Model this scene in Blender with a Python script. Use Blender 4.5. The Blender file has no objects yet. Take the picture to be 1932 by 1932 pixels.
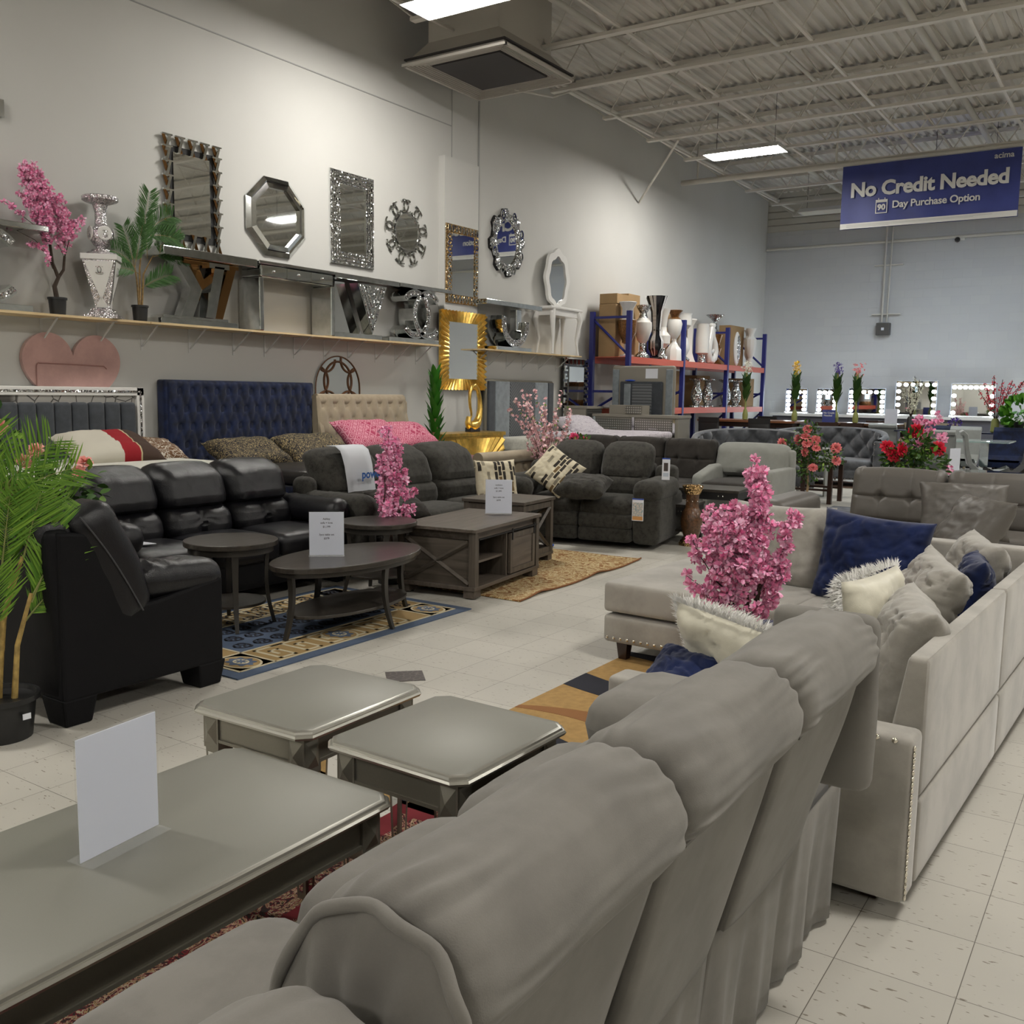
import bpy, bmesh, math, random
import numpy as np
from mathutils import Vector, Matrix, noise
random.seed(7)
PI = math.pi
SC = bpy.context.scene
COL = SC.collection

# ---------------------------------------------------------------- materials
def newmat(name):
    m = bpy.data.materials.new(name); m.use_nodes = True
    nt = m.node_tree; b = nt.nodes['Principled BSDF']
    return m, nt, b
def N(nt, t, **kw):
    n = nt.nodes.new(t)
    for k, v in kw.items():
        if k in n.inputs: n.inputs[k].default_value = v
        else: setattr(n, k, v)
    return n
def L(nt, a, ao, b, bi): nt.links.new(a.outputs[ao], b.inputs[bi])
def ramp(nt, stops, interp='LINEAR'):
    r = nt.nodes.new('ShaderNodeValToRGB'); cr = r.color_ramp; cr.interpolation = interp
    while len(cr.elements) > 1: cr.elements.remove(cr.elements[-1])
    for i, (p, c) in enumerate(stops):
        e = cr.elements[0] if i == 0 else cr.elements.new(p)
        e.position = p; e.color = (*c, 1)
    return r
def coords(nt, scale=(1, 1, 1), kind='Object', rot=(0, 0, 0)):
    tc = nt.nodes.new('ShaderNodeTexCoord'); mp = nt.nodes.new('ShaderNodeMapping')
    mp.inputs['Scale'].default_value = scale; mp.inputs['Rotation'].default_value = rot
    L(nt, tc, kind, mp, 'Vector'); return mp
def bump(nt, b, src, out, strength, dist=.01):
    bp = N(nt, 'ShaderNodeBump'); bp.inputs['Strength'].default_value = strength; bp.inputs['Distance'].default_value = dist
    L(nt, src, out, bp, 'Height'); L(nt, bp, 'Normal', b, 'Normal'); return bp
def plain(name, col, rough=.5, metal=0, spec=.5, vary=0, vs=6, bs=0, bscale=40, bdist=.002, sheen=0, col2=None, det=4, stretch=(1, 1, 1), coat=0):
    m, nt, b = newmat(name)
    b.inputs['Base Color'].default_value = (*col, 1); b.inputs['Roughness'].default_value = rough
    b.inputs['Metallic'].default_value = metal; b.inputs['Specular IOR Level'].default_value = spec
    if sheen:
        b.inputs['Sheen Weight'].default_value = sheen; b.inputs['Sheen Roughness'].default_value = .4
    if coat: b.inputs['Coat Weight'].default_value = coat
    if vary or bs: mp = coords(nt, stretch)
    if vary:
        n = N(nt, 'ShaderNodeTexNoise', Scale=vs, Detail=det); L(nt, mp, 'Vector', n, 'Vector')
        c2 = col2 or tuple(min(1, c * (1 + vary)) for c in col); c1 = col if col2 else tuple(c * (1 - vary) for c in col)
        r = ramp(nt, [(.35, c1), (.65, c2)]); L(nt, n, 'Fac', r, 'Fac'); L(nt, r, 'Color', b, 'Base Color')
    if bs:
        n = N(nt, 'ShaderNodeTexNoise', Scale=bscale, Detail=3); L(nt, mp, 'Vector', n, 'Vector'); bump(nt, b, n, 'Fac', bs, bdist)
    return m
def emis(name, col, s):
    m, nt, b = newmat(name); b.inputs['Base Color'].default_value = (.8, .8, .8, 1)
    b.inputs['Emission Color'].default_value = (*col, 1); b.inputs['Emission Strength'].default_value = s
    return m
def fabric(name, col, vary=.12, vs=7, fine=.4, rough=.9, sheen=.3, bscale=350, bs=.35):
    m, nt, b = newmat(name); b.inputs['Roughness'].default_value = rough
    b.inputs['Sheen Weight'].default_value = sheen; b.inputs['Specular IOR Level'].default_value = .2
    mp = coords(nt)
    n = N(nt, 'ShaderNodeTexNoise', Scale=vs, Detail=5, Roughness=.6); L(nt, mp, 'Vector', n, 'Vector')
    n2 = N(nt, 'ShaderNodeTexNoise', Scale=bscale, Detail=2); L(nt, mp, 'Vector', n2, 'Vector')
    mx = N(nt, 'ShaderNodeMath', operation='MULTIPLY_ADD'); L(nt, n2, 'Fac', mx, 0); mx.inputs[1].default_value = fine; L(nt, n, 'Fac', mx, 2)
    r = ramp(nt, [(.4 + fine * .4, tuple(c * (1 - vary) for c in col)), (.6 + fine * .6, tuple(min(1, c * (1 + vary)) for c in col))])
    L(nt, mx, 0, r, 'Fac'); L(nt, r, 'Color', b, 'Base Color'); bump(nt, b, n2, 'Fac', bs, .0015)
    return m
def wood(name, c1, c2, axis=1, rough=.5, sc=1.0):
    m, nt, b = newmat(name); b.inputs['Roughness'].default_value = rough
    s = [28 * sc] * 3; s[axis] = 1.6 * sc; mp = coords(nt, tuple(s))
    n = N(nt, 'ShaderNodeTexNoise', Scale=1.0, Detail=6, Distortion=.8); L(nt, mp, 'Vector', n, 'Vector')
    r = ramp(nt, [(.3, c1), (.7, c2)]); L(nt, n, 'Fac', r, 'Fac'); L(nt, r, 'Color', b, 'Base Color'); bump(nt, b, n, 'Fac', .15, .002)
    return m
def glitter(name, col, scale=160, rough=.12):
    m, nt, b = newmat(name); b.inputs['Metallic'].default_value = 1; b.inputs['Roughness'].default_value = rough
    mp = coords(nt); v = N(nt, 'ShaderNodeTexVoronoi', Scale=scale); L(nt, mp, 'Vector', v, 'Vector')
    g = N(nt, 'ShaderNodeNewGeometry'); s = N(nt, 'ShaderNodeVectorMath', operation='SUBTRACT'); s.inputs[1].default_value = (.5, .5, .5)
    L(nt, v, 'Color', s, 0); a = N(nt, 'ShaderNodeVectorMath', operation='ADD'); L(nt, g, 'Normal', a, 0); L(nt, s, 0, a, 1)
    nn = N(nt, 'ShaderNodeVectorMath', operation='NORMALIZE'); L(nt, a, 0, nn, 0); L(nt, nn, 0, b, 'Normal')
    r = ramp(nt, [(.0, tuple(c * .45 for c in col)), (1, tuple(min(1, c * 1.3) for c in col))])
    sp = N(nt, 'ShaderNodeSeparateColor'); L(nt, v, 'Color', sp, 'Color'); L(nt, sp, 'Red', r, 'Fac'); L(nt, r, 'Color', b, 'Base Color')
    return m
def island(name, c1, c2, rough=.6, trans=0, sheen=0):
    m, nt, b = newmat(name); g = N(nt, 'ShaderNodeNewGeometry'); r = ramp(nt, [(0, c1), (1, c2)])
    L(nt, g, 'Random Per Island', r, 'Fac'); L(nt, r, 'Color', b, 'Base Color'); b.inputs['Roughness'].default_value = rough
    b.inputs['Specular IOR Level'].default_value = .3
    if trans:
        b.inputs['Subsurface Weight'].default_value = trans; b.inputs['Subsurface Radius'].default_value = (.01, .004, .006); b.inputs['Subsurface Scale'].default_value = 1
    return m
def pattern(name, kind, cols, scale=20, rough=.85, w=.5):
    """two tone printed cloth: voronoi / wave / diamonds"""
    m, nt, b = newmat(name); b.inputs['Roughness'].default_value = rough; mp = coords(nt)
    if kind == 'scroll':
        v = N(nt, 'ShaderNodeTexNoise', Scale=scale, Detail=1.5, Distortion=2.2); L(nt, mp, 'Vector', v, 'Vector'); out = 'Fac'
        r = ramp(nt, [(0, cols[0]), (.475, cols[0]), (.49, cols[1]), (.53, cols[1]), (.545, cols[0])])
    elif kind == 'diamond':
        mp.inputs['Rotation'].default_value = (.0, PI / 4, 0)
        v = N(nt, 'ShaderNodeTexVoronoi', Scale=scale, distance='CHEBYCHEV', Randomness=0.0); L(nt, mp, 'Vector', v, 'Vector'); out = 'Distance'
        mt = N(nt, 'ShaderNodeMath', operation='PINGPONG'); L(nt, v, 'Distance', mt, 0); mt.inputs[1].default_value = .12
        mm = N(nt, 'ShaderNodeMath', operation='MULTIPLY'); L(nt, mt, 0, mm, 0); mm.inputs[1].default_value = 8; v = mm; out = 0
        r = ramp(nt, [(0, cols[0]), (.5, cols[0]), (.6, cols[1])])
    else:
        v = N(nt, 'ShaderNodeTexVoronoi', Scale=scale, feature='DISTANCE_TO_EDGE'); L(nt, mp, 'Vector', v, 'Vector'); out = 'Distance'
        r = ramp(nt, [(0, cols[0]), (w * .1, cols[0]), (w * .1 + .02, cols[1])])
    L(nt, v, out, r, 'Fac'); L(nt, r, 'Color', b, 'Base Color'); return m

WALL = plain('wall_paint', (.60, .595, .565), .75, vary=.03, vs=.7, bs=.15, bscale=6, bdist=.004)
def block_wall():
    m, nt, b = newmat('block_paint'); b.inputs['Roughness'].default_value = .7
    mp = coords(nt, (1, 1, 1), rot=(PI / 2, 0, 0)); br = N(nt, 'ShaderNodeTexBrick'); L(nt, mp, 'Vector', br, 'Vector')
    br.inputs['Color1'].default_value = (.60, .61, .61, 1); br.inputs['Color2'].default_value = (.58, .59, .6, 1); br.inputs['Mortar'].default_value = (.56, .57, .57, 1)
    br.inputs['Scale'].default_value = 1; br.inputs['Brick Width'].default_value = .4; br.inputs['Row Height'].default_value = .2; br.inputs['Mortar Size'].default_value = .004; br.inputs['Mortar Smooth'].default_value = .6
    L(nt, br, 'Color', b, 'Base Color'); iv = N(nt, 'ShaderNodeMath', operation='SUBTRACT'); iv.inputs[0].default_value = 1; L(nt, br, 'Fac', iv, 1); bump(nt, b, iv, 0, .35, .004); return m
BLOCK = block_wall()
def floor_mat():
    m, nt, b = newmat('vinyl_tile'); mp = coords(nt)
    mp.inputs['Location'].default_value = (.2969, -2.5138 + .3048 * 40, 0)
    br = N(nt, 'ShaderNodeTexBrick', offset=0.0, squash=1.0); L(nt, mp, 'Vector', br, 'Vector')
    br.inputs['Scale'].default_value = 1; br.inputs['Brick Width'].default_value = .3048; br.inputs['Row Height'].default_value = .3048
    br.inputs['Mortar Size'].default_value = .0014; br.inputs['Mortar Smooth'].default_value = .3; br.inputs['Bias'].default_value = 0
    br.inputs['Color1'].default_value = (.465, .447, .40, 1); br.inputs['Color2'].default_value = (.505, .485, .435, 1); br.inputs['Mortar'].default_value = (.13, .115, .095, 1)
    s1 = coords(nt, (26, 80, 26)); n = N(nt, 'ShaderNodeTexNoise', Scale=1, Detail=2); L(nt, s1, 'Vector', n, 'Vector')
    r = ramp(nt, [(.665, (1, 1, 1)), (.70, (.42, .38, .33))]); L(nt, n, 'Fac', r, 'Fac')
    s2 = coords(nt); n2 = N(nt, 'ShaderNodeTexNoise', Scale=1.1, Detail=4); L(nt, s2, 'Vector', n2, 'Vector'); r2 = ramp(nt, [(.3, (.9, .9, .89)), (.7, (1.06, 1.05, 1.04))]); L(nt, n2, 'Fac', r2, 'Fac')
    x = N(nt, 'ShaderNodeMix', data_type='RGBA', blend_type='MULTIPLY'); x.inputs[0].default_value = 1
    L(nt, br, 'Color', x, 6); L(nt, r, 'Color', x, 7)
    y = N(nt, 'ShaderNodeMix', data_type='RGBA', blend_type='MULTIPLY'); y.inputs[0].default_value = 1
    L(nt, x, 2, y, 6); L(nt, r2, 'Color', y, 7); L(nt, y, 2, b, 'Base Color')
    rr = ramp(nt, [(.3, (.34, .34, .34)), (.7, (.5, .5, .5))]); L(nt, n2, 'Fac', rr, 'Fac'); L(nt, rr, 'Color', b, 'Roughness')
    b.inputs['Specular IOR Level'].default_value = .35
    iv = N(nt, 'ShaderNodeMath', operation='SUBTRACT'); iv.inputs[0].default_value = 1; L(nt, br, 'Fac', iv, 1); bump(nt, b, iv, 0, .25, .002); return m
FLOOR = floor_mat()
DECK = plain('deck_paint', (.66, .635, .58), .6, vary=.1, vs=1.2)
STEEL = plain('joist_paint', (.70, .67, .61), .5)
PIPE = plain('pipe_paint', (.62, .60, .54), .5)
GREYTRIM = plain('seam_trim', (.35, .35, .34), .6)
DARK = plain('dark_gap', (.02, .02, .02), .8)
SHELFW = wood('pine_shelf', (.55, .40, .20), (.75, .58, .34), 1, .55)
BRACK = plain('bracket_white', (.62, .62, .6), .5)
MIR = plain('mirror_glass', (.86, .88, .87), .02, 1)
MIRS = plain('bevel_mirror', (.72, .74, .73), .07, 1, vary=.12, vs=9)
BRONZE = plain('bronze_mirror', (.42, .22, .09), .08, 1)
CHROME = plain('chrome', (.85, .85, .85), .12, 1)
CRYS = glitter('crushed_crystal', (.8, .8, .82), 90)
GLIT = glitter('silver_glitter', (.75, .72, .75), 240, .2)
GOLD = plain('gold_leaf', (.83, .55, .14), .32, 1, vary=.2, vs=12, bs=.2, bscale=30)
BRASSY = glitter('gold_crystal', (.75, .5, .25), 110)
WHITEGL = plain('white_gloss', (.8, .79, .76), .25, coat=.5)
BLACKGL = plain('black_gloss', (.01, .01, .012), .15, coat=.5)
PAPER = plain('paper', (.78, .80, .86), .6)
PAPERB = plain('paper_back', (.84, .87, .95), .7)
_nt = PAPERB.node_tree; _t = N(_nt, 'ShaderNodeBsdfTranslucent'); _t.inputs[0].default_value = (.9, .92, .98, 1); _m = N(_nt, 'ShaderNodeMixShader'); _m.inputs[0].default_value = .4
L(_nt, _nt.nodes['Principled BSDF'], 0, _m, 1); L(_nt, _t, 0, _m, 2); L(_nt, _m, 0, _nt.nodes['Material Output'], 0)
INK = plain('ink', (.06, .06, .08), .7)
def clear(name, tint, k):
    m, nt, b = newmat(name); b.inputs['Roughness'].default_value = .04; b.inputs['Base Color'].default_value = (.8, .82, .82, 1); o = nt.nodes['Material Output']
    tr = N(nt, 'ShaderNodeBsdfTransparent'); tr.inputs[0].default_value = (*tint, 1); mx = N(nt, 'ShaderNodeMixShader'); fr = N(nt, 'ShaderNodeLayerWeight'); pw = N(nt, 'ShaderNodeMath', operation='POWER'); L(nt, fr, 'Facing', pw, 0); pw.inputs[1].default_value = 4
    a = N(nt, 'ShaderNodeMath', operation='MULTIPLY_ADD'); L(nt, pw, 0, a, 0); a.inputs[1].default_value = .5; a.inputs[2].default_value = .03 + k; L(nt, a, 0, mx, 0); L(nt, tr, 0, mx, 1); L(nt, b, 0, mx, 2); L(nt, mx, 0, o, 0); return m
ACRY = clear('clear_acrylic', (.99, .99, .99), .0); GLASS = clear('table_glass', (.75, .9, .86), .15)
def leather(name, col, rough=.38, bs=.25, sp=.5):
    m, nt, b = newmat(name); b.inputs['Base Color'].default_value = (*col, 1); b.inputs['Roughness'].default_value = rough; b.inputs['Specular IOR Level'].default_value = sp
    mp = coords(nt); v = N(nt, 'ShaderNodeTexVoronoi', Scale=260); L(nt, mp, 'Vector', v, 'Vector')
    n = N(nt, 'ShaderNodeTexNoise', Scale=9, Detail=3, Distortion=.6); L(nt, mp, 'Vector', n, 'Vector')
    a = N(nt, 'ShaderNodeMath', operation='MULTIPLY_ADD'); L(nt, n, 'Fac', a, 0); a.inputs[1].default_value = 6; L(nt, v, 'Distance', a, 2)
    bump(nt, b, a, 0, bs, .003); return m
BLEATH = leather('black_leather', (.006, .006, .008), .36, .25, .42)
BLEATHS = leather('black_leather_side', (.006, .006, .007), .6, .1, .15)
GLEATH = leather('taupe_leather', (.105, .095, .083), .45, .15)
STITCH = plain('grey_thread', (.055, .055, .06), .7)
CHAR = fabric('charcoal_chenille', (.036, .034, .029), .42, 22, .9, .95, .12, 300, .9)
CHARD = fabric('dark_charcoal_plush', (.034, .030, .026), .22, 9, .5, sheen=.12)
FGREC = fabric('grey_suede', (.195, .184, .165), .10, 6, .12, .85, .15, 500, .15)
VELV = fabric('light_grey_velvet', (.335, .315, .28), .14, 4, .1, .7, .35, 420, .12)
VELVC = fabric('grey_velvet_cushion', (.31, .292, .258), .14, 9, .1, .65, .35, 420, .12)
NAVY = fabric('navy_velvet', (.003, .011, .060), .22, 9, .15, .65, .2, 400, .1)
NAVYD = fabric('dark_navy_velvet', (.004, .010, .040), .5, 8, .15, .7, .25, 400, .1)
BEIGE = fabric('beige_linen', (.36, .30, .21), .06, 8, .3)
SLATE = fabric('slate_velvet', (.055, .062, .072), .12, 12, .2, .7, .25)
SLATEL = fabric('light_slate_velvet', (.22, .25, .27), .12, 12, .2, .7, .4)
TUFTV = fabric('grey_tufted_velvet', (.085, .09, .10), .3, 5, .15, .6, .45)
ROSEV = fabric('blush_velvet', (.52, .32, .29), .12, 3, .2, .75, .5)
LGREY = fabric('pale_grey_linen', (.26, .265, .24), .06, 9, .3)
CREAM = fabric('pale_velvet', (.25, .265, .255), .1, 5, .2, .7, .5)
MATTR = fabric('quilted_white', (.58, .57, .50), .08, 30, .3)
FUR = plain('white_fur', (.80, .79, .76), .9, sheen=.5)
FURC = fabric('cream_satin', (.62, .59, .48), .06, 12, .1, .45, .3)
CHAMP = plain('champagne_paint', (.24, .225, .185), .33, .55, vary=.03, vs=300)
CHAMPT = plain('champagne_top', (.215, .212, .182), .46, .15, vary=.02, vs=400)
CHAMPE = plain('champagne_edge_highlight', (.50, .49, .44), .3, .85)  # table-top rim highlight put into a paler, shinier edge colour
TAUPE = plain('taupe_lacquer', (.27, .25, .21), .45)
GREYOAK = wood('grey_oak', (.06, .048, .037), (.125, .10, .08), 1, .45)
GREYOAKX = wood('grey_oak_cross', (.05, .04, .03), (.105, .086, .068), 0, .5)
GREYOAKZ = wood('grey_oak_upright', (.05, .04, .03), (.105, .086, .068), 2, .5)
DKOAK = wood('dark_ash_wood', (.026, .022, .018), (.055, .047, .038), 1, .28, 1.0)
DKLEG = plain('dark_ash_leg', (.032, .028, .023), .35)
ESPR = plain('espresso_wood', (.035, .016, .01), .3)
ESPR2 = wood('espresso_grain', (.05, .02, .01), (.12, .05, .022), 0, .3)
BLACKW = plain('black_wood', (.018, .017, .017), .35)
IRON = plain('black_iron', (.02, .02, .02), .5, .6)
CARD = plain('cardboard', (.36, .235, .115), .85, vary=.06, vs=5)
RBLUE = plain('rack_blue', (.015, .02, .16), .4)
RORNG = plain('rack_orange', (.55, .10, .055), .45)
POT = plain('black_plastic', (.015, .015, .015), .4)
BARK = plain('dark_bark', (.045, .028, .018), .8, bs=.8, bscale=60, bdist=.006)
BARKL = plain('light_bark', (.35, .24, .13), .8, bs=.6, bscale=50, bdist=.005)
STEMG = plain('green_stem', (.22, .24, .07), .6)
STEMY = plain('yellow_cane', (.38, .26, .08), .6, vary=.3, vs=30)
PETAL = island('pink_petal', (.95, .24, .48), (1.0, .64, .81), .6, .15)
PETALR = island('rose_pink_petal', (.75, .09, .22), (.88, .24, .42), .6, .15)
PALEP = island('pale_pink_petal', (.80, .42, .46), (.92, .68, .68), .6)
CORAL = island('coral_petal', (.80, .16, .18), (.9, .36, .34), .5)
SALM = island('salmon_petal', (.82, .30, .27), (.92, .46, .40), .5)
REDP = island('red_petal', (.55, .01, .03), (.75, .03, .07), .5)
LEAF = island('leaf_green', (.02, .06, .012), (.06, .13, .025), .45)
LEAFL = island('leaf_light', (.10, .22, .02), (.22, .36, .05), .45)
PALML = island('palm_leaf', (.06, .17, .015), (.20, .36, .04), .45)
PALMD = island('palm_dark', (.03, .09, .02), (.07, .17, .04), .5)
AGAV = island('agave_leaf', (.02, .12, .01), (.05, .24, .02), .4)
LAMP_W = emis('lamp_warm', (1, .965, .905), 43)
LAMP_C = emis('lamp_cool', (.72, .87, 1), 38)
BULB = emis('bulb_glow', (.85, .93, 1), 9)
LEDB = emis('cyan_led', (.05, .45, .9), 1.2)
FIXW = plain('fixture_white', (.75, .75, .73), .4)
UNLIT = plain('unlit_diffuser', (.6, .58, .5), .5)
BANB = plain('banner_blue', (.035, .05, .22), .5, vary=.12, vs=3)
BANT = plain('banner_print', (.66, .66, .64), .6)
VENTD = plain('vent_dark', (.045, .04, .04), .7)
VENTW = plain('vent_beige', (.50, .47, .42), .5)

# ---------------------------------------------------------------- mesh builder
def xf(loc=(0, 0, 0), rx=0, ry=0, rz=0, s=1):
    return Matrix.Translation(loc) @ Matrix.Rotation(rz, 4, 'Z') @ Matrix.Rotation(ry, 4, 'Y') @ Matrix.Rotation(rx, 4, 'X') @ Matrix.Scale(s, 4)
class MB:
    def __init__(s): s.v = []; s.f = []; s.m = []; s.mi = 0
    def add(s, vs, fs, mt=None):
        o = len(s.v)
        if mt is not None: vs = [tuple(mt @ Vector(p)) for p in vs]
        s.v += [tuple(p) for p in vs]; s.f += [tuple(i + o for i in f) for f in fs]; s.m += [s.mi] * len(fs); return s
    def mat(s, i): s.mi = i; return s
    def box(s, x0, x1, y0, y1, z0, z1, mt=None):
        v = [(x, y, z) for z in (z0, z1) for y in (y0, y1) for x in (x0, x1)]
        return s.add(v, [(0, 2, 3, 1), (4, 5, 7, 6), (0, 1, 5, 4), (2, 6, 7, 3), (0, 4, 6, 2), (1, 3, 7, 5)], mt)
    def cbox(s, cx, cy, cz, sx, sy, sz, mt=None): return s.box(cx - sx / 2, cx + sx / 2, cy - sy / 2, cy + sy / 2, cz - sz / 2, cz + sz / 2, mt)
    def taper(s, cx, cy, z0, z1, a0, b0, a1, b1, mt=None, dx=0, dy=0):
        v = [(cx + i * a0 / 2, cy + j * b0 / 2, z0) for j in (-1, 1) for i in (-1, 1)] + [(cx + dx + i * a1 / 2, cy + dy + j * b1 / 2, z1) for j in (-1, 1) for i in (-1, 1)]
        return s.add(v, [(0, 2, 3, 1), (4, 5, 7, 6), (0, 1, 5, 4), (2, 6, 7, 3), (0, 4, 6, 2), (1, 3, 7, 5)], mt)
    def prism(s, pts, z0, z1, mt=None):
        n = len(pts); v = [(x, y, z0) for x, y in pts] + [(x, y, z1) for x, y in pts]
        return s.add(v, [tuple(range(n))[::-1], tuple(range(n, 2 * n))] + [(i, (i + 1) % n, n + (i + 1) % n, n + i) for i in range(n)], mt)
    def ring(s, outer, inner, z0, z1, mt=None):
        n = len(outer); v = [(x, y, z) for z in (z0, z1) for q in (outer, inner) for x, y in q]; f = []
        for i in range(n):
            j = (i + 1) % n; f += [(2 * n + i, 2 * n + j, 3 * n + j, 3 * n + i), (i, n + i, n + j, j), (i, j, 2 * n + j, 2 * n + i), (n + i, 3 * n + i, 3 * n + j, n + j)]
        return s.add(v, f, mt)
    def tube(s, pts, r, seg=8, mt=None, caps=True):
        P = [Vector(p) for p in pts]; n = len(P); R = r if isinstance(r, (list, tuple)) else [r] * n; v = []
        up = None
        for i in range(n):
            d = (P[min(i + 1, n - 1)] - P[max(i - 1, 0)])
            d = d.normalized() if d.length > 1e-9 else Vector((0, 0, 1))
            if up is None: up = Vector((0, 0, 1)) if abs(d.z) < .9 else Vector((1, 0, 0))
            a = d.cross(up); a = a.normalized() if a.length > 1e-6 else Vector((1, 0, 0)); b = a.cross(d).normalized(); up = b
            for k in range(seg):
                t = 2 * PI * k / seg; v.append(tuple(P[i] + (a * math.cos(t) + b * math.sin(t)) * R[i]))
        f = [(i * seg + k, i * seg + (k + 1) % seg, (i + 1) * seg + (k + 1) % seg, (i + 1) * seg + k) for i in range(n - 1) for k in range(seg)]
        if caps: f += [tuple(range(seg))[::-1], tuple((n - 1) * seg + k for k in range(seg))]
        return s.add(v, f, mt)
    def lathe(s, prof, seg=24, mt=None, sq=False):
        n = len(prof); v = []
        for r, z in prof:
            for k in range(seg):
                t = 2 * PI * k / seg + (PI / 4 if sq else 0); v.append((r * math.cos(t), r * math.sin(t), z))
        f = [(i * seg + k, i * seg + (k + 1) % seg, (i + 1) * seg + (k + 1) % seg, (i + 1) * seg + k) for i in range(n - 1) for k in range(seg)]
        f += [tuple(range(seg))[::-1], tuple((n - 1) * seg + k for k in range(seg))]
        return s.add(v, f, mt)
    def ball(s, c, r, seg=8, mt=None):
        R = r if isinstance(r, (tuple, list)) else (r, r, r); n = max(3, seg // 2 + 1)
        v = [(0, 0, -1)] + [(math.cos(2 * PI * k / seg) * math.sin(PI * i / n), math.sin(2 * PI * k / seg) * math.sin(PI * i / n), -math.cos(PI * i / n)) for i in range(1, n) for k in range(seg)] + [(0, 0, 1)]
        f = [(0, 1 + (k + 1) % seg, 1 + k) for k in range(seg)]
        for i in range(n - 2): f += [(1 + i * seg + k, 1 + i * seg + (k + 1) % seg, 1 + (i + 1) * seg + (k + 1) % seg, 1 + (i + 1) * seg + k) for k in range(seg)]
        t = len(v) - 1; o = 1 + (n - 2) * seg; f += [(o + k, o + (k + 1) % seg, t) for k in range(seg)]
        return s.add([(c[0] + R[0] * x, c[1] + R[1] * y, c[2] + R[2] * z) for x, y, z in v], f, mt)
    def rbox(s, cx, cy, cz, sx, sy, sz, r=.04, n=8, fn=None, mt=None, cell=.03):
        """rounded box; fn(x,y,z,u,v,w)->(dx,dy,dz) with u,v,w in -1..1 deforms it"""
        S = (sx / 2, sy / 2, sz / 2); r = min(r, min(S) * .999); c = (cx, cy, cz)
        def lin(h):
            k = max(2, min(n, int(h * 2 / cell))); m = [-1, -1 + .45 * r / h, -1 + r / h]; M_ = [1 - r / h, 1 - .45 * r / h, 1]
            mid = [(-1 + r / h) + (2 - 2 * r / h) * i / k for i in range(1, k)]
            return m + mid + M_
        G = [lin(h) for h in S]; idx = {}; V = []; F = []
        def vert(a, b, d):
            key = (round(a, 5), round(b, 5), round(d, 5))
            if key in idx: return idx[key]
            p = [q * h for q, h in zip((a, b, d), S)]; q = [max(-(h - r), min(h - r, t)) for t, h in zip(p, S)]
            e = Vector([x - y for x, y in zip(p, q)]); e = e.normalized() * r if e.length > 1e-9 else e
            o = [q[i] + e[i] for i in range(3)]
            if fn:
                t = fn(o[0], o[1], o[2], a, b, d); o = [o[i] + t[i] for i in range(3)]
            idx[key] = len(V); V.append((o[0] + cx, o[1] + cy, o[2] + cz)); return idx[key]
        for ax in range(3):
            o = [i for i in range(3) if i != ax]; A, B = G[o[0]], G[o[1]]
            for sg in (-1, 1):
                for i in range(len(A) - 1):
                    for j in range(len(B) - 1):
                        q = []
                        for (ii, jj) in ((i, j), (i + 1, j), (i + 1, j + 1), (i, j + 1)):
                            w = [0, 0, 0]; w[ax] = sg; w[o[0]] = A[ii]; w[o[1]] = B[jj]; q.append(vert(*w))
                        F.append(tuple(q if (sg > 0) ^ (ax == 1) else q[::-1]))
        return s.add(V, F, mt)
    def pillow(s, w, h, t, n=16, seed=0, crease=.012, mt=None, pinch=.12):
        """upright cushion in the xz plane, thickness along y"""
        rs = random.Random(seed); ox = rs.random() * 50; V = []; F = []
        for sd in (1, -1):
            b = len(V)
            for j in range(n + 1):
                for i in range(n + 1):
                    u = -1 + 2 * i / n; v = -1 + 2 * j / n
                    e = max(0, (1 - u ** 4) * (1 - v ** 4)) ** .55
                    px = u * w / 2 * (1 - pinch * (1 - v * v) * abs(u) ** 3 * .6); pz = v * h / 2 * (1 - pinch * (1 - u * u) * abs(v) ** 3 * .6)
                    wx = noise.noise(Vector((u * 1.7, v * 1.7, ox))) * 1.1; nz = noise.noise(Vector((u * 1.5 + ox, v * 1.5, sd))) * crease * 1.3 - crease * .9 * (1 - abs(noise.noise(Vector((u * 2.4 + wx * 2 + ox, v * 2.4 - wx, sd * 3))))) ** 7 + crease * .4 - crease * .5 * (1 - abs(noise.noise(Vector((u * 5 + ox, v * 4 + wx * 3, sd * 5))))) ** 8
                    V.append((px, sd * (t / 2 * e + nz * min(1, e * 1.5)) if 0 < i < n and 0 < j < n else 0, pz))
            for j in range(n):
                for i in range(n):
                    a = b + j * (n + 1) + i; q = (a, a + 1, a + n + 2, a + n + 1); F.append(q if sd < 0 else q[::-1])
        return s.add(V, F, mt)
    def build(s, name, mats, parent=None, smooth=True, merge=True, loc=None, angle=40):
        me = bpy.data.meshes.new(name); me.from_pydata(s.v, [], s.f)
        if not isinstance(mats, (list, tuple)): mats = [mats]
        for m in mats: me.materials.append(m)
        if len(mats) > 1: me.polygons.foreach_set('material_index', s.m)
        bm = bmesh.new(); bm.from_mesh(me)
        if merge: bmesh.ops.remove_doubles(bm, verts=bm.verts, dist=1e-5)
        if merge: bmesh.ops.recalc_face_normals(bm, faces=bm.faces)
        bm.to_mesh(me); bm.free()
        if smooth:
            me.polygons.foreach_set('use_smooth', [True] * len(me.polygons))
            try: me.set_sharp_from_angle(angle=math.radians(angle))
            except Exception: pass
        o = bpy.data.objects.new(name, me); COL.objects.link(o)
        if parent is not None: o.parent = parent
        if loc: o.location = loc
        return o
def tag(o, label=None, cat=None, group=None, kind=None):
    if label: o['label'] = label
    if cat: o['category'] = cat
    if group: o['group'] = group
    if kind: o['kind'] = kind
    return o
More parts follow.
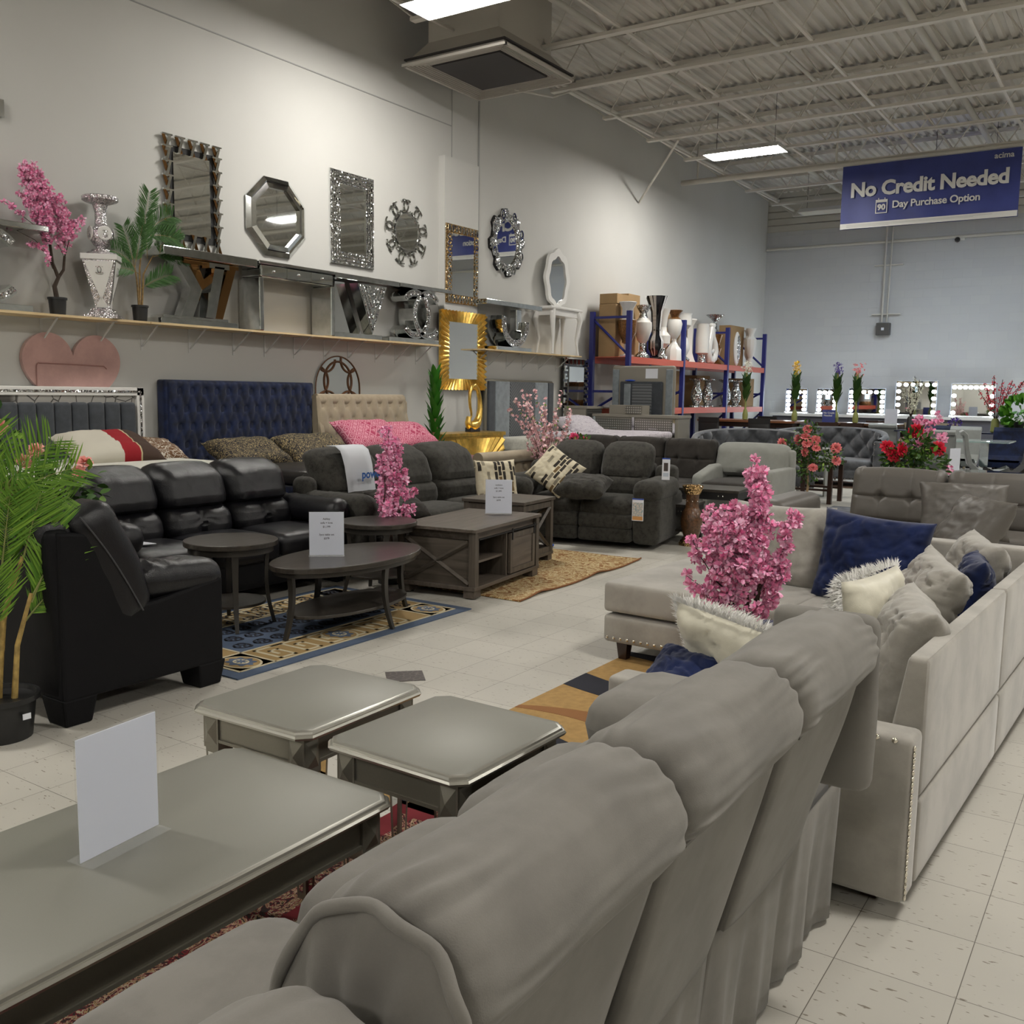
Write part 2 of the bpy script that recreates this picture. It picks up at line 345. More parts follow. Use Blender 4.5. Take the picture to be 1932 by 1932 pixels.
def thing(name, label, cat, loc=(0, 0, 0), rz=0, group=None):
    o = bpy.data.objects.new(name, None); COL.objects.link(o); o.location = loc; o.rotation_euler = (0, 0, rz); o.empty_display_size = .1
    return tag(o, label, cat, group)
def copytree(src, loc, rz=None, label=None, group=None, scale=None):
    def cp(o, par):
        c = o.copy(); COL.objects.link(c)
        if par is not None: c.parent = par
        for ch in o.children: cp(ch, c)
        return c
    r = cp(src, None); r.location = loc
    if rz is not None: r.rotation_euler = (0, 0, rz)
    if scale: r.scale = scale
    if label: r['label'] = label
    if group: r['group'] = group
    return r
def bevel(o, w=.006, seg=2):
    m = o.modifiers.new('edge', 'BEVEL'); m.width = w; m.segments = seg; m.limit_method = 'ANGLE'; m.angle_limit = math.radians(35); return o
def text(name, s, size, mat, parent, loc, rot, extrude=.0006, bold=0, align='CENTER', shear=0, space=1.0):
    c = bpy.data.curves.new(name, 'FONT'); c.body = s; c.size = size; c.extrude = extrude; c.align_x = align; c.align_y = 'CENTER'; c.offset = bold; c.space_character = space; c.shear = shear; c.resolution_u = 3
    o = bpy.data.objects.new(name, c); COL.objects.link(o); bpy.context.view_layer.update()
    me = bpy.data.meshes.new_from_object(o.evaluated_get(bpy.context.evaluated_depsgraph_get())); bpy.data.objects.remove(o)
    me.materials.clear(); me.materials.append(mat); q = bpy.data.objects.new(name, me); COL.objects.link(q); q.parent = parent; q.location = loc; q.rotation_euler = rot
    return q
def nz(x, y, z, f=1.0, s=0): return noise.noise(Vector((x * f + s, y * f, z * f)))
# ---------------------------------------------------------------- room
XW, YB, ZD = -8.3, 23.7, 6.42
X1, Y0 = 13.0, -8.0
def st(o, label=None, cat=None): o['kind'] = 'structure'; return tag(o, label, cat)
st(MB().box(XW - .2, X1, Y0, YB + .2, -.12, 0).build('floor', FLOOR, smooth=False), 'cream speckled vinyl tile floor of the showroom', 'floor')
w = MB(); w.box(XW - .2, XW, Y0, YB + .2, 0, ZD + .3)
st(w.build('wall_left', WALL, smooth=False), 'tall off-white side wall carrying the mirrors and shelves', 'wall')
st(MB().box(XW, X1, YB, YB + .2, 0, 5.5).build('wall_back', BLOCK, smooth=False), 'pale painted block wall at the far end of the showroom', 'wall')
sd = MB(); z = 5.5
while z < 6.7:
    sd.box(XW, X1, YB - .03, YB + .2, z + .012, z + .15); sd.box(XW, X1, YB, YB + .2, z, z + .02); z += .16
st(sd.build('trim_1', PIPE, smooth=False), 'horizontal metal siding above the far block wall', 'wall panel')
st(MB().box(X1, X1 + .2, Y0, YB + .2, 0, 6.7).build('wall_right', WALL, smooth=False), 'off-white side wall opposite the mirrors', 'wall')
st(MB().box(XW, X1, Y0 - .2, Y0, 0, 6.7).build('wall_front', WALL, smooth=False), 'off-white wall behind the viewer', 'wall')
# fluted steel roof deck: flutes run along the long wall
dk = MB(); x = XW; prof = []
while x < X1:
    prof += [(x, ZD + .04), (x + .055, ZD + .04), (x + .075, ZD), (x + .135, ZD)]; x += .155
vs = [(px, y, pz) for y in (Y0, YB + .1) for px, pz in prof]; n = len(prof)
dk.add(vs, [(i, i + 1, n + i + 1, n + i) for i in range(n - 1)])
dk.box(XW, X1, Y0, YB, ZD + .1, ZD + .14)
st(dk.build('ceiling', DECK, smooth=False, merge=False), 'painted fluted metal roof deck', 'ceiling')
# wall seams, pilaster
st(MB().box(XW, XW + .012, 11.47, 11.5, 0, 6.4).build('trim_2', GREYTRIM, smooth=False), 'dark vertical joint in the left wall beside the gold mirror', 'wall joint')
st(MB().box(XW, XW + .006, -2, 10.85, 5.1, 5.112).build('trim_3', GREYTRIM, smooth=False), 'thin horizontal joint high on the left wall', 'wall joint')
st(MB().box(XW, XW + .006, 10.85, 10.862, 4.66, 6.4).build('trim_4', GREYTRIM, smooth=False), 'thin vertical joint above the boxed pilaster', 'wall joint')
st(MB().box(XW, XW + .10, 10.58, 11.36, 0, 4.66).build('trim_5', WALL, smooth=False), 'shallow boxed-out pilaster behind the gold sunburst mirror', 'pilaster')
st(MB().box(-3.3, -3.1, 3.72, 3.9, .0, .0025, Matrix.Translation((-3.2, 3.81, 0)) @ Matrix.Rotation(PI / 4, 4, 'Z') @ Matrix.Translation((3.2, -3.81, 0))).build('trim_6', pattern('dark_marble', 'v', [(.12, .1, .09), (.05, .04, .035)], 30, .4), smooth=False), 'dark brown marbled diamond inlay tile beyond the silver end tables', 'floor inlay')

# bar joists
def joist(y):
    t = thing('roof_joist', 'white open-web steel roof joist spanning under the fluted deck', 'roof joist', (0, y, 0), 0, 'parallel steel roof joists')
    m = MB(); zt, zb = ZD - .03, 5.74; m.box(XW, X1, -.055, .055, zt - .012, zt); m.box(XW, X1, -.055, -.047, zt - .05, zt); m.box(XW, X1, .047, .055, zt - .05, zt)
    m.build('top_chord', STEEL, t, smooth=False)
    m = MB(); m.box(XW + .8, X1 - .8, -.05, .05, zb - .0, zb + .008); m.box(XW + .8, X1 - .8, -.05, -.043, zb, zb + .04); m.box(XW + .8, X1 - .8, .043, .05, zb, zb + .04)
    m.build('bottom_chord', STEEL, t, smooth=False)
    m = MB(); x = XW + .05; p = [(x, 0, zt - .03)]; k = 0; x += .8
    while x < X1 - .6:
        p.append((x, 0, zb + .02 if k % 2 == 0 else zt - .03)); x += .42; k += 1
    for a, b in zip(p, p[1:]): m.tube([a, b], .011, 5)
    m.build('web_rods', STEEL, t)
    return t
j0 = joist(1.3)
for y in (2.85, 4.4, 5.95, 7.5, 9.05, 10.6, 12.15, 13.7, 15.25, 16.8, 18.4, 19.95, 21.6, 23.1): copytree(j0, (0, y, 0))
# pipes and conduits under the deck
def pipe(name, label, cat, pts, r, mat=PIPE, group=None):
    o = MB().tube(pts, r, 10).build(name, mat); return tag(o, label, cat, group)
for x, z, r in ((-7.95, 6.2, .035), (-6.35, 6.16, .045), (-4.6, 6.18, .03), (-2.9, 6.2, .05), (-1.0, 6.16, .045)):
    pipe('sprinkler_pipe', 'white painted pipe running lengthwise through the roof joists', 'pipe', [(x, Y0 + .5, z), (x, YB - .3, z)], r, group='pipes through the joists')
for x, z in ((-7.35, 5.78), (-5.6, 5.78), (-3.8, 5.77), (-2.1, 5.78), (-.4, 5.78)):
    o = MB().box(x - .02, x + .02, Y0 + .5, YB - 1, z, z + .03).build('joist_bridging', STEEL, smooth=False); tag(o, 'thin white bridging angle crossing the joist bottom chords', 'bridging bar', 'bridging across the joists')
pipe('sag_cable', 'dark cable clipped along a joist from the unit heater', 'cable', [(-5.6, 9.1, 5.78), (-5.2, 9.08, 5.72), (-4.4, 9.06, 5.74), (-3.8, 9.04, 5.9), (-3.6, 8.9, 6.3)], .012, IRON)
pipe('feed_conduit', 'thin conduit bending from the air diffuser to the joists', 'conduit', [(-7.3, 10.9, 5.44), (-7.2, 11.1, 5.44), (-7.15, 11.6, 5.5), (-7.2, 12.15, 5.72), (-7.2, 13.7, 5.72)], .015)
pipe('sway_brace', 'slanted thin brace rod from a joist to the left wall', 'brace', [(XW + .03, 16.55, 5.05), (-6.95, 15.3, 5.72)], .02)
for x in (-7.0, -6.0):
    pass
# air diffuser box
t = thing('air_diffuser', 'large square beige ceiling air diffuser with dark return grille', 'air diffuser', (-7.2, 10.2, 5.42))
m = MB(); m.box(-.52, .52, -.58, .58, .28, 1.0); m.build('duct_drop', VENTW, t, smooth=False)
m = MB(); a, b_ = .75, .79; v = [(-a, -b_, .02), (a, -b_, .02), (a, b_, .02), (-a, b_, .02), (-.52, -.58, .3), (.52, -.58, .3), (.52, .58, .3), (-.52, .58, .3)]
m.add(v, [(0, 1, 5, 4), (1, 2, 6, 5), (2, 3, 7, 6), (3, 0, 4, 7)]); m.box(-a - .01, a + .01, -b_ - .01, -b_ + .03, 0, .03); m.box(-a - .01, a + .01, b_ - .03, b_ + .01, 0, .03); m.box(-a - .01, -a + .03, -b_, b_, 0, .03); m.box(a - .03, a + .01, -b_, b_, 0, .03)
m.build('hood', VENTW, t, smooth=False)
for k in range(6):
    q = .715 - k * .035; r_ = q * b_ / a
    m = MB(); m.ring([(-q, -r_), (q, -r_), (q, r_), (-q, r_)], [(-q + .012, -r_ + .012), (q - .012, -r_ + .012), (q - .012, r_ - .012), (-q + .012, r_ - .012)], .01 + k * .006, .035 + k * .006); m.build('louver', VENTW, t, smooth=False)
m = MB(); m.box(-.74, .74, -.78, .78, .07, .09); m.build('dark_cavity', VENTD, t, smooth=False)
m = MB(); m.box(-.5, .5, -.53, .53, .03, .07); m.build('return_grille', VENTD, t, smooth=False)

# fluorescent fixtures
def fixture(x, y, lamp, label, group=None, z=5.5, lit=True):
    t = thing('fluorescent_fixture', label, 'ceiling light', (x, y, z), 0, group)
    m = MB(); w_, d = .61, .23; v = [(-w_ - .03, -d - .02, 0), (w_ + .03, -d - .02, 0), (w_ + .03, d + .02, 0), (-w_ - .03, d + .02, 0), (-w_, -d + .08, .09), (w_, -d + .08, .09), (w_, d - .08, .09), (-w_, d - .08, .09)]
    m.add(v, [(4, 5, 6, 7), (0, 1, 5, 4), (1, 2, 6, 5), (2, 3, 7, 6), (3, 0, 4, 7)]); m.build('housing', FIXW, t, smooth=False)
    MB().box(-w_, w_, -d, d, .004, .012).build('diffuser', lamp, t, smooth=False)
    for s in (-1, 1): MB().tube([(s * .5, 0, .09), (s * .5, 0, ZD - z)], .004, 5).build('hanging_wire', IRON, t)
    return t
F = [(-6.25, 8.35, LAMP_W, 'lit fluorescent fixture above the air diffuser, nearest in view'), (-6.0, 15.85, LAMP_W, 'lit fluorescent fixture hanging left of the blue banner'),
     (-6.2, 21.6, UNLIT, 'unlit fluorescent fixture close to the far wall')]
for x, y, l, s in F: fixture(x, y, l, s)
for x, y in ((-6.2, .7), (-6.2, -5.5), (.6, -5.0), (.8, 3.4), (.8, 9.5), (.8, 16.5), (7.5, -4), (7.5, 3.4), (7.5, 11), (7.5, 14.8)):
    fixture(x, y, LAMP_W, 'lit fluorescent fixture of the showroom rows outside the picture', 'fluorescent fixtures outside the picture')
fixture(-3.2, 19.4, LAMP_C, 'cool white fluorescent fixture hidden behind the blue banner')

# banner on its pipe
t = thing('banner_pipe', 'thick beige pipe hanging below the joists carrying the blue banner', 'pipe', (0, 18.35, 5.69))
MB().tube([(XW + .06, 0, .02), (X1 - 1, 0, -.02)], .052, 14).build('pipe_run', PIPE, t)
for x in (-7.9, -5.2, -2.1, 1.8): MB().tube([(x, 0, 0), (x, 0, ZD - 5.69)], .022, 8).build('hanger', PIPE, t)
t = thing('banner', 'blue vinyl banner reading No Credit Needed hanging from the beige pipe', 'banner', (-3.6, 18.28, 4.585)); t.scale = (1.187, 1.187, 1.187)
m = MB(); nx, ny = 24, 6
def bn(i, j): x = -1.22 + 2.44 * i / nx; z = -.04 + .94 * j / ny; return (x, .012 * math.sin(i * .9) * (1 - j / ny) + .006 * math.sin(i * .5), z)
vs = [bn(i, j) for j in range(ny + 1) for i in range(nx + 1)]; vb = [(x, y + .003, z) for x, y, z in vs]; nn = len(vs)
fs = [(j * (nx + 1) + i, j * (nx + 1) + i + 1, (j + 1) * (nx + 1) + i + 1, (j + 1) * (nx + 1) + i) for j in range(ny) for i in range(nx)]
m.add(vs, fs); m.add(vb, [f[::-1] for f in fs]); m.build('cloth', BANB, t, merge=False)
MB().box(-1.215, 1.215, -.022, -.016, -.035, .045).build('white_strip', BANT, t, smooth=False)
text('headline', 'No Credit Needed', .288, BANT, t, (0, -.024, .52), (PI / 2, 0, 0), bold=.0105, space=.97)
text('subline', 'Day Purchase Option', .145, BANT, t, (.13, -.024, .27), (PI / 2, 0, 0), bold=.003, space=.95)
text('logo_word', 'acima', .11, BANT, t, (1.0, -.024, .81), (PI / 2, 0, 0), bold=.002)
text('badge_number', '90', .115, BANT, t, (-.62, -.026, .245), (PI / 2, 0, 0), bold=.005)
m = MB(); m.ring([(-.085, -.10), (.085, -.10), (.085, .10), (-.085, .10)], [(-.073, -.088), (.073, -.088), (.073, .06), (-.073, .06)], 0, .002)
for s in (-.045, .045): m.box(s - .006, s + .006, .085, .125, 0, .002)
q = m.build('calendar_badge', BANT, t, smooth=False); q.location = (-.62, -.022, .26); q.rotation_euler = (PI / 2, 0, 0)
m = MB()
for k in range(3): m.box(-1.12, .9 - k * .25 - (k == 2) * .9, -.0235, -.0225, .018 - k * .016, .022 - k * .016)
m.build('fine_print', GREYTRIM, t, smooth=False)
# far wall pipes, box, camera
pipe('wall_pipe', 'white pipe running level along the far block wall', 'pipe', [(XW + .02, YB - .06, 5.09), (X1, YB - .06, 5.09)], .035)
for x in (-5.44, -5.33): pipe('drop_conduit', 'thin white conduit dropping down the far wall to the grey box', 'conduit', [(x + (.03 if x > -5.4 else 0), YB - .13, 5.9), (x, YB - .1, 3.26)], .022 if x < -5.4 else .014, group='conduits to the grey box')
for z in (4.55, 3.43): tag(MB().box(-5.68, -5.05, YB - .1, YB - .0, z, z + .02).build('strut_channel', STEEL, smooth=False), 'short strut channel clamping conduits, %s on the far wall' % ('higher' if z > 4 else 'lower'), 'strut')
t = thing('electrical_box', 'dark grey electrical box on the far wall', 'electrical box', (-5.4, YB, 3.1))
bevel(MB().box(-.15, .15, -.16, 0, -.14, .14).build('enclosure', plain('box_grey', (.09, .085, .08), .5), t, smooth=False), .01)
MB().box(-.03, .03, -.168, -.16, -.03, .03).build('label_plate', PAPER, t, smooth=False)
t = thing('security_camera', 'small black dome camera below the pipe on the far wall', 'camera', (-3.94, YB, 5.02))
MB().box(-.03, .14, -.05, 0, -.01, .05).build('mount', FIXW, t, smooth=False); MB().ball((0, -.08, 0), .06, 12).build('dome', BLACKGL, t)
# ---------------------------------------------------------------- shelves
def shelf(y0, y1, ys, label, seams=()):
    t = thing('wall_shelf', label, 'shelf', (XW, 0, 2.1))
    cuts = [y0] + list(seams) + [y1]
    for a, b in zip(cuts, cuts[1:]): MB().box(0, .35, a + .002, b - .002, 0, .02).build('board', SHELFW, t, smooth=False)
    for y in ys:
        m = MB(); m.box(0, .006, y - .012, y + .012, -.24, 0); m.box(0, .3, y - .012, y + .012, -.006, 0)
        m.add([(.004, y - .006, -.2), (.02, y - .006, -.2), (.27, y - .006, -.004), (.25, y - .006, -.004), (.004, y + .006, -.2), (.02, y + .006, -.2), (.27, y + .006, -.004), (.25, y + .006, -.004)], [(0, 1, 2, 3), (7, 6, 5, 4), (0, 4, 5, 1), (1, 5, 6, 2), (2, 6, 7, 3), (3, 7, 4, 0)])
        m.build('bracket', BRACK, t, smooth=False)
shelf(-1, 10.2, (.3, 1.2, 2.1, 3.0, 3.9, 4.87, 5.42, 5.89, 6.45, 7.02, 7.46, 7.9, 8.38, 8.79, 9.29, 9.67, 10.1), 'long pine wall shelf on white brackets carrying the mirrored consoles', (2.4, 5.75))
shelf(11.22, 13.98, (11.4, 11.78, 12.27, 12.72, 13.19, 13.73), 'short pine wall shelf carrying the white vanity')
ZS = 2.121
def arc_ring(cy, cz, R, r, a0, a1, x0, x1, m, n=22):
    for k in range(n):
        t0 = a0 + (a1 - a0) * k / n; t1 = a0 + (a1 - a0) * (k + 1) / n; P = []
        for x in (x0, x1):
            for rr in (r, R):
                for t in (t0, t1): P.append((x, cy + rr * math.cos(t), cz + rr * math.sin(t)))
        m.add(P, [(0, 1, 3, 2), (4, 6, 7, 5), (0, 2, 6, 4), (1, 5, 7, 3), (0, 4, 5, 1), (2, 3, 7, 6)])
def console(name_label, y0, y1, zt=2.85, top=.05, side=.33):
    t = thing('mirrored_console', name_label, 'console table', (XW + .02, (y0 + y1) / 2, ZS))
    L2 = (y1 - y0) / 2 - .003; H = zt - ZS
    bevel(MB().box(0, side, -L2, L2, H - top, H).build('table_top', MIRS, t, smooth=False), .006)
    return t, L2, H
def cbase(t, a, b, step=True):
    m = MB(); m.box(.03, .30, a, b, 0, .055); bevel(m.build('base', MIRS, t, smooth=False), .004)
    if step: bevel(MB().box(.06, .27, a + .05, b - .1, .056, .085).build('plinth', MIRS, t, smooth=False), .004)
# interlocking arc consoles
def cc_console(label, y0, y1, b0, b1, cy):
    t, L2, H = console(label, y0, y1); c = (y0 + y1) / 2; cbase(t, b0 - c, b1 - c, False)
    zc = .055 + (H - .105) / 2; R = (H - .105) / 2; yy = cy - c
    for s, nm in ((-1, 'left_arc'), (1, 'right_arc')):
        m = MB(); a = math.radians(42); off = s * .12
        st_, en = (a, 2 * PI - a) if s > 0 else (PI + a, 3 * PI - a)
        arc_ring(yy + off, zc, R, R - .085, st_ if s < 0 else st_, en, .04 if s < 0 else .05, .28 if s < 0 else .29, m)
        m.build(nm, MIRS, t, smooth=False)
        m = MB(); arc_ring(yy + off, zc, R - .02, R - .065, st_, en, .28, .295, m); m.build('crystal_inlay', CRYS, t, smooth=False)
    return t
cc_console('mirrored console with curved arc legs at the left picture edge', 3.55, 4.78, 3.6, 4.62, 4.15)
cc_console('mirrored console with interlocking arc legs, rightmost on the long shelf', 9.37, 10.45, 9.2, 10.19, 9.85)
# Y-leg console
t, L2, H = console('mirrored console with bronze and silver slanted Y legs', 5.91, 7.07, 2.85, .085); cbase(t, -.6, .33)
m = MB()
def slat(m, ya, za, yb, zb, w, x0, x1):
    m.add([(x, y, z) for x in (x0, x1) for y, z in ((ya - w / 2, za), (ya + w / 2, za), (yb + w / 2, zb), (yb - w / 2, zb))], [(0, 1, 2, 3), (7, 6, 5, 4), (0, 4, 5, 1), (1, 5, 6, 2), (2, 6, 7, 3), (3, 7, 4, 0)])
m = MB(); slat(m, -.24, .085, -.12, .36, .14, .1, .22); slat(m, -.12, .36, -.3, .62, .14, .1, .22); m.build('silver_leg', MIRS, t, smooth=False)
m = MB(); slat(m, -.02, .085, .11, .6, .12, .16, .30); m.box(.16, .3, -.02, .23, .58, .63); m.build('silver_leg', MIRS, t, smooth=False)
m = MB(); slat(m, .12, .085, .30, .6, .11, .1, .25); slat(m, .16, .12, -.1, .62, .09, .06, .16); m.box(.1, .24, -.28, .4, .6, .64); m.build('bronze_leg', BRONZE, t, smooth=False)
# three drawer mirrored console
t, L2, H = console('mirrored console with three drawers and slab legs', 7.08, 8.21, 2.85, .035, .34)
bevel(MB().box(.02, .33, -L2 + .02, L2 - .02, H - .17, H - .037).build('apron', MIRS, t, smooth=False), .02)
for k in (-1, 0, 1):
    d = MB().box(.331, .336, k * .36 - .165, k * .36 + .165, H - .155, H - .05).build('drawer_front', MIR, t, smooth=False)
    MB().ball((.345, k * .36, H - .1), .012, 10).build('knob', CHROME, d)
for s in (-1, 1): bevel(MB().box(.01, .335, s * (L2 - .03) - .03, s * (L2 - .03) + .03, 0, H - .17).build('leg', MIRS, t, smooth=False), .01)
# V console
t, L2, H = console('mirrored console with striped crystal V leg', 8.22, 9.36, 2.85, .06); cbase(t, -.56, .27, False)
m = MB(); m.add([(x, y, z) for x in (.16, .3) for y, z in ((-.16, H - .08), (.36, H - .08), (.09, .06))], [(0, 1, 2), (5, 4, 3), (0, 3, 4, 1), (1, 4, 5, 2), (2, 5, 3, 0)]); m.build('v_leg', MIRS, t, smooth=False)
for k in range(4):
    q = 1 - k * .24; m = MB(); cy_, zt_ = .1, H - .085; w_ = .26 * q; zb_ = zt_ - (zt_ - .09) * q
    for s in (-1, 1): slat(m, cy_ - .005, zb_ + .02, cy_ + s * w_ * .86, zt_ - .012, .022, .302, .307)
    m.build('crystal_stripe', CRYS, t, smooth=False)
m = MB(); m.add([(x, y, z) for x in (.02, .12) for y, z in ((-.5, .06), (.1, .06), (-.2, H - .07), (-.36, H - .07))], [(0, 1, 2, 3), (7, 6, 5, 4), (0, 4, 5, 1), (1, 5, 6, 2), (2, 6, 7, 3), (3, 7, 4, 0)]); m.build('back_panel', MIR, t, smooth=False)
# U console on short shelf
t, L2, H = console('mirrored console with crystal crescent leg on the short shelf', 11.24, 12.72, 2.82, .07); cbase(t, -.42, .5, False)
m = MB(); arc_ring(.05, .42, .37, .26, PI * .93, PI * 2.02, .05, .3, m, 20); m.build('crescent_leg', MIRS, t, smooth=False)
for k in range(3):
    m = MB(); arc_ring(.05, .42, .355 - k * .032, .33 - k * .032, PI * .93, PI * 2.02, .3, .307, m, 20); m.build('crystal_inlay', CRYS, t, smooth=False)
bevel(MB().box(.12, .24, .16, .3, .3, .62).build('prism_block', MIRS, t, smooth=False), .01)

# vanity with mirror and stool on short shelf
t = thing('white_vanity', 'white quilted vanity table with bow legs on the short shelf', 'vanity table', (XW + .225, 13.4, ZS))
m = MB(); m.rbox(0, 0, .715, .36, .98, .05, .02, 8); m.build('table_top', WHITEGL, t)
pts = []
for s in (-1, 1):
    for q in (-1, 1):
        m = MB(); m.tube([(s * .13, q * .38, .69), (s * .16, q * .43, .55), (s * .13, q * .36, .25), (s * .15, q * .4, 0)], [.05, .045, .022, .02], 10); m.build('leg', WHITEGL, t)
MB().box(-.15, .15, -.42, .42, .6, .69).build('apron', WHITEGL, t, smooth=False)
def blob(a, rz, ry, cy, cz, n=40, wob=.05, k=8, ph=0):
    return [(cy + ry * math.cos(2 * PI * i / n) * (1 + wob * math.cos(k * 2 * PI * i / n + ph)), cz + rz * math.sin(2 * PI * i / n) * (1 + wob * math.cos(k * 2 * PI * i / n + ph))) for i in range(n)]
def yz(o): o.rotation_euler = (PI / 2, 0, PI / 2); return o   # local xy -> world yz, local z -> +x
t = thing('vanity_mirror', 'white scalloped upright mirror standing on the white vanity', 'mirror', (XW + .1, 13.5, 2.87))
yz(MB().ring(blob(0, .46, .36, 0, .46), blob(0, .36, .26, 0, .44), 0, .05).build('frame', WHITEGL, t)); yz(MB().prism(blob(0, .36, .26, 0, .44), .02, .03).build('glass', MIR, t, smooth=False))

# pedestal, holder
t = thing('glitter_pedestal', 'square silver glitter pedestal with white triangle panels on the long shelf', 'pedestal', (XW + .19, 5.37, ZS), PI / 4); t.scale = (.84, .84, 1)
m = MB(); m.taper(0, 0, 0, .03, .36, .36, .34, .34); m.taper(0, 0, .03, .09, .28, .28, .2, .2); m.taper(0, 0, .09, .52, .13, .13, .34, .34); m.build('body', GLIT, t, smooth=False)
bevel(MB().cbox(0, 0, .545, .37, .37, .05).build('cap', WHITEGL, t, smooth=False), .006)
def cc_mark(parent, loc, rz, s, mat=CHROME, name='arc_emblem'):
    m = MB()
    for q in (-1, 1):
        a = math.radians(45); st_, en = (a, 2 * PI - a) if q > 0 else (PI + a, 3 * PI - a)
        pts = [(q * .42 * s + s * math.cos(st_ + (en - st_) * k / 14), 0, s * math.sin(st_ + (en - st_) * k / 14)) for k in range(15)]
        m.tube(pts, s * .13, 6)
    o = m.build(name, mat, parent); o.location = loc; o.rotation_euler = (0, 0, rz); return o
for rz in (0, PI / 2):
    for tri in ([(-.15, .505), (.15, .505), (0, .16)], [(-.07, .1), (.07, .1), (0, .2)]):
        m = MB(); v = []
        for dx in (0, .004):
            for (x, z) in tri: v.append((x, -(.065 + (z - .09) / .43 * .105) - .002 - dx, z))
        m.add(v, [(0, 1, 2), (5, 4, 3), (0, 3, 4, 1), (1, 4, 5, 2), (2, 5, 3, 0)]); o = m.build('white_panel', WHITEGL, t, smooth=False); o.rotation_euler = (0, 0, rz)
    cc_mark(t, (.158 * math.sin(rz), -.158 * math.cos(rz), .43), rz, .033)
t = thing('glitter_candle_holder', 'silver glitter candle holder with round emblem discs standing on the pedestal', 'candle holder', (XW + .19, 5.37, ZS + .571)); t.scale = (.95, .95, .95)
m = MB(); m.lathe([(.13, 0), (.14, .02), (.10, .03), (.09, .05), (.05, .06), (.055, .08), (.07, .09), (.115, .16), (.11, .22), (.06, .27), (.055, .3), (.05, .4), (.07, .47), (.15, .50), (.165, .51), (.165, .54), (.15, .55)], 28); m.build('body', GLIT, t)
for a in (-.2, 1.3, 2.8, 4.4):
    m = MB(); m.lathe([(.062, -.006), (.068, 0), (.062, .006)], 20); o = m.build('disc', WHITEGL, t); o.location = (.105 * math.sin(a), -.105 * math.cos(a), .2); o.rotation_euler = (PI / 2, 0, a)
    cc_mark(t, (.118 * math.sin(a), -.118 * math.cos(a), .2), a, .022)

# ---------------------------------------------------------------- wall mirrors
def wmirror(label, y, z, x=XW): return thing('wall_mirror', label, 'mirror', (x + .002, y, z))
def rect(w_, h): return [(-w_ / 2, -h / 2), (w_ / 2, -h / 2), (w_ / 2, h / 2), (-w_ / 2, h / 2)]
# 1 zigzag Y frame
t = wmirror('large rectangular mirror framed in bronze and silver Y shapes', 6.52, 3.43)
yz(MB().prism(rect(.44, .78), 0, .02).build('glass', MIR, t, smooth=False)); yz(MB().prism(rect(.56, .9), 0, .01).build('backing', DARK, t, smooth=False))
def ypiece(cy, cz, rot):
    m = MB(); m.prism([(-.03, -.075), (.0, -.075), (.045, .075), (.015, .075)], 0, .022); m.mat(1).prism([(.005, -.075), (.035, -.075), (-.02, .075), (-.05, .075)], .0, .014); m.mat(0).box(-.06, .06, .07, .085, 0, .026)
    o = m.build('frame_piece', [MIRS, BRONZE], t, smooth=False); o.matrix_basis = Matrix.Translation((.022, cy, cz)) @ Matrix(((0, 0, 1, 0), (1, 0, 0, 0), (0, 1, 0, 0), (0, 0, 0, 1))) @ Matrix.Rotation(rot, 4, 'Z')
for k in range(5):
    for s in (1, -1): ypiece(-.3 + k * .15, s * .46, 0 if s > 0 else PI)
for k in range(6):
    for s in (1, -1): ypiece(s * .3, .35 - k * .138, 0)
# 2 octagon
t = wmirror('silver octagonal mirror with a wide sloped-edge frame', 7.645, 3.39); oc = lambda r, h: [(r * math.cos(PI / 8 + k * PI / 4) * 1.0, h * math.sin(PI / 8 + k * PI / 4)) for k in range(8)]
def bevring(t, A, B, za, zb, name, mat):
    n = len(A); m = MB(); v = [(x, y, za) for x, y in A] + [(x, y, zb) for x, y in B] + [(x, y, 0) for x, y in A] + [(x, y, 0) for x, y in B]
    m.add(v, [(i, (i + 1) % n, n + (i + 1) % n, n + i) for i in range(n)] + [(2 * n + i, 2 * n + (i + 1) % n, (i + 1) % n, i) for i in range(n)] + [(n + i, n + (i + 1) % n, 3 * n + (i + 1) % n, 3 * n + i) for i in range(n)]); return yz(m.build(name, mat, t, smooth=False))
bevring(t, oc(.47, .455), oc(.42, .405), .02, .05, 'outer_bevel', MIRS); bevring(t, oc(.42, .405), oc(.40, .385), .05, .035, 'inner_bevel', MIR); bevring(t, oc(.40, .385), oc(.345, .33), .035, .05, 'frame_band', MIRS)
yz(MB().prism(oc(.35, .335), .01, .02).build('glass', MIR, t, smooth=False))
# 3 tall crystal
t = wmirror('tall rectangular mirror with four crushed crystal borders', 8.865, 3.55)
yz(MB().prism(rect(.76, 1.09), 0, .02).build('backing', MIR, t, smooth=False)); yz(MB().prism(rect(.44, .77), .021, .025).build('glass', MIR, t, smooth=False))
for k in range(4):
    a, b_ = .74 - k * .08, 1.07 - k * .08
    yz(MB().ring(rect(a, b_), rect(a - .045, b_ - .045), .021, .03).build('crystal_band', CRYS, t, smooth=False)); yz(MB().ring(rect(a - .045, b_ - .045), rect(a - .07, b_ - .07), .021, .034).build('mirror_band', MIR, t, smooth=False))
